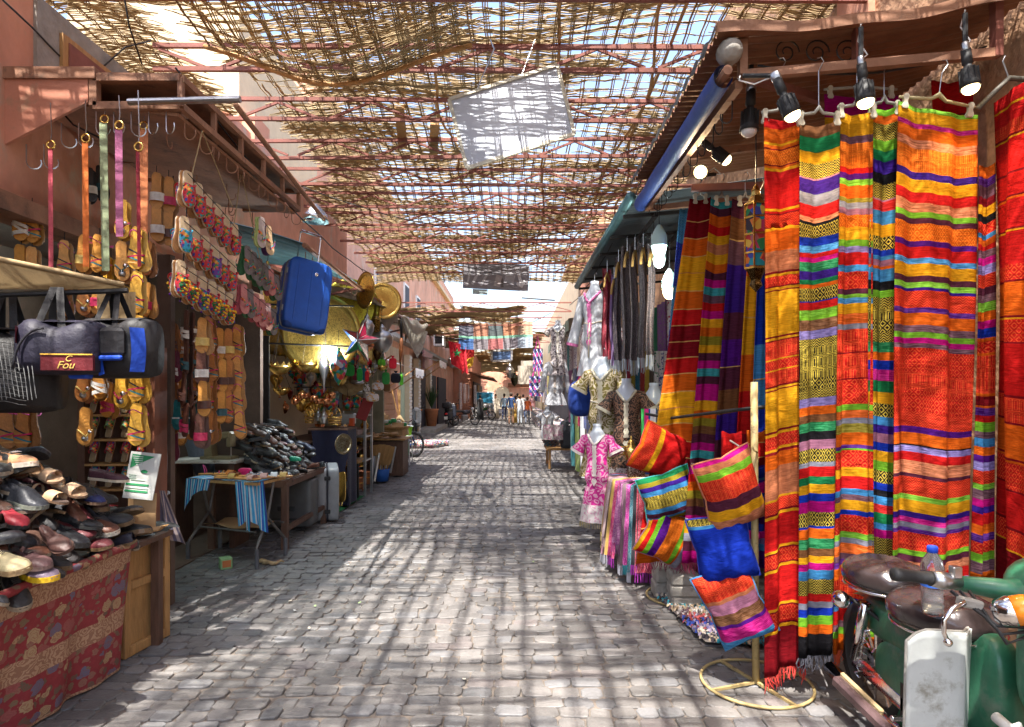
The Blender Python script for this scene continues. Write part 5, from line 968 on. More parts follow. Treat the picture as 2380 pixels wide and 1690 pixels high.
# velvet table with baskets and teapots
vt = thing('velvet_table', 'display table covered in dark navy velvet', 'table', (XU(757, 8.55), 8.75, 0)); part(vt, 'cover', MB().grid(lambda a, b: (-.2+.5*a+.03*math.sin(b*8), -.22-.03*math.sin(a*13)*(b), 1.1-b*1.05), 30, 8), M_CLO, True, (.008, .008, .03)); part(vt, 'side', MB().grid(lambda a, b: (.3+.02*math.sin(a*9)*b, -.22+.5*a, 1.1-b*1.05), 12, 8), M_CLO, True, (.008, .008, .03)); part(vt, 'tabletop', MB().box((.03, .03, 1.1), (.56, .52, .03)), M_DWD)
def basket(label, u, v, wpx, hpx, Y):
    w_, h = wpx*Y/F/2, hpx*Y/F; e = thing('wicker_basket', label, 'basket', P(u, v, Y)); m = MB()
    for k in range(5): part(e, 'band', MB().tube([(w_*(.85+.05*k)*math.cos(t), w_*.6*math.sin(t), h*(k+.5)/5) for t in [2*PI*j/18 for j in range(18)]], h*.1, 6, closed=True), M_WOOD if k % 2 else M_BRA, True)
    part(e, 'bottom', MB().box((0, 0, h*.3), (w_*1.5, w_*1.0, h*.5)), M_DWD); part(e, 'handle', MB().tube([(w_*math.cos(PI*j/10), 0, h+h*1.1*math.sin(PI*j/10)) for j in range(11)], .006, 5), M_BRA)
basket('small wicker basket on the velvet table, left', 719, 984, 20, 18, 8.6); basket('wicker basket with brass handle on the velvet table, right', 778, 988, 30, 20, 8.55)
def teapot(label, u, v, hpx, Y, mt):
    h = hpx*Y/F; r = h*.36; e = thing('teapot', label, 'teapot', P(u, v, Y), group='brass teapots'); part(e, 'body', MB().lathe([(.001, 0), (r*.7, 0), (r*.6, h*.06), (r, h*.3), (r*.9, h*.45), (r*.45, h*.62), (r*.5, h*.66), (r*.3, h*.8), (r*.08, h*.88), (r*.14, h*.94), (.001, h)], 14), mt, True); part(e, 'spout', MB().tube([(r*.8, 0, h*.25), (r*1.4, 0, h*.4), (r*1.6, 0, h*.62)], [r*.18, r*.13, r*.08], 6), mt, True); part(e, 'handle', MB().tube([(-r*.6, 0, h*.55), (-r*1.4, 0, h*.55), (-r*1.4, 0, h*.2), (-r*.85, 0, h*.2)], r*.08, 5), mt, True)
for i, (u, v, h, Y, mt, lb) in enumerate([(722, 968, 34, 8.75, M_BRA, 'brass teapot at the left of the velvet table'), (740, 978, 30, 8.7, M_MET, 'silver teapot left of the middle on the velvet table'), (753, 984, 34, 8.6, M_MET, 'silver teapot with tall lid on the velvet table'), (764, 976, 34, 8.75, M_BRA, 'brass teapot behind the right wicker basket'), (803, 1052, 28, 9.4, M_BRA, 'brass teapot on the low shelf left'), (815, 1056, 30, 9.4, M_BRA, 'brass teapot on the low shelf middle'), (822, 1060, 22, 9.3, M_COP, 'small copper pot on the low shelf'), (735, 955, 40, 9.4, M_BRA, 'tall brass coffee pot at the back of the stall')]): teapot(lb, u, v, h, Y, mt)
# metal rack
rk = thing('metal_rack', 'grey steel shelf rack in the brass stall', 'rack', (0, 9.6, 0)); xa, xb = XU(778, 9.6), XU(848, 9.6)
for x in (xa, xb):
    for y in (0, .45): part(rk, 'post', MB().box((x, y, .8), (.035, .035, 1.62)), M_MET)
for z in (.55, .92, 1.25, 1.6): part(rk, 'shelf', MB().box(((xa+xb)/2, .22, z), (xb-xa, .48, .02)), M_MET)
def boxthing(name, label, cat, u, v, w, h, d, Y, col, rot=0, mt=None): return solo(name, label, cat, MB().box((0, 0, h/2), (w, d, h), bev=.005), mt or M_PLA, color=col, loc=P(u, v, Y), rot=(0, R(rot), R(random.uniform(-8, 8))))
boxthing('white_box', 'long white box on top of the steel rack', 'box', 812, 916, .36, .07, .2, 9.7, (.62, .72, .7)); boxthing('white_box', 'small white box at the left top of the rack', 'box', 780, 914, .1, .06, .15, 9.6, (.65, .68, .66)); boxthing('red_package', 'dark red package tilted against the rack', 'package', 838, 975, .16, .32, .06, 9.3, (.25, .02, .02), 22); boxthing('red_package', 'crimson package hanging at the back of the brass stall', 'package', 722, 950, .2, .2, .05, 9.4, (.28, .02, .02), -6); boxthing('clear_package', 'pale blue packet on the middle rack shelf', 'package', 776, 950, .1, .24, .03, 9.5, (.3, .5, .5), 8); boxthing('clear_package', 'white card packet behind the blue one', 'package', 795, 948, .08, .22, .03, 9.8, (.6, .6, .55)); boxthing('wood_paddle', 'wooden paddle with a red band on the rack', 'paddle', 806, 955, .12, .28, .03, 9.7, (.45, .25, .1)); boxthing('red_tin', 'red tin on the rack behind the packages', 'tin', 805, 930, .12, .1, .05, 9.75, (.5, .01, .02)); boxthing('orange_box', 'orange box on the lower rack shelf', 'box', 818, 990, .06, .12, .1, 9.5, (.7, .1, .02)); boxthing('steel_basin', 'dark steel tray set on the lower rack', 'tray', 805, 985, .25, .16, .25, 9.6, (.12, .16, .15), 0, M_MET)
boxthing('plate_stack', 'stack of pale plates on the rack', 'plates', 823, 1010, .2, .07, .2, 9.5, (.3, .22, .2)); boxthing('cardboard_box', 'brown cardboard box under the middle shelf', 'box', 808, 1055, .26, .24, .2, 9.9, (.28, .18, .08), 0, M_CARD)
tray('white and gold enamel plate leaning by the velvet table', 797, 1032, 24, 8.3, HM, (.7, .62, .42), 1.3)
e = thing('serving_tray', 'long gold serving tray leaning on the silver suitcase', 'tray', P(792, 1168, 8.1), (R(-12), R(-12), R(-30))); part(e, 'dish', sup((0, 0, .2), (.09, .008, .2), .4), M_BRA, True); part(e, 'handle', MB().tube([(-.03, 0, 0), (-.02, 0, -.04), (.02, 0, -.04), (.03, 0, 0)], .006, 5), M_BRA)
solo('green_mat', 'bright green artificial turf mat before the brass stall', 'mat', MB().grid(lambda a, b: (lerp(-2.72, -2.28, a)+.02*b, lerp(8.25, 9.6, b), .022+.002*math.sin(a*50+b*80)), 20, 20), mat('green_turf', (.02, .16, .05), rough=.9, var=.4, vs=60, bump=.8, bs=120))
def pot(label, u, v, wpx, hpx, Y, mt):
    r, h = wpx*Y/F/2, hpx*Y/F; e = thing('copper_pot', label, 'pot', P(u, v, Y), group='copper pots on the ground'); part(e, 'body', MB().lathe([(.001, .02), (r*.8, .02), (r*.95, h*.3), (r*.85, h*.75), (r, h*.9), (r*1.02, h), (r*.9, h), (r*.75, h*.5)], 18), mt, True)
    for k in range(3): part(e, 'foot', MB().tube([(r*.7*math.cos(2.1*k), r*.7*math.sin(2.1*k), .04), (r*.85*math.cos(2.1*k), r*.85*math.sin(2.1*k), 0)], .012, 5), mt)
    part(e, 'band', MB().tube([(r*.93*math.cos(t), r*.93*math.sin(t), h*.55) for t in [2*PI*k/18 for k in range(18)]], .008, 5, closed=True), M_BRA, True)
pot('square shouldered copper pot nearest the street', 831, 1140, 30, 32, 10.0, M_COP); pot('wide copper pot behind the nearest one', 846, 1128, 38, 34, 10.6, M_COP); pot('rusty pail full of brass bits', 805, 1120, 36, 30, 10.2, M_RUST)
solo('brass_scraps', 'tangle of small brass pieces in the rusty pail', 'brass pieces', (lambda m: [m.tube([(random.gauss(0, .05), random.gauss(0, .04), .0), (random.gauss(0, .06), random.gauss(0, .05), .08), (random.gauss(0, .07), random.gauss(0, .05), random.uniform(.05, .14))], .009, 5) for _ in range(16)] and m)(MB()), M_BRA, loc=P(805, 1096, 10.2))
e = thing('low_shelf', 'low wooden shelf with brass pieces by the velvet table', 'shelf', P(815, 1068, 9.6)); part(e, 'board', MB().box((0, 0, -.02), (.36, .5, .03)), M_WOOD)
for s in (-1, 1): part(e, 'leg', MB().box((s*.16, -.2, -.3), (.03, .03, .53)), M_DRK)
for i, (u, v, lb, a) in enumerate([(866, 1122, 'long steel baking tray leaning nearest the copper pots', -14), (876, 1120, 'second steel baking tray leaning on the first', -11), (903, 1100, 'steel tray leaning beyond the blue bucket', -8)]):
    e = thing('baking_tray', lb, 'tray', P(u, v, 10.8+.5*i), (R(-14), R(a), R(-62)), group='leaning steel trays'); part(e, 'sheet', MB().box((0, 0, .25), (.34, .01, .5), bev=.003), M_MET)
    for s in (-1, 1): part(e, 'rim', MB().box((s*.17, -.015, .25), (.012, .03, .5)), M_MET)
e = thing('frying_pan', 'small steel pan leaning farthest along the trays', 'pan', P(922, 1085, 12.6), (R(-70), 0, R(-50))); part(e, 'dish', MB().lathe([(.001, 0), (.13, 0), (.15, .03), (.145, .03), (.128, .005)], 18), M_MET, True); part(e, 'handle', MB().box((0, .24, .03), (.03, .2, .01)), M_DRK)
e = thing('plastic_bucket', 'blue plastic bucket on the cobbles holding spatulas', 'bucket', P(888, 1118, 11.2)); part(e, 'pail', MB().lathe([(.001, 0), (.11, 0), (.14, .22), (.13, .22), (.1, .02)], 18), M_PLA, True, (.015, .09, .35))
for i in range(5):
    e = thing('wooden_spatula', 'wooden spatula standing in the blue bucket, %s from the left' % ORD[i], 'spatula', P(878+i*5, 1098, 11.2), (R(6*(i-2)), R(7*(i-2)), 0), group='spatulas in the bucket'); part(e, 'blade', MB().prism([(-.05, .2), (-.06, .5), (.06, .5), (.05, .2), (.015, .12), (-.015, .12)], -.006, .006, Matrix.Rotation(PI/2, 4, 'X')), M_WOOD); part(e, 'handle', MB().box((0, 0, .06), (.025, .012, .16)), M_WOOD)
# woodware table, cartons, tub on stool, straw brooms
e = thing('woodware_table', 'rough table heaped with wooden ware beyond the trays', 'table', P(893, 1092, 12.2)); z0 = -e.location.z; part(e, 'tabletop', MB().box((0, .1, .72+z0), (.9, .7, .03)), M_WOOD); part(e, 'crate', MB().box((0, .1, .35+z0), (.8, .6, .66)), M_DWD)
for i in range(12):
    a = random.uniform(0, 6); c = Vector((XU(random.uniform(862, 918), 12.1), 12.1+random.uniform(-.2, .3), .76+.035*(i//4)))
    solo('wooden_board', 'carved wooden board in the woodware heap, %s laid' % ORD[i], 'board', sup((0, 0, 0), (.17, .08, .012), .6, 16, 6), M_WOOD, True, loc=c, rot=(random.uniform(-.2, .2), random.uniform(-.2, .2), a), group='boards in the woodware heap')
def carton(label, u, v, w, h, Y, lid=False, col=None): e = thing('carton', label, 'box', P(u, v, Y)); part(e, 'walls', MB().box((0, 0, h/2), (w, w*.8, h)), M_CARD); part(e, 'flap', MB().box((-w*.5, -w*.4, h), (w*.5, .01, .14), (R(50), 0, 0)), M_CARD); part(e, 'flap', MB().box((w*.3, -w*.4, h), (w*.5, .01, .14), (R(-40), 0, 0)), M_CARD)
carton('open carton of straw pieces behind the woodware table', 878, 1000, .5, .28, 13.6); carton('tall carton under the basket of white packets', 912, 1055, .5, .62, 13.4)
e = thing('wicker_tray', 'shallow wicker basket full of small white and green packets', 'basket', P(915, 1000, 13.4)); part(e, 'rim', MB().lathe([(.001, 0), (.3, .02), (.36, .08), (.34, .09), (.28, .04)], 18), M_WOOD, True)
for i in range(18): part(e, 'packet', sup((random.uniform(-.25, .25), random.uniform(-.2, .2), .1+random.uniform(0, .12)), (.06, .045, .04), .6, 10, 6), M_PLA, True, random.choice([(.7, .72, .7), (.6, .65, .6), (.05, .35, .12), (.65, .6, .5)]))
e = thing('plastic_tub', 'lime green plastic tub on the white stool', 'tub', P(935, 1012, 14.2)); part(e, 'tub', MB().lathe([(.001, 0), (.2, 0), (.24, .2), (.22, .2)], 4), M_PLA, False, (.25, .55, .03)); part(e, 'lid', MB().box((0, 0, .21), (.36, .36, .02), (0, 0, R(45))), M_PLA, False, (.6, .7, .72))
e = thing('metal_stool', 'white metal stool under the lime tub', 'stool', P(935, 1012, 14.2)); z0 = -e.location.z; part(e, 'seat', MB().box((0, 0, -.02), (.42, .42, .03)), M_WHT)
for sx in (-1, 1):
    for sy in (-1, 1): part(e, 'leg', MB().tube([(sx*.18, sy*.18, -.03), (sx*.2, sy*.2, z0)], .014, 6), M_WHT)
part(e, 'shelf_box', MB().box((0, 0, -.3), (.3, .3, .3)), M_PLA, False, (.02, .2, .06))
for i, (u, v, lb) in enumerate([(880, 975, 'straw broom head standing behind the cartons'), (929, 1000, 'bundle of cane sticks by the brown shutter')]):
    e = thing('straw_broom', lb, 'broom', P(u, v, 13.8)); part(e, 'bristles', MB().lathe([(.22, -.1), (.16, .1), (.05, .3), (.02, .34)], 12), M_CAN, True)
    for k in range(3): part(e, 'stick', MB().tube([(0, 0, .2), (random.uniform(-.2, .2), 0, .9)], .015, 5), M_WOOD)
# light bulb row of the brass stall, unlit
for i, (u, v, Y) in enumerate([(622, 625, 6.6), (396, 510, 4.3)]):
    e = thing('light_bulb', ['unlit white bulb hanging left of the blue suitcase', 'unlit bulb among the sandals'][i], 'light bulb', P(u, v, Y)); part(e, 'globe', MB().ell((0, 0, 0), (.035, .035, .045), 12, 8), M_WHT, True); part(e, 'cap', MB().tube([(0, 0, .04), (0, 0, .08)], .016, 8), M_BRA); part(e, 'cord', MB().tube([(0, 0, .08), (.02, 0, .3)], .004, 4), M_DRK)

# crowded small wares on the brass shop walls
wn = 0
for i in range(84):
    u, v, Y = random.uniform(618, 850), random.uniform(805, 970), random.uniform(8.5, 11.2); kd = random.random(); lb = ['brass', 'silver', 'copper', 'green glass', 'red glass', 'dark filigree'][i % 6]
    mt = [M_BRA, M_MET, M_COP, MATS['stained_glass'], MATS['stained_glass'], MATS['filigree']][i % 6]
    x = max(XU(u, Y), -4.1)
    e = thing('small_lantern', '%s little hanging lantern at the back of the brass stall, %s of its kind' % (lb, ORD[i//6]), 'lantern', (x, Y, ZV(v, Y)), group='little lanterns at the back of the brass stall'); h = random.uniform(.16, .34); w_ = h*random.uniform(.3, .5)
    part(e, 'body', MB().lathe([(max(.002, r*w_), z*h) for r, z in random.choice([JAR, DROP, BOXL, GLL])], random.choice([6, 8, 12])), mt, True, random.choice([(.02, .2, .08), (.35, .02, .03), (.45, .3, .08), (.05, .1, .3)])); part(e, 'chain', MB().tube([(0, 0, h), (0, 0, h+.3)], .004, 3), M_DRK)
for i in range(26):
    Y = random.uniform(8.3, 12.2); z = random.choice([.3, .62, .95]); x = random.uniform(-3.3, -2.75); h = random.uniform(.1, .24)
    e = thing('brass_vessel', '%s vessel crowded on the floor of the brass stall, %s of its kind' % (['brass', 'copper', 'silver'][i % 3], ORD[i//3]), 'vessel', (x, Y, z), group='vessels crowded in the brass stall'); part(e, 'body', MB().lathe([(.001, 0), (h*.5, 0), (h*.6, h*.4), (h*.3, h*.75), (h*.36, h), (h*.3, h)], 14), [M_BRA, M_COP, M_MET][i % 3], True); part(e, 'foot', MB().lathe([(h*.55, -.02), (h*.45, 0)], 14), [M_BRA, M_COP, M_MET][i % 3], True)
sh = thing('stepped_shelves', 'stepped wooden shelves inside the brass stall', 'shelves')
for z, w_ in ((.29, .3), (.61, .25), (.94, .2)): part(sh, 'board', MB().box((-3.05-.0*z, 10.25, z-.02), (.6, 4.2, .03)), M_DWD)
for y in (8.2, 10.2, 12.3): part(sh, 'upright', MB().box((-3.3, y, .5), (.06, .04, 1.0)), M_DWD)
# ================================================================ right: rug stall
PALC = dict(r=(.62, .012, .012), R=(.24, .006, .012), o=(.75, .13, .008), y=(.85, .4, .012), g=(.012, .21, .07), l=(.2, .5, .03), b=(.008, .035, .42), c=(.06, .28, .6), k=(.012, .011, .014), v=(.09, .008, .22), p=(.55, .006, .22), w=(.38, .38, .48), n=(.2, .08, .03), m=(.1, .02, .045), t=(.05, .36, .38), s=(.6, .2, .09), e=(.3, .24, .02), i=(.045, .012, .24), z=(.75, .45, .14), q=(.55, .22, .35), u=(.25, .2, .5), x=(.16, .07, .1))
PALC = {k: tuple(x*.67 for x in v) for k, v in PALC.items()}
TEX = MATS['textile']
def stripes(txt):
    out = []
    for w_ in txt.split():
        c = PALC[w_[0]]; p = 0; num = w_[1:]
        if num[-1] in '^#~h': p = {'^': 1, '#': 2, '~': 3, 'h': 4}[num[-1]]; num = num[:-1]
        c2 = c
        if p in (1, 2, 4): c2 = (.48, .36, .05) if w_[0] == 'k' else (min(.95, c[0]*1.3+.05), c[1]*1.4+.055, c[2]+.012) 
        if p == 3: c2 = tuple(min(.9, x*1.3+.025) for x in c) if sum(c) < .7 else tuple(x*.55 for x in c)
        out.append((float(num), c, p, c2))
    return out
def hang(name, label, tl, tr, bl, br, txt, amp=.02, folds=2.2, ph=0, wave=.012, nx=22, fringe=None, cat='blanket', group=None, thick=.006, warm=False):
    tl, tr, bl, br = map(Vector, (tl, tr, bl, br)); st = stripes(txt)
    if warm: st = [(h*(1.35 if c[0] > 3*c[2]+.1 else .72), c, p, c2) for h, c, p, c2 in st]
    tot = sum(s[0] for s in st); H = (tl-bl).length; W = (tr-tl).length
    rows = [0]; info = []; acc = 0
    for h, c, p, c2 in st:
        n = max(1, int(round(h/tot*H/.045)))
        for k in range(n): rows.append(acc+(k+1)/n*h); info.append((c, p, c2))
        acc += h
    rows = [r/tot for r in rows]; m = MB(); m.uv = []; nrm = (tr-tl).cross(bl-tl).normalized()
    if nrm.y > 0: nrm = -nrm
    vs = []; sd = random.uniform(0, 50)
    for b in rows:
        for i in range(nx+1):
            a = i/nx; base = lerp(lerp(tl, tr, a), lerp(bl, br, a), b)
            f = amp*(.35+.65*min(1, b*2.5))*(math.sin(2*PI*(folds*a+.06*math.sin(b*5))+ph)+.45*math.sin(2*PI*folds*2.3*a+ph*2+b*2))
            z = wave*(math.sin(4*a+sd)*.6+math.sin(2.2*PI*a*folds*.5+b*7+sd)*.4)*min(1, b*4) - .018*math.sin(PI*a)*(1-b)*(b < .2)
            vs.append(base+nrm*f+Vector((0, 0, z))); m.uv.append((a*W, b*H, sd))
    fs = []; cs = []; c2s = []; ps = []
    for j in range(len(rows)-1):
        for i in range(nx):
            o = j*(nx+1)+i; fs.append((o, o+1, o+nx+2, o+nx+1)); cs.append(info[j][0]); ps.append(info[j][1]); c2s.append(info[j][2])
    m.v = [tuple(v) for v in vs]; m.f = fs; m.c = cs; m.c2 = c2s; m.pat = ps
    r = thing(name, label, cat, (0, 0, 0), group=group); o = part(r, 'weave', m, TEX, True); md = o.modifiers.new('thickness', 'SOLIDIFY'); md.thickness = thick; md.offset = 0
    if fringe:
        f = MB(); nf = int(W/.0055)
        for k in range(nf):
            a = (k+.5)/nf; p = vs[-(nx+1)+min(nx, int(a*nx+.5))]; p = lerp(bl, br, a)*1; q = vs[len(vs)-(nx+1)+min(nx, int(a*nx))]; p = Vector((p.x, q.y, q.z))
            L_ = random.uniform(.05, .085); f.tube([p, p+Vector((random.gauss(0, .006), random.gauss(0, .006), -L_*.5)), p+Vector((random.gauss(0, .014), random.gauss(0, .01), -L_))], [.0042, .0036, .0015], 3, cap=False)
        part(r, 'fringe', f, M_CLO, False, fringe, kind='stuff')
    return r
def clip_hanger(label, c, w_, yaw=0, zt=None, tilt=0, col=(.35, .34, .3)):
    e = thing('clip_hanger', label, 'hanger', c, (0, tilt, yaw), group='clip hangers of the rug stall'); part(e, 'bar', MB().tube([(-w_/2, 0, 0), (-w_*.1, 0, .012), (0, 0, .04), (w_*.1, 0, .012), (w_/2, 0, 0)], [.007, .009, .014, .009, .007], 6), M_PLA, True, col)
    for s in (-1, 1): part(e, 'clip', MB().prism([(-.012, -.055), (.012, -.055), (.018, -.045), (.009, -.02), (.014, .012), (.006, .02), (-.006, .02), (-.014, .012), (-.009, -.02), (-.018, -.045)], -.01, .01, Matrix.Translation((s*w_*.42, 0, -.0)) @ Matrix.Rotation(PI/2, 4, 'X')), M_PLA, False, (.5, .46, .36))
    top = (zt-c[2]) if zt else .14
    part(e, 'hook', MB().tube([(0, 0, .04), (0, 0, top-.05), (.015, 0, top-.02), (.025, 0, top), (.012, 0, top+.02), (-.008, 0, top+.015)], .0028, 5), M_MET)
Y0 = 3.27
def PP(u, v, Y=Y0): return P(u, v, Y)
ZR = ZV(150, 3.25)
R1 = "r60 o90 y16 o20 R9 o95# R9 o14 y18 r240 y16 r14 R8 r85^ R10 y18 o130 s130 R14 y16 r60# R10 y16 R8 y280 R12 y14 R8 r110h y8 r60# y8 r90h R12 y14 R8 y250 R14 y18 r80# y16 R18 o90 s190 y14 r75^ R14 y18 r200 y16 R10 r85# R10 y18 r230 y16 R10 r90# r10 R12 y20 R260"
hang('hanging_blanket', 'red and orange striped blanket, leftmost of the near row', PP(1774, 275), PP(1857, 268), PP(1776, 1572), PP(1866, 1545), R1, .022, 1.3, .5, fringe=(.5, .03, .02), group='blankets hanging in the near row')
R2 = "n75 g95 y75 k95^ q10 i90 w75~ r80 s30~ k20 k95# b55 c45~ r30 p30 g60~ i55 g30 o25 k85# b8 r50 l40~ l25 n70~ u55~ k60^ k110h k90h k70# k60^ u55~ o55 n50 g60~ k55 q60~ k85# w30~ r65 g50 y60 b50 p70 k90# b15 o65 g65~ n50 y45 p45 c60 k95^ r50 w40~ b50 l60 o60 k140"
hang('hanging_blanket', 'black and yellow zigzag blanket with rainbow stripes, second of the near row', PP(1857, 290, 3.2), PP(1951, 280, 3.2), PP(1854, 1532, 3.2), PP(1930, 1512, 3.2), R2, .02, 1.2, 1.4, fringe=(.05, .05, .07), group='blankets hanging in the near row')
R3 = "y40 y55~ x60 o110h r25 v50 l50~ o55 e20~ w50 q50~ o65# y55 l55 u50~ r55 c55 r75# m45 l30~ c45~ y45 o45~ w45~ r100h R6 r110h R6 r110# l50 o35~ w45~ e40~ o55 v30~ l15 r75# y40 r55 c50 x45~ y45 b40 r75# l50~ w45~ o45~ x50 v50~ o50 r90h b45 c40~ r60 x55~ l55 o70"
hang('hanging_blanket', 'orange blanket with mixed bright stripes, third of the near row', PP(1954, 262, 3.24), PP(2032, 258, 3.24), PP(1930, 1520, 3.24), PP(2035, 1515, 3.24), R3, .024, 1.4, 2.2, warm=True, fringe=(.6, .08, .02), group='blankets hanging in the near row')
R4 = "l30 o40 k80^ l50 g50 i60 k50 k75^ q8 r60~ c65 y60 k65# b30 c20 q30~ o15 c60 k45 l35 k50^ k60h k60# k50^ g50~ o40 b45 p55~ g55 y55 k65# c40 i40 q45~ b40 y50 l45 k60# b35 k30 c40 r40~ g50 c30 p40 k90^ o60 r60 g50~ b60"
hang('hanging_blanket', 'narrow dark blanket with blue and green stripes, fourth of the near row', PP(2018, 250, 3.28), PP(2092, 246, 3.28), PP(1998, 1400, 3.28), PP(2075, 1400, 3.28), R4, .02, 1.2, .3, group='blankets hanging in the near row')
R5 = "l40~ y60 p45~ o60 s45~ o120h i70 y65 r55 s60~ l55 m55 o90# v55 r60 c55~ y65 m60 l55~ i30 r90^ v50~ o65 x70~ l55 p55 x45~ r130# r90h r110# r80^ v60 o60 k15 u60~ r45 s65~ m35 r90^ l50~ y60 i55 p50~ w50~ v40~ r90# l50 m60 s45~ r55 u50~ p40"
hang('hanging_blanket', 'broad orange striped blanket on two clips, widest of the near row', PP(2088, 235, 3.2), PP(2272, 268, 3.2), PP(2064, 1378, 3.2), PP(2258, 1362, 3.2), R5, .03, 1.6, 2.6, nx=34, wave=.02, warm=True, group='blankets hanging in the near row')
R6 = "o60 v45~ x60 R45 y50 k40 r60# c25 o35 r35 x40~ p40 u50~ r70^ m40 x40~ l50~ o50 p40 b50 o20 r60# o15 r200h o15 R50 o12 v40~ r35 l50 x35~ c45 o45 v35 u45~ r70^ l30~ x50~ p40 i35 r60 o50 v40~ r60# l45 x60~ o40"
hang('hanging_blanket', 'narrow folded orange and violet blanket beside the broad one', PP(2274, 385, 3.3), PP(2312, 378, 3.3), PP(2254, 1345, 3.3), PP(2310, 1345, 3.3), R6, .02, 1.1, .2, group='blankets hanging in the near row')
R7 = "r60 y10 r70 r60h R10 y8 r150 R10 r110 R8 o10 r130 R8 y8 r150 r70# R10 o150 R10 y8 r100# R8 r130 r100 R10 r110h R10 o150 R10 o10 r120# R8 r160 R12 r90# y8 R240"
hang('hanging_blanket', 'deep red blanket with thin yellow bars at the right edge', P(2305, 240, 3.3), P(2450, 130, 2.85), P(2312, 1360, 3.3), P(2450, 1470, 2.85), R7, .03, 1.5, .8, nx=30, group='blankets hanging in the near row')
hang('hanging_blanket', 'red blanket seen high behind the broad orange one', P(2160, 190, 3.7), P(2310, 175, 3.7), P(2160, 620, 3.7), P(2310, 620, 3.7), "r90 R12 o14 r120 R10 y12 r160 R80", .04, 2, .8, group='blankets hanging in the near row')
hang('hanging_blanket', 'purple and sand cloth folded on the white hanger behind the near row', P(1915, 220, 3.6), P(2095, 222, 3.6), P(1915, 380, 3.6), P(2095, 380, 3.6), "p50 y20 n40 o30", .01, 1, .8, group='blankets hanging in the near row')
for lb, u, v, Y, w_ in [('clip hanger of the leftmost red blanket', 1815, 262, Y0, .2), ('clip hanger of the black and yellow blanket', 1903, 268, 3.2, .22), ('clip hanger of the third blanket', 1992, 250, 3.24, .2), ('clip hanger of the narrow dark blanket', 2055, 243, 3.28, .16), ('white hanger behind the near row', 2000, 208, 3.6, .42)]:
    c = P(u, v, Y); clip_hanger(lb, c, w_, 0, ZV(165, Y)+.05)
c = P(2180, 238, 3.2); clip_hanger('wide clip hanger of the broad orange blanket', c, .4, 0, ZV(165, 3.2)+.04, R(8), (.45, .38, .2))
e = thing('coat_hanger', 'grey plastic coat hanger at the right edge above the red blanket', 'hanger', P(2350, 195, 3.1), (0, R(-20), 0)); part(e, 'arms', MB().tube([(-.2, 0, -.06), (0, 0, .03), (.2, 0, -.06)], .014, 6), M_PLA, True, (.1, .09, .07)); part(e, 'hook', MB().tube([(0, 0, .03), (0, 0, .12), (.02, 0, .14)], .004, 5), M_MET)
# second row, slanting back from the street
S = [("R115 z5 R85 z5 o90 z5 y90 s4 y90 z5 o90 z5 r80 z5 R80 z5 R80 z5 r80 z5 o90 z5 y80 s4 y80 z5 o90 z5 r80 z5 R90 z5 r80 z5 R80 z5 r90 z5 R100 z5 o80", (1603, 462), (1652, 458), (1522, 1010), (1612, 1005), 4.55, 'dark red and orange shawl, leftmost of the second row'),
     ("t35 m40 o55 r45 y45 s50 y50 o45 m45 p40 t40 x40 r40 p40 y45 o45 e45 y40 m40 p40 t40 m40 p40 p45 y50 o40 e40 n40 m45 p40 t40 m40 p40 r40 o45 e40 n40 m45 p40 y50 w40 m50 p60", (1652, 462), (1702, 466), (1608, 1010), (1668, 1005), 4.4, 'shawl with short yellow, mint and plum bars, second of the second row'),
     ("m70 n90 z5 x100 i90 i110 m110 v110 z4 m90 n100 i100 m100 v120 i100 v100 i90", (1702, 462), (1762, 468), (1662, 1010), (1722, 1005), 4.25, 'purple brown shawl, third of the second row'),
     ("r60 o150 y120 z4 y110 o110 r130 R150 r120 R100", (1745, 480), (1790, 480), (1712, 1010), (1775, 1005), 4.1, 'orange to red shaded shawl behind the brass lantern'),
     ("b180 b100 c90 z4 c80 b100 i150 b100", (1765, 560), (1800, 560), (1748, 1010), (1800, 1005), 4.0, 'deep blue shawl, last of the second row')]
for k, (tx, a, b, c, d, Y, lb) in enumerate(S):
    zb = ZV(1010, Y); ext = 1.55
    tl, tr, bl, br = P(*a, Y), P(*b, Y), P(*c, Y), P(*d, Y); bl2 = tl+(bl-tl)*ext; br2 = tr+(br-tr)*ext
    hang('hanging_shawl', lb, tl, tr, bl2, br2, tx, .014, 1.4, k, fringe=(.2, .01, .05) if k < 3 else None, group='shawls of the second row')
    clip_hanger('clip hanger of the '+['leftmost', 'second', 'third', 'fourth', 'last'][k]+' shawl in the second row', (tl+tr)/2+Vector((0, 0, .01)), .09, 0, (tl.z+.16))
hang('hanging_shawl', 'blue patterned shawl behind the leftmost red shawl', P(1580, 485, 5.0), P(1606, 480, 5.0), P(1535, 1000, 5.0), P(1600, 1000, 5.0), "c60# b80# c80# b100# c80#", .01, 1.4, 1, group='shawls of the second row')
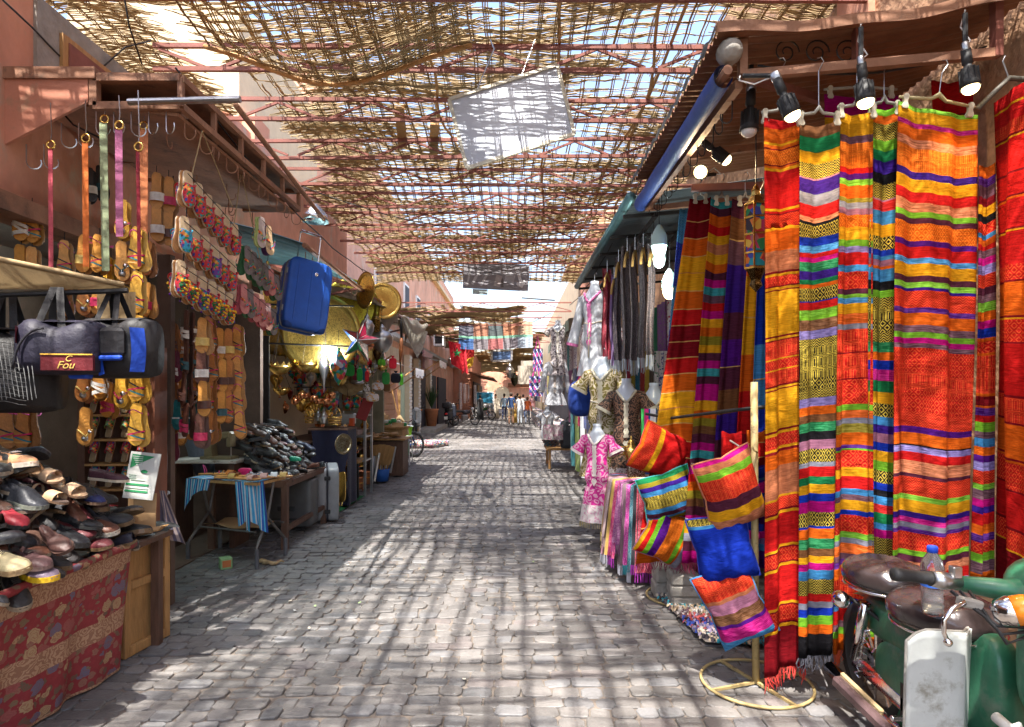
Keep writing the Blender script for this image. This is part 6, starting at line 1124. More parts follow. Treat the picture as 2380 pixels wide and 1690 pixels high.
# ---- awning over the rugs
aw = thing('stall_awning', 'corrugated iron awning on a red brown frame over the rugs', 'awning')
M_UND = mat('warm_corrugated', (.24, .11, .06), rough=.55, metal=.3, var=.35, vs=3, bump=.1)
part(aw, 'sheet', corrugated(lambda a, b: (lerp(1.05, 2.7, b), lerp(3.15, 5.35, a), lerp(3.4, 3.64, b)-.05*math.sin(b*PI)), 150, 6, .014, .07, 2.2), M_UND, True)
part(aw, 'edge_lip', MB().grid(lambda a, b: (lerp(1.02, 2.6, a), 3.13, lerp(3.43, 3.62, a)-.055*b-.05*math.sin(a*PI)+.008*math.sin(a*17)), 40, 2), M_RUST, True)
part(aw, 'street_lip', MB().grid(lambda a, b: (1.03-.03*b, lerp(3.12, 5.35, a), 3.42-.09*b+.012*math.sin(a*80)), 120, 2), M_RUB, True)
fm = [((1.2, 3.25, 3.22), (2.5, 3.22, 3.32)), ((1.2, 3.25, 3.22), (1.2, 3.25, 3.4)), ((1.2, 3.25, 3.4), (1.16, 5.35, 3.36)), ((1.2, 3.3, 3.2), (1.16, 5.35, 3.16)), ((2.5, 3.22, 3.3), (2.5, 3.22, 3.62)), ((1.16, 5.35, 3.16), (2.6, 5.35, 3.3)), ((1.8, 3.25, 3.27), (1.8, 3.25, 3.5)), ((1.25, 3.3, 3.24), (2.6, 4.4, 3.5)), ((1.2, 4.3, 3.2), (2.7, 4.3, 3.4)), ((1.25, 4.35, 3.0), (2.0, 4.2, 2.98))]
for a, b in fm: part(aw, 'frame_bar', MB().bar(a, b, .04, .045), M_RED if a[0] > 1.2 else M_RUST)
for k in range(3): part(aw, 'scroll', MB().tube(spiral((1.45+.16*k, 3.3, 3.37), .07), .004, 4), M_DRK)
for k in range(12): part(aw, 'hook', hook(MB(), (1.2, 3.4+k*.16, 3.16), .11, random.uniform(2, 4)), M_DRK)
part(aw, 'motor_housing', MB().lathe([(.001, .05), (.05, .04), (.065, 0), (.06, -.05), (.03, -.08), (.001, -.08)], 14, Matrix.Translation((1.12, 3.2, 3.32)) @ Matrix.Rotation(R(100), 4, 'X')), M_CONC, True)
bl_ = thing('rolled_awning', 'rolled blue tarpaulin along the street edge of the rug awning', 'awning roll'); m = MB(); rs = []
m.grid(lambda a, b: (1.09+.05*math.cos(2*PI*a*.86+.9)*(1+.05*math.sin(b*20)), lerp(3.22, 5.3, b), 3.2+.06*math.sin(2*PI*a*.86+.9)*(1+.05*math.sin(b*13))-.02*b), 22, 20); part(bl_, 'roll', m, mat('blue_tarp', (.02, .055, .25), rough=.6, var=.3, vs=4, bump=.15, bs=20, dirt=((.25, .24, .26), 7, .63)), True); part(bl_, 'pole', MB().tube([(1.09, 3.15, 3.2), (1.09, 5.35, 3.18)], .025, 8), M_RUST)
a2 = thing('garment_awning', 'dark metal awning rail over the hanging scarves', 'awning')
part(a2, 'sheet', corrugated(lambda a, b: (lerp(1.03, 2.6, b), lerp(5.4, 9.6, a), lerp(3.28, 3.5, b)), 160, 3, .012, .08, 4.2), mat('blue_grey_corrugated', (.2, .25, .28), rough=.4, metal=.4, var=.3, vs=3), True)
part(a2, 'gutter', MB().tube([(1.02, 5.35, 3.26), (1.0, 9.6, 3.24)], .045, 8), M_TEAL, True)
for x in (1.25, 1.6): part(a2, 'rail', MB().bar((x, 5.4, 3.12), (x, 9.6, 3.1), .03), M_DRK)
for k in range(6): part(a2, 'cross_bar', MB().bar((1.0, 5.6+k*.75, 3.16), (2.6, 5.6+k*.75, 3.3), .03), M_DRK)
for k in range(14): part(a2, 'hook', hook(MB(), (1.25, 5.5+k*.28, 3.1), .14, random.uniform(2, 4)), M_DRK)
# ---- lamps
M_EMW = mat('warm_lit_bulb', (1, .72, .35), emit=2.6, var=0, bump=0); M_EMC = mat('cool_lit_bulb', (.8, 1, .97), emit=1.6, var=0, bump=0)
def spot(label, u, v, Y, d, lit=True, sc=1, arm=None):
    d = Vector(d).normalized(); M = Vector((0, 0, 1)).rotation_difference(d).to_matrix().to_4x4(); M.translation = P(u, v, Y); e = thing('spot_lamp', label, 'lamp', group='spot lamps of the rug stall'); e.matrix_world = M; e.scale = (sc,)*3
    part(e, 'housing', MB().lathe([(.001, -.2), (.022, -.2), (.024, -.13), (.018, -.125), (.018, -.11), (.034, -.1), (.042, -.03), (.046, .0), (.042, .0), (.038, -.03)], 18), M_RUB, True)
    for k in range(10): a = 2*PI*k/10; part(e, 'fin', MB().box((.04*math.cos(a), .04*math.sin(a), -.06), (.008, .005, .07), (0, 0, a)), M_RUB)
    part(e, 'bulb', MB().ell((0, 0, .0), (.038, .038, .03), 16, 8), M_EMW if lit else M_WHT, True); part(e, 'knuckle', sup((0, 0, -.21), (.024, .018, .03), .6, 12, 8), M_MET, True)
    top = Vector((0, 0, -.22)); up = M.inverted().to_3x3() @ Vector(arm or (0, 0, .16)); part(e, 'stem', MB().tube([top, top+up*.6, top+up], .012, 6), M_RUB); part(e, 'wire', MB().tube([top, top+up*.3+Vector((.06, .02, 0)), top+up*.8+Vector((.05, -.02, 0)), top+up*1.1], .004, 4), M_WHT)
    if lit:
        L = bpy.data.lights.new('lamp_light', 'SPOT'); L.energy = 7; L.spot_size = R(120); L.spot_blend = .8; L.color = (1, .72, .4); L.shadow_soft_size = .04; lo = mkobj('lamp_light', L, e); lo.location = (0, 0, .05); lo.rotation_euler = (PI, 0, 0)
spot('lit black spot lamp above the leftmost red blanket', 1842, 268, 3.05, (.35, -.1, -.95), arm=(-.12, .1, .05)); spot('lit black spot lamp above the middle of the near blankets', 2012, 238, 3.05, (.05, -.1, -1)); spot('lit black spot lamp above the right end of the blankets', 2256, 205, 3.05, (.05, -.1, -1)); spot('unlit black lamp with a white rim left of the blankets', 1741, 305, 3.5, (-.05, 0, -1), False, 1.15); spot('lit spot lamp pointing right under the blue roll', 1688, 372, 4.0, (.6, -.1, -.55), True, .95); spot('round lit lamp facing the street below the blue roll', 1628, 400, 4.3, (-.35, -1, -.25), True, 1.15, (.12, .12, .05))
def hanging_lamp(label, u, v, Y, sc, cool):
    e = thing('pendant_lamp', label, 'lamp', P(u, v, Y)); part(e, 'shade', MB().lathe([(.05*sc, .0), (.048*sc, .06*sc), (.03*sc, .1*sc), (.012*sc, .13*sc)], 14), mat('pale_green_enamel', (.4, .55, .5), rough=.4, var=.1), True); part(e, 'bulb', MB().ell((0, 0, -.01), (.045*sc, .045*sc, .06*sc), 14, 10), M_EMC if cool else M_EMW, True); part(e, 'cord', MB().tube([(0, 0, .13*sc), (0, 0, .13*sc+.25)], .004, 4), M_DRK)
    L = bpy.data.lights.new('lamp_light', 'POINT'); L.energy = 5; L.shadow_soft_size = .06; L.color = (.85, 1, .97) if cool else (1, .8, .55); lo = mkobj('lamp_light', L, e); lo.location = (0, 0, -.1)
hanging_lamp('cool white lit lamp above the grey scarves', 1532, 572, 5.2, 1.35, True); hanging_lamp('second cool lit lamp under the first one', 1532, 602, 5.25, 1.1, True); hanging_lamp('warm lit globe lamp beside the leftmost shawl', 1556, 672, 5.3, 1.3, False)
# brass column lantern
e = thing('column_lantern', 'tall gold openwork lantern with red and blue panes', 'lantern', P(1757, 640, 3.7)); h = .42; part(e, 'body', MB().lathe([(.03, 0), (.062, .05), (.062, .4), (.05, .42)], 6), MG, False, (.35, .1, .1)); m = MB()
for k in range(6): a = 2*PI*k/6; m.tube([(.065*math.cos(a), .065*math.sin(a), .04), (.065*math.cos(a), .065*math.sin(a), .42)], .006, 4)
for z in (.04, .13, .24, .34, .42): m.tube([(.066*math.cos(2*PI*k/6), .066*math.sin(2*PI*k/6), z) for k in range(6)], .006, 4, closed=True)
part(e, 'frame', m, M_BRA); part(e, 'crown', MB().lathe([(.06, .42), (.03, .47), (.025, .5), (.03, .5), (.001, .55)], 6), M_BRA); part(e, 'base', MB().lathe([(.06, .04), (.03, -.03), (.04, -.06), (.001, -.1)], 6), FG, False, (.3, .2, .08)); part(e, 'chain', MB().tube([(0, 0, .55), (0, 0, .85)], .004, 4), M_DRK)
# ---- cushion stands
M_STAND = mat('chipped_cream_paint', (.38, .28, .12), rough=.6, var=.25, vs=7, dirt=((.06, .045, .03), 16, .56))
def stand(label, u, v, vt_, extra=()):
    g = P(u, v, CH*F/(v-CV)); e = thing('cushion_stand', label, 'stand', (g.x, g.y, 0)); h = ZV(vt_, g.y); part(e, 'pole', MB().tube([(0, 0, .01), (-.006, 0, h*.5), (-.01, 0, h)], .019, 10), M_STAND, True); part(e, 'base_ring', MB().tube([(.285*math.cos(t), .285*math.sin(t), .012) for t in [2*PI*k/40 for k in range(40)]], .0085, 7, closed=True), M_STAND, True)
    for a in (.35, .35+PI/2): part(e, 'spoke', MB().bar((.28*math.cos(a), .28*math.sin(a), .012), (-.28*math.cos(a), -.28*math.sin(a), .012), .014), M_STAND)
    for z in (.55, .9, 1.25): 
        if z < h: part(e, 'peg', MB().tube([(0, -.02, z), (-.03, -.06, z+.01), (-.04, -.06, z+.03)], .005, 5), M_STAND)
    return g, e
g2, e2 = stand('cream painted cushion stand with a ring foot, nearest the camera', 1757, 1590, 888); g1, e1 = stand('cream painted cushion stand farther back by the scarf table', 1590, 1388, 905)
solo('rail_pole', 'dark horizontal pole running behind the two cushion stands', 'pole', MB().tube([P(1500, 962, 4.6), P(1560, 972, 4.55), P(1690, 955, 3.7), P(1790, 945, 3.35)], .011, 6), M_DRK, True)
def cushion(label, u, v, Y, w_, h, roll, txt, yaw=0, pitch=0, puff=.085, vert=False):
    st = stripes(txt); tot = sum(s[0] for s in st); n = 22; m = MB(); m.uv = []; cs = []; c2 = []; pt = []
    def look(t):
        acc = 0
        for hh, c, p, cc in st:
            acc += hh
            if t <= acc/tot: return c, p, cc
        return st[-1][1:]
    for side in (-1, 1):
        vs = []; base = len(m.v)
        for j in range(n+1):
            for i in range(n+1):
                a, b = i/n*2-1, j/n*2-1; q = (max(0, 1-a*a)**.5*max(0, 1-b*b)**.5)**.9; pin = 1-.13*(1-(abs(a)*abs(b))**.7)*(max(abs(a), abs(b))**4)
                wob = (.007*math.sin(7*a+3*b)+.005*math.sin(13*a-5*b+w_*40))*q
                m.v.append((a*w_/2*pin, side*(puff*q*(1-.28*b)+.003)+wob, b*h/2*pin)); m.uv.append((a*w_/2, (b+1)*h/2, 3))
        for j in range(n):
            for i in range(n):
                o = base+j*(n+1)+i; fcs = (o, o+1, o+n+2, o+n+1); m.f.append(fcs if side < 0 else fcs[::-1]); lk = look(1-(j+.5)/n if not vert else (i+.5)/n); m.c.append(lk[0]); pt.append(lk[1]); c2.append(lk[2])
    m.pat = pt; m.c2 = c2; e = thing('cushion', label, 'cushion', P(u, v, Y), (pitch, roll, yaw)); part(e, 'cover', m, TEX, True)
    per = [(w_/2*x*(1-.13*(1-abs(x*z)**.7)), 0, h/2*z*(1-.13*(1-abs(x*z)**.7))) for x, z in [(-1+k/5, -1) for k in range(10)]+[(1, -1+k/5) for k in range(10)]+[(1-k/5, 1) for k in range(10)]+[(-1, 1-k/5) for k in range(10)]]
    part(e, 'tie', MB().tube([(w_*.3, 0, h*.36), (w_*.42, .05, h*.46), (w_*.38, .1, h*.52)], .005, 5), M_CLO, True, (.4, .35, .3)); part(e, 'piping', MB().tube(per, .006, 5, closed=True), M_CLO, True, st[-1][1]); part(e, 'loop', MB().tube([(-w_*.46, 0, h*.46), (-w_*.49, 0, h*.53), (-w_*.45, 0, h*.5)], .003, 4), M_MET)
cushion('red cushion with a gold lattice band, top of the farther stand', 1537, 1054, 4.55, .41, .36, R(24), "o12 r45# y8 R5 y8 r130", R(12), R(8), vert=True)
cushion('green and blue striped cushion below the red one', 1552, 1152, 4.5, .4, .36, R(-17), "g14 e18 i16 c18 k40h c16 m18 c10 e16 t6", R(5), R(4))
cushion('lime, violet and orange striped cushion lowest on the farther stand', 1550, 1247, 4.5, .38, .38, R(26), "y6 r20 l20 v25 o50h l14 o12 w18 q20", R(8), R(4), vert=True)
cushion('large striped cushion with a lime band, top of the near stand', 1697, 1140, 3.3, .335, .42, R(-20), "p8 s16 l22 r58h m22 y30 s45~", R(10), R(6), .09)
cushion('plain royal blue velvet cushion, middle of the near stand', 1680, 1272, 3.32, .31, .37, R(-14), "k18h c8 b130 b30", R(-8), R(4), .1)
cushion('pink and brown striped cushion, lowest on the near stand', 1707, 1405, 3.3, .3, .42, R(-26), "r60h s6 q22 n30~ v10 p32~ c22~", R(-12), R(4), .085)
def small_bag(label, u, v, wpx, hpx, Y, txt, roll=0):
    a, b, c, d = P(u, v, Y), P(u+wpx, v, Y), P(u, v+hpx, Y), P(u+wpx, v+hpx, Y); hang('fabric_bag', label, a, b, c, d, txt, .012, 1, .5, nx=8, cat='bag', thick=.03)
small_bag('small red fabric purse left of the near stand pole', 1678, 1002, 44, 80, 3.5, "r60 r20"); small_bag('orange red fabric purse right of the near stand pole', 1737, 1000, 40, 84, 3.5, "o40 z3 r40 z3 R30"); small_bag('pink and blue fabric purse under the orange one', 1738, 1118, 40, 95, 3.55, "p20 b18 c14 v30"); small_bag('magenta and violet fabric purse low beside the near stand', 1742, 1232, 38, 92, 3.55, "p16 u14 c14 v40"); small_bag('yellow and pink folded purse on the farther stand', 1512, 978, 36, 36, 4.6, "y20 e10 y10"); small_bag('magenta checked purse on the farther stand', 1558, 975, 34, 48, 4.65, "p20 z3 p14 b12"); small_bag('dark blue purse above the pink and blue one', 1735, 1085, 42, 34, 3.6, "b30 c10")
# stones and rag rug
for i, (u, v, Y, w_, h) in enumerate([(1562, 1385, 4.85, .3, .12), (1560, 1350, 4.85, .27, .13), (1590, 1395, 4.6, .22, .09), (1589, 1368, 4.6, .22, .085), (1588, 1344, 4.6, .21, .085)]):
    solo('stone_block', ['lower big', 'upper big', 'bottom small', 'middle small', 'top small'][i]+' stone block of the pile behind the rag rug', 'stone block', MB().box((0, 0, h/2), (w_, .18, h), bev=.014), M_CONC, loc=(XU(u, Y), Y, [0, .12, 0, .09, .175][i]), rot=(0, 0, R(random.uniform(-6, 6))), group='stone blocks behind the rag rug')
rr = thing('rag_rug', 'shaggy multicoloured rag rug on the cobbles', 'rug', (0, 0, 0)); c4 = [Vector((XU(1490, 4.75)+.12, 4.75, .03)), Vector((XU(1775, 4.7), 4.7, .03)), Vector((XU(1830, 3.8), 3.8, .03)), Vector((XU(1640, 3.86), 3.86, .03))]
part(rr, 'backing', MB().grid(lambda a, b: lerp(lerp(c4[0], c4[1], a), lerp(c4[3], c4[2], a), b), 6, 6), M_CLO, False, (.2, .17, .15)); m = MB()
rp = [(.45, .38, .3), (.05, .04, .05), (.02, .25, .32), (.4, .3, .2), (.5, .45, .42), (.12, .06, .08), (.3, .05, .05), (.03, .06, .3), (.25, .2, .3)]
for k in range(1500):
    a, b = random.random(), random.random(); p = lerp(lerp(c4[0], c4[1], a), lerp(c4[3], c4[2], a), b)+Vector((random.gauss(0, .01), random.gauss(0, .01), .0)); q = random.uniform(0, 6.3); d = Vector((math.cos(q), math.sin(q), 0)); s = random.uniform(.02, .042); n_ = Vector((-d.y, d.x, 0))*random.uniform(.006, .012); col = rp[int(b*11+random.gauss(0, .8)) % 9]
    m.add([p-n_, p+n_, p+d*s*.5+n_+Vector((0, 0, .025)), p+d*s*.5-n_+Vector((0, 0, .025)), p+d*s+n_*.6+Vector((0, 0, .008)), p+d*s-n_*.6+Vector((0, 0, .008))], [(0, 1, 2, 3), (3, 2, 4, 5)], col)
part(rr, 'tufts', m, M_CLA, kind='stuff')
# ---- scarf table
tb = thing('scarf_table', 'low table hidden under rows of folded scarves', 'table', (1.2, 5.6, 0)); part(tb, 'tabletop', MB().box((.14, 0, .78), (.56, .85, .03)), M_DWD)
for x in (-.08, .36):
    for y in (-.38, .38): part(tb, 'leg', MB().box((x, y, .38), (.04, .04, .77)), M_DWD)
SCF = [(tuple(x*.75 for x in c_), n_) for c_, n_ in [((.02, .02, .03), 'charcoal'), ((.4, .02, .06), 'crimson'), ((.02, .07, .2), 'navy'), ((.4, .25, .14), 'sand'), ((.5, .22, .3), 'rose'), ((.5, .35, .36), 'pale pink'), ((.55, .35, .08), 'mustard'), ((.5, .02, .15), 'raspberry'), ((.25, .05, .2), 'plum'), ((.16, .1, .12), 'brown grey'), ((.4, .02, .25), 'magenta'), ((.03, .16, .22), 'teal')]]
edge = [Vector((1.35, 6.05, 0)), Vector((.96, 5.98, 0)), Vector((.91, 5.75, 0)), Vector((.95, 5.3, 0)), Vector((1.04, 5.14, 0)), Vector((1.55, 5.08, 0))]
def along(t):
    t *= len(edge)-1; i = min(len(edge)-2, int(t)); return lerp(edge[i], edge[i+1], t-i)
for k in range(17):
    t0, t1 = .2+k*.78/17, .2+(k+1.2)*.78/17; cc, cn = SCF[k % 12]; L_ = random.uniform(.5, .72); a0, a1 = along(t0), along(t1); cen = Vector((1.25, 5.55, 0)); bl_z = .8-L_
    e = thing('draped_scarf', '%s scarf draped off the scarf table, %s counting from the far end' % (cn, ORD[k]), 'scarf', (0, 0, 0), group='scarves on the scarf table')
    def f(a, b):
        p = lerp(a0, a1, a); out = (p-cen); out.z = 0; out.normalize(); fold = .014*math.sin(a*9+k)*min(1, b*2)
        if b < .25: q = p-out*(.25-b)*1.3; return Vector((q.x, q.y, .815+.012*math.sin(a*5+k)))
        t = (b-.25)/.75; return p+out*(.025+.07*t+fold)+Vector((0, 0, .81-L_*t))
    part(e, 'cloth', MB().grid(f, 10, 16), MATS['paisley_soft'] if k % 3 else M_CLO, True, cc); m = MB()
    for j in range(9):
        p = f((j+.5)/9, 1); m.tube([p, p+Vector((random.gauss(0, .004), random.gauss(0, .004), -.08))], .0045, 3)
    part(e, 'tassels', m, M_CLO, False, random.choice([cc, (.5, .4, .1), (.02, .2, .25), (.3, .02, .3), (.3, .3, .35)]), kind='stuff')
# ---- mannequins with kaftans
M_MAN = mat('white_mannequin', (.5, .55, .62), rough=.3, var=.05, vs=6, bump=0, coat=.4)
TORS = [(0, .1, .075), (.1, .135, .09), (.2, .115, .08), (.33, .1, .075), (.45, .135, .095), (.55, .155, .09), (.62, .13, .075), (.66, .07, .06), (.72, .05, .05), (.76, .055, .055)]
def mannequin(label, dlabel, u, vneck, Y, yaw, length, col, mt, trim, sleeve='short', belt=None, fringe=None, flare=1.25, sc=1, hemcol=None):
    base = P(u, vneck, Y)-Vector((0, 0, .76*sc)); e = thing('mannequin', label, 'mannequin', base, (0, 0, yaw), group='shop mannequins'); e.scale = (sc,)*3
    m = MB(); m.lathe([(1, 0)], 3); m = MB(); n = 18
    m.grid(lambda a, b: (lambda r, z: (r[0]*math.cos(2*PI*a), r[1]*math.sin(2*PI*a)-.012*math.exp(-((z-.47)/.07)**2)*0, z))(*(lambda z: ((itp([(q[0], q[1]) for q in TORS], z), itp([(q[0], q[2]) for q in TORS], z)), z))(b*.76)), n, 20, wrap=True); m.f.append(tuple(range(20*n, 21*n))); m.c.append(None); part(e, 'torso', m, M_MAN, True)
    part(e, 'hook', MB().tube([(0, 0, .76), (0, 0, .84), (.02, 0, .86), (.03, 0, .84)], .004, 5), M_MET)
    if not dlabel: return e
    d = thing('kaftan', dlabel, 'dress', base, (0, 0, yaw), group='kaftans on mannequins'); d.scale = (sc,)*3; z1 = .63
    def dress(a, b):
        z = lerp(z1, z1-length, b); fr_ = .0
        if z > .0: rx, ry = itp([(q[0], q[1]) for q in TORS], z)+.012, itp([(q[0], q[2]) for q in TORS], z)+.014
        else: k = -z/(length-z1+.001); rx, ry = lerp(.13, .13*flare*1.35, k), lerp(.1, .12*flare, k)
        if z < .42: rx += .01; ry += .01
        fo = .012*math.sin(2*PI*a*7+2)*sm(.1, .9, b)
        neck = 0
        if b < .12: neck = -.13*math.exp(-((a-.75)/.07)**2)*(1-b/.12)
        return ((rx+fo)*math.cos(2*PI*a), (ry+fo)*math.sin(2*PI*a), z+neck)
    n = 40; part(d, 'gown', MB().grid(dress, n, 26, wrap=True), mt, True, col)
    for s in (-1, 1):
        L_ = {'short': .2, 'long': .55, 'cap': .12}[sleeve]; ang = {'short': .5, 'long': .24, 'cap': .7}[sleeve]
        pts = [Vector((s*.1, 0, .6)), Vector((s*.16, 0, .575))]+[Vector((s*(.16+math.sin(ang)*L_*t), -.02*t, .575-math.cos(ang)*L_*t)) for t in (.4, .8, 1)]; r0 = .055; fl = {'short': 1.7, 'long': 1.25, 'cap': 1.3}[sleeve]
        sl = part(d, 'sleeve', MB().tube(pts, [.04, r0, r0*.95, r0*fl*.9, r0*fl], 14, cap=False), mt, True, col); q = pts[-1]; dr = (pts[-1]-pts[-2]).normalized(); part(sl, 'cuff', MB().tube([q-dr*.03, q+dr*.004], [r0*fl*1.03]*2, 14, cap=False), M_CLO, True, trim)
    m = MB(); rad = lambda z: itp([(q[0], q[2]) for q in TORS], z)+.03
    m.grid(lambda a, b: ((b-.5)*.05*(1+.2*math.sin(a*40)), -rad(lerp(.5, .12, a))-.006, lerp(.5, .12, a)), 24, 3)
    part(d, 'placket', m, M_CLO, True, trim); m = MB()
    for s in (-1, 1): m.tube([(s*.105, -.05, .63), (s*.075, -.088, .585), (s*.03, -.115, .53), (0, -.12, .5)], .014, 6)
    part(d, 'collar', m, M_CLO, True, trim)
    part(d, 'pendant', MB().prism([(0, -.06), (.035, 0), (.02, .03), (0, .02), (-.02, .03), (-.035, 0)], 0, .008, Matrix.Translation((0, -.13, .06)) @ Matrix.Rotation(PI/2, 4, 'X')), M_CLO, False, trim)
    if belt: part(d, 'belt', MB().tube([((.125)*math.cos(2*PI*k/20), .1*math.sin(2*PI*k/20), .3-.03*math.exp(-((k-15)/3)**2)) for k in range(20)], .008, 5, closed=True), M_CLO, True, belt); part(d, 'belt_end', MB().tube([(0, -.11, .28), (.0, -.13, .1), (.01, -.15, -.12)], .008, 5), M_CLO, True, belt)
    if hemcol: part(d, 'hem_band', MB().grid(lambda a, b: (lambda p: (p[0]*1.02, p[1]*1.02, p[2]))(dress(a, lerp(.8, 1.0, b))), n, 4, wrap=True), MATS['dots'], True, hemcol)
    if fringe:
        m = MB()
        for k in range(46): p = Vector(dress(k/46, 1)); m.tube([p, p+Vector((random.gauss(0, .004), random.gauss(0, .004), -.07))], .004, 3)
        part(d, 'fringe', m, M_CLO, False, fringe, kind='stuff')
PS, PD, DT = MATS['paisley'], MATS['paisley_dark'], MATS['dots']; CRM = (.6, .55, .42)
mannequin('white mannequin torso at the top of the garment stall', 'white tunic with pink embroidery and a cord belt', 1382, 655, 7.3, R(-38), .95, (.52, .54, .58), M_CLO, (.6, .15, .35), 'long', (.7, .6, .45), None, 1.15, 1.02)
mannequin('white mannequin wearing the olive kaftan', 'olive and gold paisley kaftan with a cream placket and cord belt', 1400, 830, 6.7, R(-20), 1.15, (.2, .16, .03), PS, CRM, 'short', (.7, .65, .55), None, 1.35, 1.0)
mannequin('white mannequin wearing the black paisley kaftan', 'black kaftan with brown paisley swirls and pale lace placket', 1456, 880, 6.5, R(-12), 1.05, (.025, .018, .015), print_mat('paisley_brown', 16, 9, .75, (.25, .13, .08)), CRM, 'short', None, (.06, .04, .03), 1.15, .95, (.15, .1, .08))
mannequin('glossy white mannequin nearest the scarf table', 'magenta kaftan with pink medallions and a fringed hem', 1388, 985, 6.2, R(-25), 1.08, (.5, .008, .22), print_mat('paisley_pink', 12, 8, .7, (.6, .3, .42)), (.72, .66, .62), 'short', None, (.25, .2, .1), 1.15, .8, (.5, .25, .35))
mannequin('mannequin half hidden behind the leftmost red shawl', 'navy dotted kaftan half hidden behind the red shawl', 1520, 890, 6.6, R(-5), 1.0, (.015, .02, .12), DT, CRM, 'cap', None, None, 1.1, .95)
mannequin('mannequin wearing the white beaded tunic, farther along', 'white beaded tunic with wide sleeves', 1291, 825, 12.2, R(-10), .85, (.52, .54, .58), M_CLO, (.4, .35, .32), 'long', None, None, 1.2, 1.0)
mannequin('upper mannequin in a dark dotted dress, farther along', 'dark purple dotted dress with a pale bib and tie belt', 1297, 745, 12.2, R(-10), .95, (.02, .012, .04), DT, (.6, .56, .5), 'cap', (.75, .72, .68), None, 1.1, 1.0)
mannequin('small white mannequin low beside the pashmina stand', 'pale lace blouse on the low mannequin farther along', 1272, 945, 13.5, R(-10), .6, (.65, .68, .72), M_CLO, (.5, .45, .42), 'cap', None, None, 1.2, .95)
# ---- hanging scarves with wooden hangers
HS = [(1410, 625, 835, 15, 7.0, (.3, .008, .035), MATS['paisley_soft'], 'crimson'), (1436, 600, 838, 13, 6.6, (.03, .03, .05), PD, 'slate black'), (1426, 640, 850, 10, 6.9, (.2, .12, .28), M_CLO, 'lilac'), (1456, 575, 835, 17, 6.3, (.055, .045, .05), PD, 'grey brown'), (1474, 572, 838, 16, 6.1, (.065, .05, .055), PD, 'mottled grey'), (1493, 565, 832, 17, 5.9, (.07, .055, .062), PD, 'pale grey'), (1512, 568, 825, 14, 5.7, (.05, .042, .047), PD, 'dark grey')]
for k, (u, va, vb, w_, Y, cc, mt, cn) in enumerate(HS):
    e = thing('hanging_scarf', cn+' patterned scarf with a silver tasselled end hanging under the awning', 'scarf', (0, 0, 0), group='scarves hanging under the awning'); a, b = P(u-w_*.8, va, Y), P(u+w_*.8, vb, Y)
    f = lambda s, t: Vector((lerp(a.x, b.x, s)+.01*math.sin(t*6+k), Y+.05*math.sin(s*10+k)*(.3+.7*t)+.1*(s-.5), lerp(a.z, b.z, t)))
    part(e, 'cloth', MB().grid(f, 14, 16), mt, True, cc); m = MB()
    for j in range(12): p = f((j+.5)/12, 1); m.tube([p, p+Vector((random.gauss(0, .004), random.gauss(0, .004), -random.uniform(.09, .15)))], .005, 3)
    part(e, 'tassels', m, M_CLO, False, (.3, .33, .38), kind='stuff')
    hg = thing('wooden_hanger', 'curved wooden hanger of the %s scarf' % cn, 'hanger', (lerp(a.x, b.x, .5), Y-.04, a.z-.12), (0, 0, R(70)), group='wooden hangers under the awning'); part(hg, 'arms', MB().tube([(-.17, 0, -.12), (-.1, 0, -.01), (0, 0, .06), (.1, 0, -.01), (.17, 0, -.12)], [.012, .014, .016, .014, .012], 6), mat('yellow_wood', (.55, .33, .1), rough=.45, var=.15), True); part(hg, 'hook', MB().tube([(0, 0, .06), (0, 0, .2), (.03, 0, .23)], .004, 4), M_MET)
# cloth panels against the wall behind
bk = [(.2, .18, .08), (.22, .17, .2), (.18, .2, .07), (.02, .03, .2), (.35, .02, .05), (.2, .03, .25), (.02, .12, .06), (.15, .08, .05), (.45, .3, .05), (.02, .15, .2), (.35, .05, .02), (.25, .15, .1)]
for k in range(13):
    Y = 5.0+k*.55; cc = bk[k % 12]; nm = ['olive', 'mauve', 'moss', 'navy', 'red', 'violet', 'green', 'brown', 'mustard', 'teal', 'rust', 'tan', 'dusky'][k]
    e = thing('wall_hanging', nm+' cloth hanging on the wall behind the garments', 'cloth', (0, 0, 0), group='cloths on the right wall'); part(e, 'cloth', MB().grid(lambda s, t: (1.95+.05*math.sin(s*16+k)+.03*t, Y+s*.56, lerp(2.75, .3, t)), 14, 8), [M_CLO, DT, PD][k % 3], True, cc)
for k in range(9):       # roll rails further along
    Y = 8.6+k*.42; cc = [(.05, .3, .32), (.02, .03, .1), (.03, .1, .35), (.6, .62, .65), (.5, .01, .1), (.25, .4, .05), (.02, .02, .05), (.05, .25, .28), (.3, .06, .2)][k]; zt_, zb_ = (2.05, 1.05) if k % 2 == 0 else (1.3, .25)
    solo('pashmina', '%s folded pashmina in the garment rows, %s from the front' % (['aqua', 'ink', 'blue', 'white', 'pink', 'lime', 'black', 'turquoise', 'berry'][k], ORD[k]), 'scarf', MB().grid(lambda s, t: (1.14+.03*math.sin(s*12+t), Y+s*.34, lerp(zt_, zb_, t)), 10, 8), PD if k % 3 == 2 else M_CLO, True, cc, group='pashminas in the garment rows')
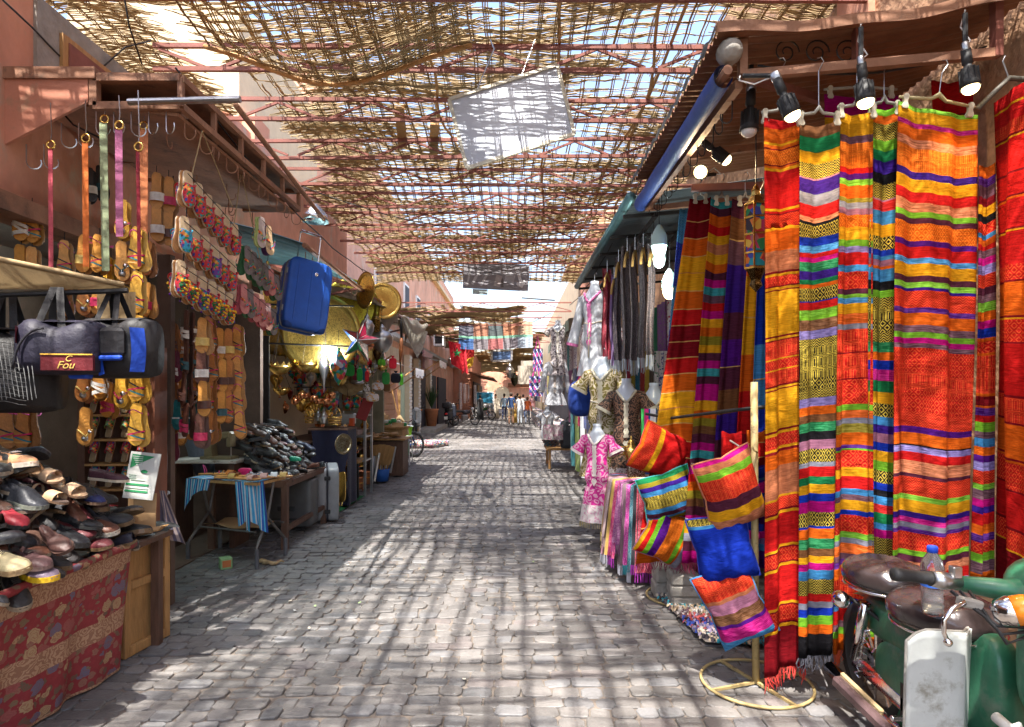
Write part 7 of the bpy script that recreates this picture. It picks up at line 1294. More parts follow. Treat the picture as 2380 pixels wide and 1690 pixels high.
for k in range(10):
    Y = 9.4+k*.5; cc = [(.35, .2, .14), (.3, .3, .34), (.2, .1, .12), (.45, .35, .25), (.15, .1, .2), (.4, .3, .3), (.1, .1, .12), (.05, .25, .25), (.1, .05, .15), (.3, .25, .2)][k]
    solo('tall_scarf', 'tall %s scarf hung high in the garment rows' % ['brown', 'silver', 'maroon', 'beige', 'aubergine', 'pinkish', 'black', 'sea green', 'purple', 'taupe'][k], 'scarf', MB().grid(lambda s, t: (1.2+.03*math.sin(s*12+t), Y+s*.4, lerp(2.75, 1.75, t)), 8, 8), M_CLO if k % 2 else DT, True, cc, group='tall scarves in the garment rows')
ga = thing('far_awning', 'grey green cloth awning over the far garment rows', 'awning'); part(ga, 'cover', MB().grid(lambda a, b: (lerp(1.02, 2.6, b)-.0, lerp(11.2, 17.5, a), lerp(2.95, 3.35, b)-.06*math.sin(b*PI)), 20, 6), M_TARP, True); part(ga, 'valance', MB().grid(lambda a, b: (1.02+.02*math.sin(a*60), lerp(11.2, 17.5, a), 2.95-.2*b), 60, 2), mat('grey_green_cloth', (.25, .3, .24), rough=.85), True)
# blue tote, plaid bags, suitcase, low table with white cloth, brass ware
e = thing('blue_sack', 'blue cloth bag bulging behind the olive kaftan', 'bag', P(1350, 955, 7.6)); part(e, 'sack', sup((0, 0, .15), (.16, .14, .22), .7), M_CLO, True, (.012, .05, .3)); part(e, 'strap', MB().tube([(-.08, 0, .3), (0, 0, .5), (.08, 0, .3)], .01, 5), M_CLO, False, (.012, .05, .3))
def plaid(a, b): c = (int(a*6) % 2)+(int(b*6) % 2); return [(.6, .05, .25), (.1, .1, .35), (.02, .02, .06)][c] if (int(a*12)+int(b*12)) % 5 else (.7, .7, .75)
for i, (u, v, wpx, hpx, Y) in enumerate([(1250, 838, 22, 52, 16.5), (1246, 898, 32, 46, 16.0)]):
    e = thing('plaid_bag', ['narrow', 'wide'][i]+' pink and blue checked bag hanging at the stall end', 'bag', P(u, v+hpx/2, Y)); w_, h = wpx*Y/F, hpx*Y/F; part(e, 'front', MB().grid(lambda a, b: ((a-.5)*w_, -.12, b*h), 12, 12, plaid), M_CLA); part(e, 'side', MB().box((0, 0, h/2), (w_*.98, .22, h*.98)), M_CLO, False, (.2, .05, .2)); part(e, 'handle', MB().tube([(-w_*.25, 0, h), (0, 0, h+.35), (w_*.25, 0, h)], .02, 5), M_CLO, False, (.6, .05, .3))
for i, (u, v) in enumerate([(1225, 880), (1232, 868)]): solo('folded_blanket', ['cream', 'ivory'][i]+' folded blanket hung above the checked bags', 'blanket', MB().grid(lambda a, b: (XU(u, 17)+(a-.5)*.5, 17+.08*math.sin(a*8)+i*.1, ZV(v-30, 17)-b*.5), 12, 6), M_CLO, True, (.45, .4, .33))
lt = thing('goods_table', 'low table end piled with small goods in the garment row', 'table', (XU(1285, 13.8), 13.8, 0)); part(lt, 'tabletop', MB().box((.25, 0, .42), (.85, 1.1, .04)), M_WOOD)
for x in (-.1, .6):
    for y in (-.5, .5): part(lt, 'leg', MB().box((x, y, .2), (.05, .05, .4)), M_WOOD)
e = thing('black_suitcase', 'black wheeled suitcase standing on the low goods table', 'suitcase', (XU(1325, 13.3), 13.3, .44), (0, 0, R(-8))); part(e, 'body', sup((0, 0, .3), (.21, .13, .3), .3), M_NYL, True, (.03, .035, .045)); part(e, 'front_pocket', sup((0, -.13, .22), (.17, .03, .17), .35), M_NYL, True, (.035, .04, .05)); part(e, 'badge', MB().ell((0, -.14, .5), (.03, .01, .02), 10, 6), M_CHR, True); part(e, 'handle', MB().tube([(-.08, 0, .58), (-.06, 0, .66), (.06, 0, .66), (.08, 0, .58)], .012, 6), M_RUB)
e = thing('pink_shawl', 'pink patterned shawl with a dark fringe over the low goods table', 'shawl', (0, 0, 0)); part(e, 'cloth', MB().grid(lambda a, b: (XU(1262, 13.2)+a*.42, 13.15+.03*math.sin(a*12), .95-.32*b), 14, 6), DT, True, (.5, .15, .3)); m = MB()
for j in range(22): m.tube([(XU(1262, 13.2)+.42*(j+.5)/22, 13.15, .63), (XU(1262, 13.2)+.42*(j+.5)/22, 13.15, .55)], .006, 3)
part(e, 'fringe', m, M_CLO, False, (.05, .03, .03), kind='stuff')
for i in range(16): solo('jewellery_tray', '%s stacked tray of beads on the low goods table' % ORD[i], 'tray', MB().box((0, 0, 0), (.3, .26, .035), bev=.005), MATS['rag'], color=(.3, .15, .1), loc=(XU(1280, 13.9)+random.uniform(-.05, .05), 13.9+.15*(i % 3), .46+.05*(i//2)*.9+.02*(i % 2)), rot=(0, 0, random.uniform(-.2, .2)), group='bead trays on the goods table')
bt = thing('brass_side_table', 'small orange draped table with brassware behind the scarf table', 'table', (1.32, 6.55, 0)); part(bt, 'drape', MB().box((0, 0, .38), (.42, .4, .74), bev=.02), M_CLO, False, (.5, .16, .03)); part(bt, 'blue_cloth', MB().box((.12, -.04, .66), (.3, .4, .22), bev=.03), M_CLO, False, (.01, .06, .3))
teapot('gold samovar pot behind the scarf table', 1467, 1068, 55, 6.2, M_BRA); e = thing('metal_flask', 'engraved black and silver flask behind the red cushion', 'flask', P(1478, 1120, 5.6)); part(e, 'body', sup((0, 0, .09), (.08, .03, .1), .5), FG, True, (.5, .48, .42)); part(e, 'neck', MB().tube([(0, 0, .18), (0, 0, .24)], .02, 8), M_MET)
solo('tissue_bunch', 'bright mixed cloth bunch beside the black kaftan', 'cloth', MB().grid(lambda a, b: (XU(1490, 5.9)+a*.16, 5.9+.05*math.sin(a*14), ZV(950, 5.9)-b*.35), 10, 6, lambda a, b: [(.05, .4, .1), (.6, .02, .2), (.02, .1, .4), (.7, .7, .7), (.02, .15, .35)][int(a*5) % 5]), M_CLA, True)

for k in range(12):       # kaftans and shirts packed on the rails behind
    Y = 7.6+k*.42; x = 1.32+.12*(k % 3); zt_ = 2.2 if k % 2 else 1.55; cc = [(.25, .04, .05), (.3, .18, .05), (.02, .05, .2), (.28, .03, .15), (.02, .16, .16), (.4, .3, .2), (.1, .02, .15), (.35, .1, .02), (.03, .12, .06), (.3, .28, .32), (.16, .06, .03), (.35, .03, .06)][k]; nm = ['maroon', 'gold', 'royal blue', 'fuchsia', 'teal', 'beige', 'violet', 'orange', 'green', 'silver', 'chestnut', 'scarlet'][k]
    e = thing('hung_kaftan', nm+' kaftan packed on the rail behind the mannequins', 'dress', (x, Y, zt_), (0, 0, R(-60)), group='kaftans packed on the rails'); L_ = .95
    part(e, 'gown', MB().grid(lambda a, b: ((a-.5)*(.34+.2*b-.1*math.exp(-((b-.4)/.15)**2)), -.05*math.cos((a-.5)*PI)+.02*math.sin(a*22)*b, -b*L_+.05*math.cos((a-.5)*PI)*(1-b)), 16, 12), MATS['paisley'] if k % 3 == 0 else (MATS['paisley_soft'] if k % 3 == 1 else DT), True, cc)
    for s_ in (-1, 1): part(e, 'sleeve', MB().tube([(s_*.15, 0, .0), (s_*.24, 0, -.14), (s_*.3, 0, -.34)], [.05, .055, .075], 10, cap=False), MATS['paisley'] if k % 3 == 0 else DT, True, cc)
    part(e, 'placket', MB().box((0, -.065, -.2), (.05, .012, .36)), M_CLO, False, (.5, .45, .35)); part(e, 'hanger', MB().tube([(-.16, 0, -.01), (0, 0, .06), (.16, 0, -.01)], .01, 5), M_WOOD)

for k in range(10):
    cc = [(.3, .02, .05), (.25, .2, .03), (.02, .12, .2), (.3, .03, .03), (.4, .28, .04), (.08, .06, .05), (.02, .14, .07), (.03, .03, .2), (.25, .02, .08), (.14, .04, .25)][k]; nm = ['cherry', 'olive', 'petrol', 'scarlet', 'yellow', 'dark brown', 'emerald', 'indigo', 'wine', 'dotted violet'][k]; u = 1455+k*11
    solo('fabric_length', nm+' narrow fabric length hung between the grey scarves and the black kaftan', 'fabric', MB().grid(lambda s, t: (XU(u, 7.6)+s*.055, 7.6+.02*math.sin(s*6+t), lerp(2.1, 1.35, t)), 5, 8), DT if k in (6, 7, 8, 9) else M_CLO, True, cc, group='narrow fabric lengths behind the scarves')
# ================================================================ hanging boards and banners
def quad_board(name, label, cat, pts, mat_face, mat_frame, thick=.03, fw=.03):
    c = sum(pts, Vector())/4; e = thing(name, label, cat, c); q = [p-c for p in pts]; n = (q[1]-q[0]).cross(q[3]-q[0]).normalized()
    if n.y > 0: n = -n
    m = MB(); m.add([p*1 for p in q]+[p-n*thick for p in q], [(0, 1, 2, 3), (7, 6, 5, 4), (0, 4, 5, 1), (1, 5, 6, 2), (2, 6, 7, 3), (3, 7, 4, 0)]); part(e, 'panel', m, mat_face)
    if mat_frame:
        for i in range(4): part(e, 'frame_strip', MB().bar(q[i]+n*.004, q[(i+1) % 4]+n*.004, .02, fw, up=n.cross(q[(i+1) % 4]-q[i])), mat_frame)
    return e, q, n
M_BRD = mat('grey_board', (.42, .45, .52), rough=.5, var=.12, vs=3, bump=.05, dirt=((.36, .34, .36), 2.5, .6)); M_BFR = mat('worn_cream_frame', (.5, .47, .38), rough=.6, var=.2, vs=8)
e, q, n = quad_board('hanging_board', 'blank grey board in a cream frame hanging askew under the roof', 'board', [P(1044, 232, 5.45), P(1295, 152, 5.5), P(1335, 312, 5.4), P(1085, 392, 5.35)], M_BRD, M_BFR)
e.location.y += 0
for a, b in ((q[0]*.75+q[1]*.25, (-.06, .3, 1.0)), (q[1]*.85+q[0]*.15, (-.02, .2, .45))): part(e, 'chain', MB().tube([Vector(a), Vector(a)*.4+Vector(b)*.6, Vector(a)*0+Vector((a.x+b[0], a.y+b[1], a.z+b[2]))], .006, 5), M_MET)
Yb = 14.3
m_ar = mat('sign_face', src='attr', rough=.6, var=.12, vs=2, bump=.03)
e = thing('arrow_sign', 'grey hanging sign with a white arrow and a framed lamp under it', 'sign', P(1153, 643, Yb), (0, R(3), 0)); W, H = 1.5, .6; m = MB(); m.box((0, 0, 0), (W, .04, H), col=(.24, .23, .25)); part(e, 'panel', m, m_ar)
m = MB(); c0 = (.62, .62, .64)
m.prism([(.48, .06), (.55, .08), (.6, -.1), (.64, -.04), (.68, -.08), (.61, -.24), (.46, -.16), (.49, -.11), (.55, -.13)], 0, .004, Matrix.Translation((0, -.022, 0)) @ Matrix.Rotation(PI/2, 4, 'X'), c0); part(e, 'arrow', m, m_ar)
m = MB()
for x, z, w_, h, r_, c in [(-.5, .15, .3, .02, 8, (.1, .1, .11)), (-.12, .08, .34, .02, 4, (.1, .1, .11)), (-.45, -.02, .06, .4, 25, (.5, .5, .52)), (-.25, -.05, .05, .4, 25, (.48, .48, .5)), (.05, -.1, .14, .26, 12, (.42, .38, .38)), (.14, -.14, .06, .2, -10, (.12, .1, .1)), (.32, 0, .22, .3, 10, (.4, .4, .43)), (-.62, -.05, .04, .4, 10, (.5, .5, .52))]: m.box((x, -.0225+.0003*len(m.f)/6, z), (w_, .004, h), (0, R(r_), 0), c)
part(e, 'faded_print', m, m_ar); part(e, 'lamp_box', MB().box((-.35, .05, -H/2-.06), (.34, .12, .1)), mat('pale_blue_metal', (.4, .5, .52), rough=.4, var=.1))
for s in (-.6, .6): part(e, 'hanger', MB().tube([(s, 0, H/2), (s, 0, .95)], .008, 4), M_DRK)
# long pole across the bright gap
solo('street_pole', 'thin dark pole sticking out over the bright gap', 'pole', MB().tube([P(1212, 692, 18), P(1290, 698, 18)], .025, 5), M_DRK)
e = thing('picture_banner', 'wide printed cloth banner of grey and orange scenes across the street', 'banner', P(1152, 780, 27)); W, H = 3.2, 1.15
def bcol(a, b):
    k = int(a*5); t = [(.12, .12, .15), (.35, .16, .1), (.08, .1, .1), (.4, .18, .1), (.45, .3, .2)][k]; t2 = [(.05, .12, .3), (.2, .18, .2), (.35, .12, .12), (.22, .2, .22), (.3, .35, .4)][k]
    if .48 < b < .58: return (.2, .45, .32)
    f = .7+.6*((math.sin(a*97)+math.sin(b*61+a*40))*.25+.5); c = t if b < .5 else t2; return tuple(x*f for x in c)
part(e, 'cloth', MB().grid(lambda a, b: ((a-.5)*W, .05*math.sin(a*12), H/2-b*H-.04*math.sin(a*5)), 60, 22, bcol), M_CLA)
for s in (-1, 1): part(e, 'rope', MB().tube([(s*W/2, 0, H/2), (s*(W/2+.8), 0, H/2+.4)], .02, 4), M_DRK)
quad_board('far_sign', 'small framed sign with a blue picture over the far crowd', 'sign', [P(1143, 815, 40), P(1189, 814, 40), P(1189, 838, 40), P(1143, 839, 40)], mat('blue_picture', (.12, .2, .38), rough=.5, var=.6, vs=3), M_WHT, .08, .12)
# flags
fl = thing('moroccan_flag', 'red flag with a green star hanging over the parked motorbikes', 'flag', P(1058, 800, 27))
def fcl(a, b): return Vector((lerp(-.3, .45, a)+.12*b, .12*math.sin(a*9+b*2), -.05-b*1.0-.25*a*b+.2*(1-a)))
part(fl, 'cloth', MB().grid(fcl, 18, 14), M_CLO, True, (.55, .01, .025)); m = MB(); sp = [((.2 if k % 2 == 0 else .08)*math.sin(PI*k/5), (.2 if k % 2 == 0 else .08)*math.cos(PI*k/5)) for k in range(10)]
m.prism(sp, 0, .02, Matrix.Translation((.1, -.18, -.4)) @ Matrix.Rotation(PI/2, 4, 'X')); part(fl, 'star', m, M_CLO, False, (.02, .2, .06)); part(fl, 'pole', MB().tube([(-.9, 0, .3), (.5, 0, .2)], .02, 5), M_DRK)
solo('red_yellow_pennant', 'red and yellow pennant hanging beside the red flag', 'flag', MB().grid(lambda a, b: (a*.5-.1*b, .05*math.sin(a*7), -b*(1.2-.4*a)), 10, 8, lambda a, b: (.6, .35, .03) if b > .55 and a > .3 else (.5, .02, .02)), M_CLA, loc=P(1078, 808, 28))
# ================================================================ parked two-wheelers
def wheel(par, c, r, ax='X', w_=.05, rim=None):
    M = Matrix.Translation(c) @ Matrix.Rotation(PI/2, 4, 'Y'); t = part(par, 'wheel', MB().lathe([(r*.8, -w_/2), (r*.95, -w_/2), (r, 0), (r*.95, w_/2), (r*.8, w_/2), (r*.76, 0), (r*.8, -w_/2)], 24, M), M_RUB, True)
    m = MB()
    for k in range(6): a = PI*k/6; m.tube([Vector(c)+Vector((0, math.cos(a)*r*.8, math.sin(a)*r*.8)), Vector(c)-Vector((0, math.cos(a)*r*.8, math.sin(a)*r*.8))], .006, 4)
    m.lathe([(.01, -w_*.6), (.05, -w_*.6), (.05, w_*.6), (.01, w_*.6)], 10, M); part(t, 'rim', m, rim or M_CHR)
def scooter(label, loc, yaw, col, top=False, s=1, seatc=(.02, .02, .02)):
    e = thing('parked_scooter', label, 'scooter', loc, (0, 0, yaw)); e.scale = (s,)*3; r = .26     # forward is -Y
    wheel(e, (0, -.62, r), r, w_=.08); wheel(e, (0, .58, r), r, w_=.09)
    part(e, 'body', sup((0, .38, .55), (.15, .42, .18), .6), M_LEA, True, col); part(e, 'seat', sup((0, .3, .78), (.14, .4, .07), .6), M_LEA, True, seatc)
    part(e, 'front_shield', sup((0, -.38, .7), (.19, .06, .3), .5), M_LEA, True, col); part(e, 'floorboard', MB().box((0, -.1, .34), (.28, .4, .05), bev=.015), M_LEA, False, col); part(e, 'front_fender', sup((0, -.6, .5), (.07, .22, .07), .7), M_LEA, True, col)
    part(e, 'fork', MB().tube([(0, -.42, .95), (0, -.62, .28)], .03, 7), M_MET); part(e, 'handlebar', MB().tube([(-.34, -.3, 1.06), (-.15, -.38, 1.02), (.15, -.38, 1.02), (.34, -.3, 1.06)], .018, 6), M_DRK); part(e, 'headlight', sup((0, -.44, .98), (.09, .06, .08), .7), M_WHT, True)
    for q in (-1, 1): part(e, 'mirror', MB().tube([(q*.2, -.36, 1.04), (q*.26, -.36, 1.2), (q*.3, -.38, 1.22)], [.006, .006, .035], 6), M_DRK); part(e, 'indicator', MB().ell((q*.2, -.43, .95), .025, 8, 6), mat('amber_plastic', (.8, .25, .01), rough=.3), True)
    part(e, 'tail_light', sup((0, .82, .6), (.06, .03, .04), .6), mat('red_plastic', (.6, .01, .01), rough=.3), True); part(e, 'plate', MB().box((0, .86, .42), (.16, .01, .13)), M_WHT); part(e, 'stand', MB().tube([(-.12, .2, .3), (-.14, .22, .0)], .014, 5), M_DRK)
    if top: tp = part(e, 'top_box', sup((0, .72, .98), (.2, .18, .15), .5), M_LEA, True, (.02, .02, .025))
    return e
scooter('white and black scooter parked by the brick piers facing the camera', (XU(968, 25.6), 25.6, 0), R(8), (.4, .42, .42), s=1.05)
scooter('black scooter with a top box seen from behind', (XU(1046, 31.7), 31.9, 0), R(172), (.015, .018, .03), True, 1.12)
def motorbike(label, loc, yaw, col):
    e = thing('parked_motorbike', label, 'motorbike', loc, (0, 0, yaw)); r = .29; wheel(e, (0, -.62, r), r, w_=.06); wheel(e, (0, .6, r), r, w_=.07); part(e, 'tank', sup((0, -.1, .72), (.11, .24, .11), .7), M_LEA, True, col); part(e, 'seat', sup((0, .4, .76), (.12, .38, .06), .5), M_RUB, True); part(e, 'engine', MB().box((0, 0, .42), (.22, .32, .3), bev=.03), M_MET)
    part(e, 'exhaust', MB().tube([(.12, -.1, .35), (.14, .2, .28), (.15, .75, .34)], [.025, .03, .045], 8), M_CHR, True); part(e, 'frame', MB().tube([(0, -.4, .9), (0, -.1, .6), (0, .3, .6), (0, .6, .29)], .025, 6), M_DRK); part(e, 'fork', MB().tube([(0, -.38, .98), (0, -.62, .29)], .03, 6), M_CHR); part(e, 'handlebar', MB().tube([(-.34, -.26, 1.04), (0, -.36, 1.0), (.34, -.26, 1.04)], .014, 6), M_DRK); part(e, 'headlight', MB().ell((0, -.48, .88), (.09, .07, .09), 12, 8), M_CHR, True); part(e, 'rear_rack', MB().box((0, .72, .82), (.26, .3, .03)), M_CHR)
motorbike('black motorbike with chrome exhaust parked beside the top-box scooter', (XU(1078, 32.5), 33, 0), R(120), (.02, .02, .03)); motorbike('dark green motorbike parked farther along the wall', (XU(1122, 41), 41, 0), R(110), (.02, .08, .03))
bi = thing('bicycle', 'blue bicycle leaning behind the lime tub', 'bicycle', (XU(930, 15.4), 15.4, 0), (0, R(-5), R(-38)))
for y in (-.52, .52): wheel(bi, (0, y, .33), .33, w_=.035)
m = MB(); BF = [((0, -.1, .3), (0, .52, .33)), ((0, -.1, .3), (0, -.18, .78)), ((0, -.16, .7), (0, .52, .33)), ((0, -.18, .74), (0, .34, .74)) , ((0, -.1, .3), (0, .36, .66)), ((0, .36, .85), (0, .52, .33))]
for a, b in BF: part(bi, 'frame_tube', MB().tube([a, (b[0], b[1], b[2])], .018, 6), M_LEA, True, (.02, .07, .25))
part(bi, 'saddle', sup((0, -.2, .86), (.08, .13, .04), .8), M_RUB, True); part(bi, 'handlebar', MB().tube([(-.26, .26, .95), (0, .36, .9), (.26, .26, .95)], .013, 6), M_CHR)
e = thing('folded_rug_pile', 'rolled pink and blue rugs lying past the bicycle', 'rugs', (XU(985, 19), 19, 0)); 
for k in range(4): part(e, 'roll', MB().tube([(-.8+.1*k, -.5+.28*k, .1), (.35+.12*k, -.4+.28*k, .1)], .1, 10), MATS['rag'], True, [(.4, .1, .2), (.1, .15, .4), (.45, .3, .35), (.5, .1, .15)][k])
pl = thing('potted_palm', 'spiky green plant in a tall terracotta pot on the step', 'potted plant', (XU(1003, 28.8), 28.8, .17)); pl.scale = (.8,)*3; part(pl, 'pot', MB().lathe([(.001, 0), (.26, 0), (.38, .9), (.42, 1.0), (.36, 1.0), (.3, .9)], 16), mat('terracotta', (.42, .16, .07), rough=.8), True); m = MB()
for k in range(70):
    a = random.uniform(0, 6.3); l = random.uniform(.7, 1.5); t = random.uniform(.05, .5); d = Vector((math.cos(a)*t, math.sin(a)*t, 1)).normalized(); p = Vector((0, 0, 1.0)); nn = Vector((-d.y, d.x, 0)).normalized()*.03 if abs(d.z) < .999 else Vector((.03, 0, 0)); m.add([p-nn*.5, p+nn*.5, p+d*l*.6+nn, p+d*l*.6-nn, p+d*l+Vector((0, 0, -.1*t))], [(0, 1, 2, 3), (3, 2, 4)])
part(pl, 'fronds', m, mat('palm_green', (.04, .1, .03), rough=.6, var=.4, vs=6, transl=.2), kind='stuff')
e = thing('postcard_rack', 'white framed postcard display with blue pictures', 'display rack', (XU(1127, 42), 42, 0), (0, 0, R(-12))); part(e, 'frame', MB().box((0, 0, 1.0), (1.3, .06, 1.7)), M_WHT); part(e, 'poster', MB().box((0, -.04, 1.45), (1.1, .03, .7)), mat('blue_poster', (.04, .22, .35), rough=.4, var=.6, vs=3)); part(e, 'cards', MB().box((0, -.04, .6), (1.1, .03, .7)), MATS['rag'], False, (.5, .5, .5))
for i in range(16):
    Y = random.uniform(34, 47); x = -3.15+.55*sm(40, 43, Y); cc = random.choice([(.2, .08, .05), (.05, .04, .06), (.3, .25, .2), (.1, .2, .3), (.35, .05, .05), (.3, .2, .1)]); h = random.uniform(.7, 1.5)
    solo('wall_goods', '%s cloth goods hanging on the far left shops, %s of the row' % ({(.2, .08, .05): 'brown', (.05, .04, .06): 'black', (.3, .25, .2): 'grey', (.1, .2, .3): 'blue', (.35, .05, .05): 'red', (.3, .2, .1): 'ochre'}[cc], ORD[i]), 'cloth', MB().grid(lambda a, b: (x+.25+.1*math.sin(a*7), Y+a*.9, 2.3-b*h), 8, 4), DT if i % 2 else M_CLO, True, cc, group='goods on the far left shops')
for i in range(14):
    Y = 18+i*2.1; cc = random.choice([(.35, .2, .12), (.3, .05, .1), (.5, .45, .4), (.05, .1, .25), (.3, .25, .05)])
    solo('stall_goods', 'mixed cloth goods hanging along the far right shops, %s of the row' % ORD[i], 'cloth', MB().grid(lambda a, b: (1.45+.1*math.sin(a*9+i), Y+a*1.8, 2.5-b*random.uniform(1.2, 1.25)), 10, 5), [MATS['rag'], DT, M_CLO][i % 3], True, cc, group='goods on the far right shops')
    solo('goods_crate', 'low crate of goods along the far right shops, %s of the row' % ORD[i], 'crate', MB().box((0, 0, .35), (.6, 1.5, .7), bev=.03), MATS['rag'], color=(.35, .2, .12), loc=(1.6, Y+.8, 0), group='crates at the far right shops')
for i, (u, v, Y) in enumerate([(1185, 862, 44), (1196, 880, 46), (1212, 878, 45), (1050, 838, 33)]): lantern(['pale metal lantern over the far crowd', 'dark lantern left of its pair over the crowd', 'dark green lantern right of its pair over the crowd', 'glass lantern by the far left shop wall'][i], u, v, 36, 20, Y, M_MET if i in (0, 3) else FG, JAR, 10, (.08, .12, .1))
# ================================================================ people in the distance
def person(label, u, v, Y, h, yaw, top, bottom, hair, stride=.12, skirt=False, skin=(.35, .19, .12), arms=(.1, -.1), short=False, hat=None):
    s = h/1.75; g = (XU(u, Y), Y, 0); e = thing('person', label, 'person', g, (0, 0, yaw)); e.scale = (s,)*3
    vs = [(0, 0, .95), (0, .01, 1.12), (0, .01, 1.32), (0, 0, 1.46), (0, -.01, 1.54), (0, -.02, 1.64), (0, -.02, 1.73)]; rd = [.15, .135, .16, .11, .055, .085, .06]; ed = [(i, i+1) for i in range(6)]
    for q, st in ((-1, stride), (1, -stride)):
        k = len(vs); vs += [(q*.095, 0, .88), (q*.1, -st*.5-.02, .48), (q*.1, -st+.03, .09), (q*.11, -st-.12, .04)]; rd += [.1, .062, .045, .038]; ed += [(0, k), (k, k+1), (k+1, k+2), (k+2, k+3)]
    for q, a in ((-1, arms[0]), (1, arms[1])):
        k = len(vs); vs += [(q*.17, 0, 1.42), (q*.23, a*.3, 1.14), (q*.24, a-.06, .9), (q*.235, a-.09, .8)]; rd += [.065, .045, .034, .034]; ed += [(3, k), (k, k+1), (k+1, k+2), (k+2, k+3)]
    me = bpy.data.meshes.new('body'); me.from_pydata(vs, ed, []); o = mkobj('body', me); md = o.modifiers.new('s', 'SKIN')
    for i, sv in enumerate(me.skin_vertices[0].data): sv.radius = (rd[i], rd[i]*(.72 if i < 4 else 1)); sv.use_root = i == 0
    o.modifiers.new('u', 'SUBSURF').levels = 1
    dg = bpy.context.evaluated_depsgraph_get(); m2 = bpy.data.meshes.new_from_object(o.evaluated_get(dg)); bpy.data.objects.remove(o)
    at = m2.attributes.new('col', 'FLOAT_COLOR', 'FACE'); arr = []
    for p in m2.polygons:
        x, y, z = p.center; c = bottom
        if z > 1.5: c = skin if (z < 1.66 and y < -.0) else hair
        if z > 1.5 and z < 1.56: c = skin
        if .93 < z <= 1.5: c = top
        if abs(x) > .19 and z < (1.18 if short else .86): c = skin
        if abs(x) > .19 and z >= (1.18 if short else .86) and z < 1.5: c = top
        if z < .5 and short and z > .1: c = skin
        if z < .08: c = (.05, .04, .04)
        arr.append((*c, 1))
    at.data.foreach_set('color', np.array(arr, np.float32).ravel()); m2.materials.clear(); m2.materials.append(M_CLA); m2.polygons.foreach_set('use_smooth', [True]*len(m2.polygons)); mkobj('body', m2, e)
    part(e, 'hair', MB().ell((0, .01, 1.68), (.092, .1, .1), 12, 8), M_CLO, True, hair)
    if skirt: part(e, 'robe', MB().lathe([(.16, 1.3), (.17, 1.1), (.2, .8), (.27, .08), (.25, .08)], 16), M_CLO, True, top)
person('woman in a long black robe walking by the postcard display', 1116, 977, 40, 1.62, R(160), (.012, .012, .015), (.012, .012, .015), (.012, .012, .015), skirt=True)
person('man in navy shirt and khaki shorts walking away', 1188, 988, 33.6, 1.74, R(180), (.02, .05, .14), (.3, .22, .14), (.05, .03, .02), .16, short=True)
person('person in an orange top among the walking crowd', 1226, 986, 34.5, 1.5, R(175), (.7, .15, .04), (.15, .17, .22), (.1, .05, .03), .14)
person('person in white clothes left of the orange top', 1208, 988, 33.8, 1.62, R(185), (.65, .65, .66), (.5, .55, .6), (.25, .14, .06), .12)
person('person in a yellow robe beside the navy shirt', 1198, 986, 34.8, 1.58, R(180), (.5, .3, .06), (.5, .3, .06), (.05, .03, .02), skirt=True)
person('person in a cream robe at the left of the crowd', 1152, 972, 43, 1.68, R(10), (.55, .48, .38), (.5, .45, .36), (.05, .03, .02), skirt=True)
person('person in light blue shirt behind the navy one', 1172, 976, 41, 1.7, R(180), (.3, .42, .55), (.05, .06, .12), (.05, .03, .02), .14)
person('person in pale grey shirt at the back of the crowd', 1203, 972, 44, 1.74, R(178), (.5, .5, .5), (.2, .2, .25), (.04, .03, .02), .12)
person('person in a white blouse and blue jeans on the right of the crowd', 1216, 972, 43.5, 1.66, R(182), (.62, .6, .58), (.08, .12, .25), (.06, .03, .02), .12)
person('person in a pink scarf near the right stalls', 1236, 974, 42, 1.62, R(170), (.5, .25, .28), (.4, .35, .32), (.3, .2, .12), .1)
# ================================================================ moped at the right edge (front towards the camera)
mp = thing('moped', 'green moped with brown saddles and a white leg shield', 'moped', (1.74, 2.5, 0))
M_GREEN = mat('green_enamel', (.025, .13, .07), rough=.38, var=.3, vs=7, bump=.06, coat=.15, dirt=((.09, .15, .1), 9, .55)); M_SEAT = mat('brown_vinyl', (.035, .025, .025), rough=.24, var=.35, vs=8, bump=.12, bs=40, coat=.45)
M_SHLD = mat('scuffed_white', (.5, .52, .5), rough=.45, var=.12, vs=5, bump=.05, dirt=((.27, .26, .22), 7, .56))
def W(x, y, z): return (x-1.74, y-2.5, z)
wheel(mp, W(1.76, 3.02, .28), .28, w_=.06); wheel(mp, W(1.93, 1.62, .28), .28, w_=.06)
def saddle(c, r, nr):
    def f(a, b):
        th, ph = 2*PI*a, -PI/2+PI*b; sg = lambda x, p: math.copysign(abs(x)**p, x); x = r[0]*sg(math.cos(th), .75)*sg(math.cos(ph), .6); y = r[1]*sg(math.sin(th), .75)*sg(math.cos(ph), .6); z = r[2]*sg(math.sin(ph), .7)
        if z > 0: z += .02*math.sin(y/r[1]*nr)*(1-abs(x)/r[0]) 
        x *= 1-.22*(y < 0)*(-y/r[1]); return Vector(c)+Vector((x, y, z))
    return MB().grid(f, 48, 20, wrap=True)
s1 = part(mp, 'rear_seat', saddle(W(1.73, 2.88, .72), (.17, .19, .065), 17), M_SEAT, True); part(s1, 'seat_trim', MB().tube([(Vector(W(1.73, 2.88, .675))+Vector((.172*math.cos(t), .192*math.sin(t), 0))) for t in [2*PI*k/28 for k in range(28)]], .007, 6, closed=True), M_CHR, True)
s2 = part(mp, 'front_seat', saddle(W(1.74, 2.5, .68), (.19, .21, .07), 15), M_SEAT, True); part(s2, 'seat_trim', MB().tube([(Vector(W(1.74, 2.5, .63))+Vector((.19*math.cos(t), .21*math.sin(t), 0))) for t in [2*PI*k/28 for k in range(28)]], .006, 6, closed=True), M_CHR, True)
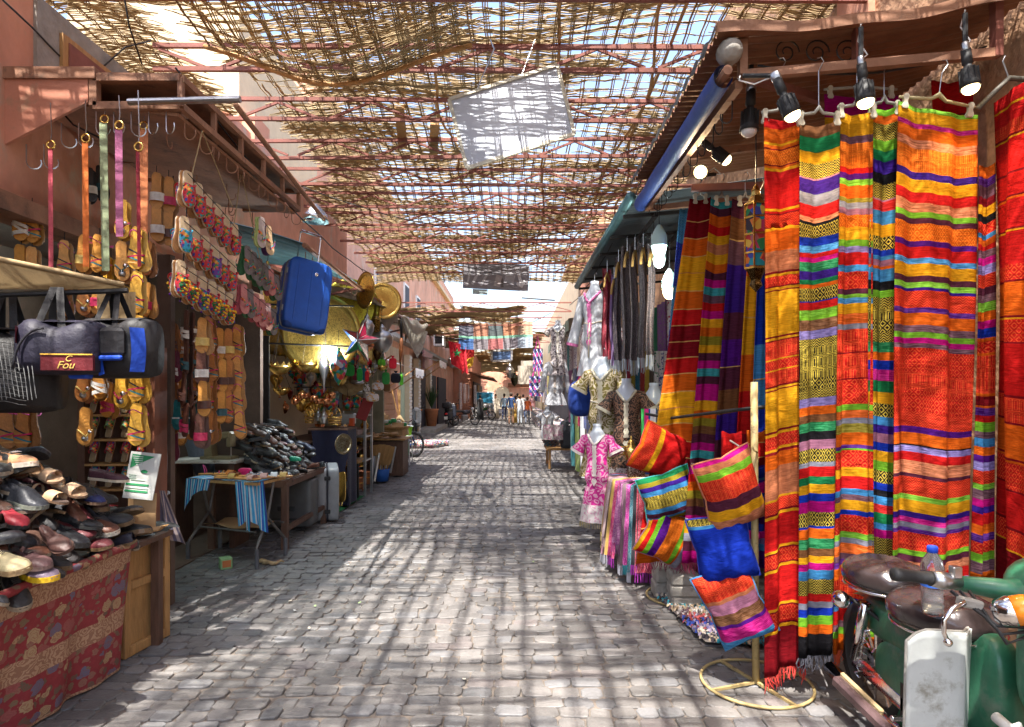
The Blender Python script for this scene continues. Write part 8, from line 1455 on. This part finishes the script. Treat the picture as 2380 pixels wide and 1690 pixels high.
part(mp, 'rear_body', sup(W(1.76, 2.72, .53), (.11, .32, .1), .6), M_GREEN, True); part(mp, 'side_cover', sup(W(1.68, 2.66, .34), (.05, .2, .14), .8), M_GREEN, True); part(mp, 'rear_fender', MB().lathe([(.3, -.06), (.32, 0), (.3, .06)], 20, Matrix.Translation(W(1.76, 3.02, .28)) @ Matrix.Rotation(PI/2, 4, 'Y'), a0=PI*.9, a1=PI*2.0), M_GREEN, True)
part(mp, 'tail_indicator', MB().ell(W(1.54, 2.92, .6), (.04, .05, .04), 14, 10), M_CHR, True); part(mp, 'rack_bracket', MB().tube([W(1.56, 2.9, .62), W(1.64, 2.84, .56), W(1.7, 2.75, .5)], .01, 6), M_DRK, True); part(mp, 'shock_absorber', MB().tube([W(1.62, 2.86, .6), W(1.64, 2.98, .3)], .024, 10), M_CHR, True)
def shield(a, b):
    x = lerp(-.125, .2, a); z = lerp(.72, .18, b); cut = (.045*max(0, 1-a*4)**2+.075*max(0, a-.5))*max(0, 1-b*4); fold = .03*(1-sm(0, .55, a))+.16*max(0, a-.55)/.45
    return Vector(W(1.535+x+.02*b, 2.2+fold+.05*b, z-cut))
part(mp, 'leg_shield', MB().grid(shield, 20, 20), M_SHLD, True).modifiers.new('thickness', 'SOLIDIFY').thickness = .012
part(mp, 'shield_edge', MB().tube([shield(0, 1-k/10) for k in range(11)]+[shield(k/10, 0) for k in range(10)], .006, 6), M_CONC, True); part(mp, 'inner_tunnel', sup(W(1.76, 2.3, .42), (.07, .12, .26), .6), M_GREEN, True); part(mp, 'bag_knob', MB().tube([W(1.66, 2.14, .45), W(1.66, 2.08, .44), W(1.67, 2.06, .44)], [.018, .018, .034], 12), M_WHT, True)
part(mp, 'fork_tube', MB().tube([W(1.74, 2.02, .74), W(1.8, 1.9, .5), W(1.86, 1.74, .2)], .05, 14), M_GREEN, True); part(mp, 'headlamp_fairing', sup(W(1.83, 2.0, .9), (.2, .16, .13), .7), M_GREEN, True); part(mp, 'front_apron', sup(W(1.84, 2.05, .66), (.15, .09, .2), .6), M_GREEN, True); part(mp, 'headlamp', MB().lathe([(.001, .02), (.07, .015), (.08, -.03)], 18, Matrix.Translation(W(1.92, 1.86, .86)) @ Matrix.Rotation(R(80), 4, 'X')), M_CHR, True)
part(mp, 'bar_cover', MB().tube([W(1.46, 2.06, .935), W(1.6, 2.03, .92), W(1.75, 2.0, .91)], [.024, .035, .06], 12), M_GREEN, True)
part(mp, 'handlebar', MB().tube([W(1.28, 2.05, .965), W(1.5, 2.05, .935)], .012, 8), M_CHR, True); part(mp, 'grip', MB().tube([W(1.245, 2.04, .968), W(1.26, 2.04, .967), W(1.3, 2.045, .962), W(1.37, 2.05, .952), W(1.375, 2.05, .951)], [.02, .023, .019, .022, .025], 16), M_RUB, True)
part(mp, 'lever_clamp', MB().tube([W(1.38, 2.05, .95), W(1.41, 2.05, .945), W(1.47, 2.05, .94)], [.025, .03, .022], 12), M_MET, True); part(mp, 'clamp_block', MB().box(W(1.45, 2.04, .975), (.03, .03, .04), bev=.004), M_MET); part(mp, 'brake_lever', MB().tube([W(1.45, 2.0, .9), W(1.42, 1.96, .9), W(1.375, 1.95, .885), W(1.35, 1.95, .85), W(1.35, 1.95, .81), W(1.362, 1.95, .785)], [.008, .008, .008, .0075, .007, .007], 8), M_CHR, True); part(mp, 'lever_ball', MB().ell(W(1.363, 1.95, .78), .013, 12, 8), M_CHR, True); part(mp, 'switch_box', MB().box(W(1.46, 1.99, .89), (.07, .04, .03), (0, R(12), 0), bev=.006), M_CONC)
for k in range(3): part(mp, 'cable', MB().tube([W(1.42+.03*k, 2.02, .92), W(1.5, 1.93-.02*k, .84-.02*k), W(1.62, 1.94, .83-.01*k), W(1.72, 1.98, .8)], .0055, 5), M_RUB, True)
ti = part(mp, 'turn_signal', MB().lathe([(.03, -.01), (.045, 0), (.046, .035), (.04, .06), (.024, .068), (.001, .07)], 20, Matrix.Translation(W(1.545, 1.93, .885)) @ Matrix.Rotation(R(68), 4, 'Y') @ Matrix.Rotation(R(30), 4, 'X')), mat('orange_lens', (.75, .22, .01), rough=.25, var=.05, bump=0, coat=.4), True); part(ti, 'socket', MB().lathe([(.02, -.05), (.04, -.035), (.048, .0), (.046, .006)], 20, Matrix.Translation(W(1.545, 1.93, .885)) @ Matrix.Rotation(R(68), 4, 'Y') @ Matrix.Rotation(R(30), 4, 'X')), M_CHR, True)
pe = part(mp, 'pedal', MB().box(W(1.45, 2.6, .27), (.045, .3, .05), (R(14), 0, R(12)), bev=.012), mat('maroon_scuffed', (.13, .08, .08), rough=.4, metal=.5, var=.5, vs=12)); part(pe, 'tread', MB().box(W(1.487, 2.66, .28), (.02, .24, .04), (R(14), 0, R(12)), bev=.006), M_CAN); part(mp, 'peg_spring', MB().tube([W(1.47+.006*k, 2.42+.0*k, .3-.0*k) for k in range(14)], [.013 if k % 2 else .009 for k in range(14)], 8), M_CHR, True); part(mp, 'peg_tip', MB().ell(W(1.56, 2.42, .3), .012, 10, 6), M_CHR, True); part(mp, 'engine', MB().box(W(1.72, 2.5, .28), (.18, .3, .2), bev=.03), M_DRK); part(mp, 'lower_frame', MB().tube([W(1.7, 2.1, .4), W(1.66, 2.35, .22), W(1.68, 2.7, .3)], .035, 8), M_GREEN, True); part(mp, 'kick_stand', MB().tube([W(1.66, 2.5, .22), W(1.6, 2.54, .0)], .014, 6), M_DRK)
part(mp, 'chain_guard', MB().box(W(1.64, 2.75, .27), (.02, .5, .07), (R(4), 0, 0), bev=.008), M_CHR); part(mp, 'cylinder_fins', MB().box(W(1.68, 2.42, .34), (.14, .1, .12)), M_MET)
for k in range(7): part(mp, 'fin', MB().box(W(1.68, 2.42, .285+.018*k), (.17, .13, .006)), M_MET)
for k in range(2): part(mp, 'spring', MB().tube([Vector(W(1.6+.0*k, 2.8, .5))+Vector((.018*math.cos(t*2.2), .018*math.sin(t*2.2)+.004*t, -.011*t)) for t in range(24)], .004, 5), M_CHR, True)
for a_, b_ in ((.1, .15), (.1, .8), (.5, .12)): q_ = shield(a_, b_); part(mp, 'screw', MB().ell(q_+Vector((0, -.008, 0)), (.008, .004, .008), 8, 6), M_MET, True)
part(mp, 'exhaust', MB().tube([W(1.6, 2.3, .2), W(1.58, 2.6, .17), W(1.58, 3.1, .2)], [.018, .03, .034], 10), M_CHR, True)
bo = thing('water_bottle', 'clear plastic water bottle with blue cap on the moped saddle', 'bottle', Vector((1.59, 2.36, .725))); bo.scale = (1.2,)*3
prof = [(.001, .0), (.026, .0), (.031, .012)]+[(.0295+.002*(k % 2), .02+.011*k) for k in range(10)]+[(.032, .135), (.033, .15), (.028, .17), (.015, .192), (.0125, .2)]
part(bo, 'body', MB().lathe(prof, 20), mat('clear_plastic', (.85, .92, 1.0), rough=.06, tr=.92, var=0, bump=0, ior=1.2), True); part(bo, 'label', MB().lathe([(.0325, .09), (.0328, .13)], 20), M_PLA, True, (.03, .12, .5)); part(bo, 'cap', MB().lathe([(.0135, .195), (.0155, .197), (.0155, .212), (.013, .216), (.001, .216)], 16), M_PLA, True, (.01, .06, .5))
# loose cables along the walls
for i, pts in enumerate([[(290, 0, 4.2), (300, 60, 4.3), (330, 150, 4.4)], [(240, 155, 4.6), (290, 110, 4.8), (350, 95, 5.0)], [(100, 210, 3.9), (170, 290, 3.9), (250, 330, 4.0)]]):
    solo('loose_cable', ['black cable dangling before the cream wall corner', 'grey cable looping up to the reed roof', 'dark cable along the pink awning plate'][i], 'cable', MB().tube([P(*p) for p in pts], .006, 5), M_DRK, True)
solo('glass_shade', 'silver fluted lamp shade hanging at the end of the sandal awning', 'lamp shade', MB().lathe([(.03, .2), (.06, .17), (.13, .08), (.16, 0), (.155, 0), (.12, .08)], 18), M_CHR, True, loc=P(733, 515, 7.2))
# litter on the cobbles
for i in range(14):
    x, y = random.uniform(-1.9, .9), random.uniform(3.3, 7); solo('paper_scrap', 'tiny paper scrap on the cobbles, %s of the litter' % ORD[i], 'litter', MB().add([(0, 0, 0), (.025, .004, .003), (.03, .018, .006), (.006, .02, .002)], [(0, 1, 2, 3)]), M_PLA, color=random.choice([(.6, .55, .45), (.5, .3, .1), (.3, .4, .2), (.7, .7, .68)]), loc=(x, y, .012), rot=(0, 0, random.uniform(0, 6)), group='litter on the cobbles')

# wires strung along the stalls and the roof
for i, (a, b, sg, lb) in enumerate([((-2.05, 3.8, 3.55), (-2.0, 9.0, 3.3), .18, 'sagging black wire above the sandal awning'), ((-3.0, 7.0, 4.2), (1.2, 7.6, 3.6), .35, 'wire slung across the street under the trusses'), ((1.15, 5.4, 3.5), (1.1, 12, 3.3), .2, 'wire along the garment awning'), ((-2.9, 12, 4.0), (-3.8, 26, 4.1), .4, 'wire along the pink shop row'), ((1.3, 3.3, 3.3), (2.5, 3.3, 3.4), .09, 'lamp wire slung along the rug awning beam'), ((-3.02, 3.7, 3.9), (-3.02, 7.2, 3.75), .12, 'wire pinned along the pink shop front')]):
    a, b = Vector(a), Vector(b); solo('slung_wire', lb, 'wire', MB().tube([lerp(a, b, t/16)+Vector((.01*math.sin(t*1.7), 0, -sg*4*(t/16)*(1-t/16))) for t in range(17)], .006, 4), M_RUB, True, group='wires along the street')
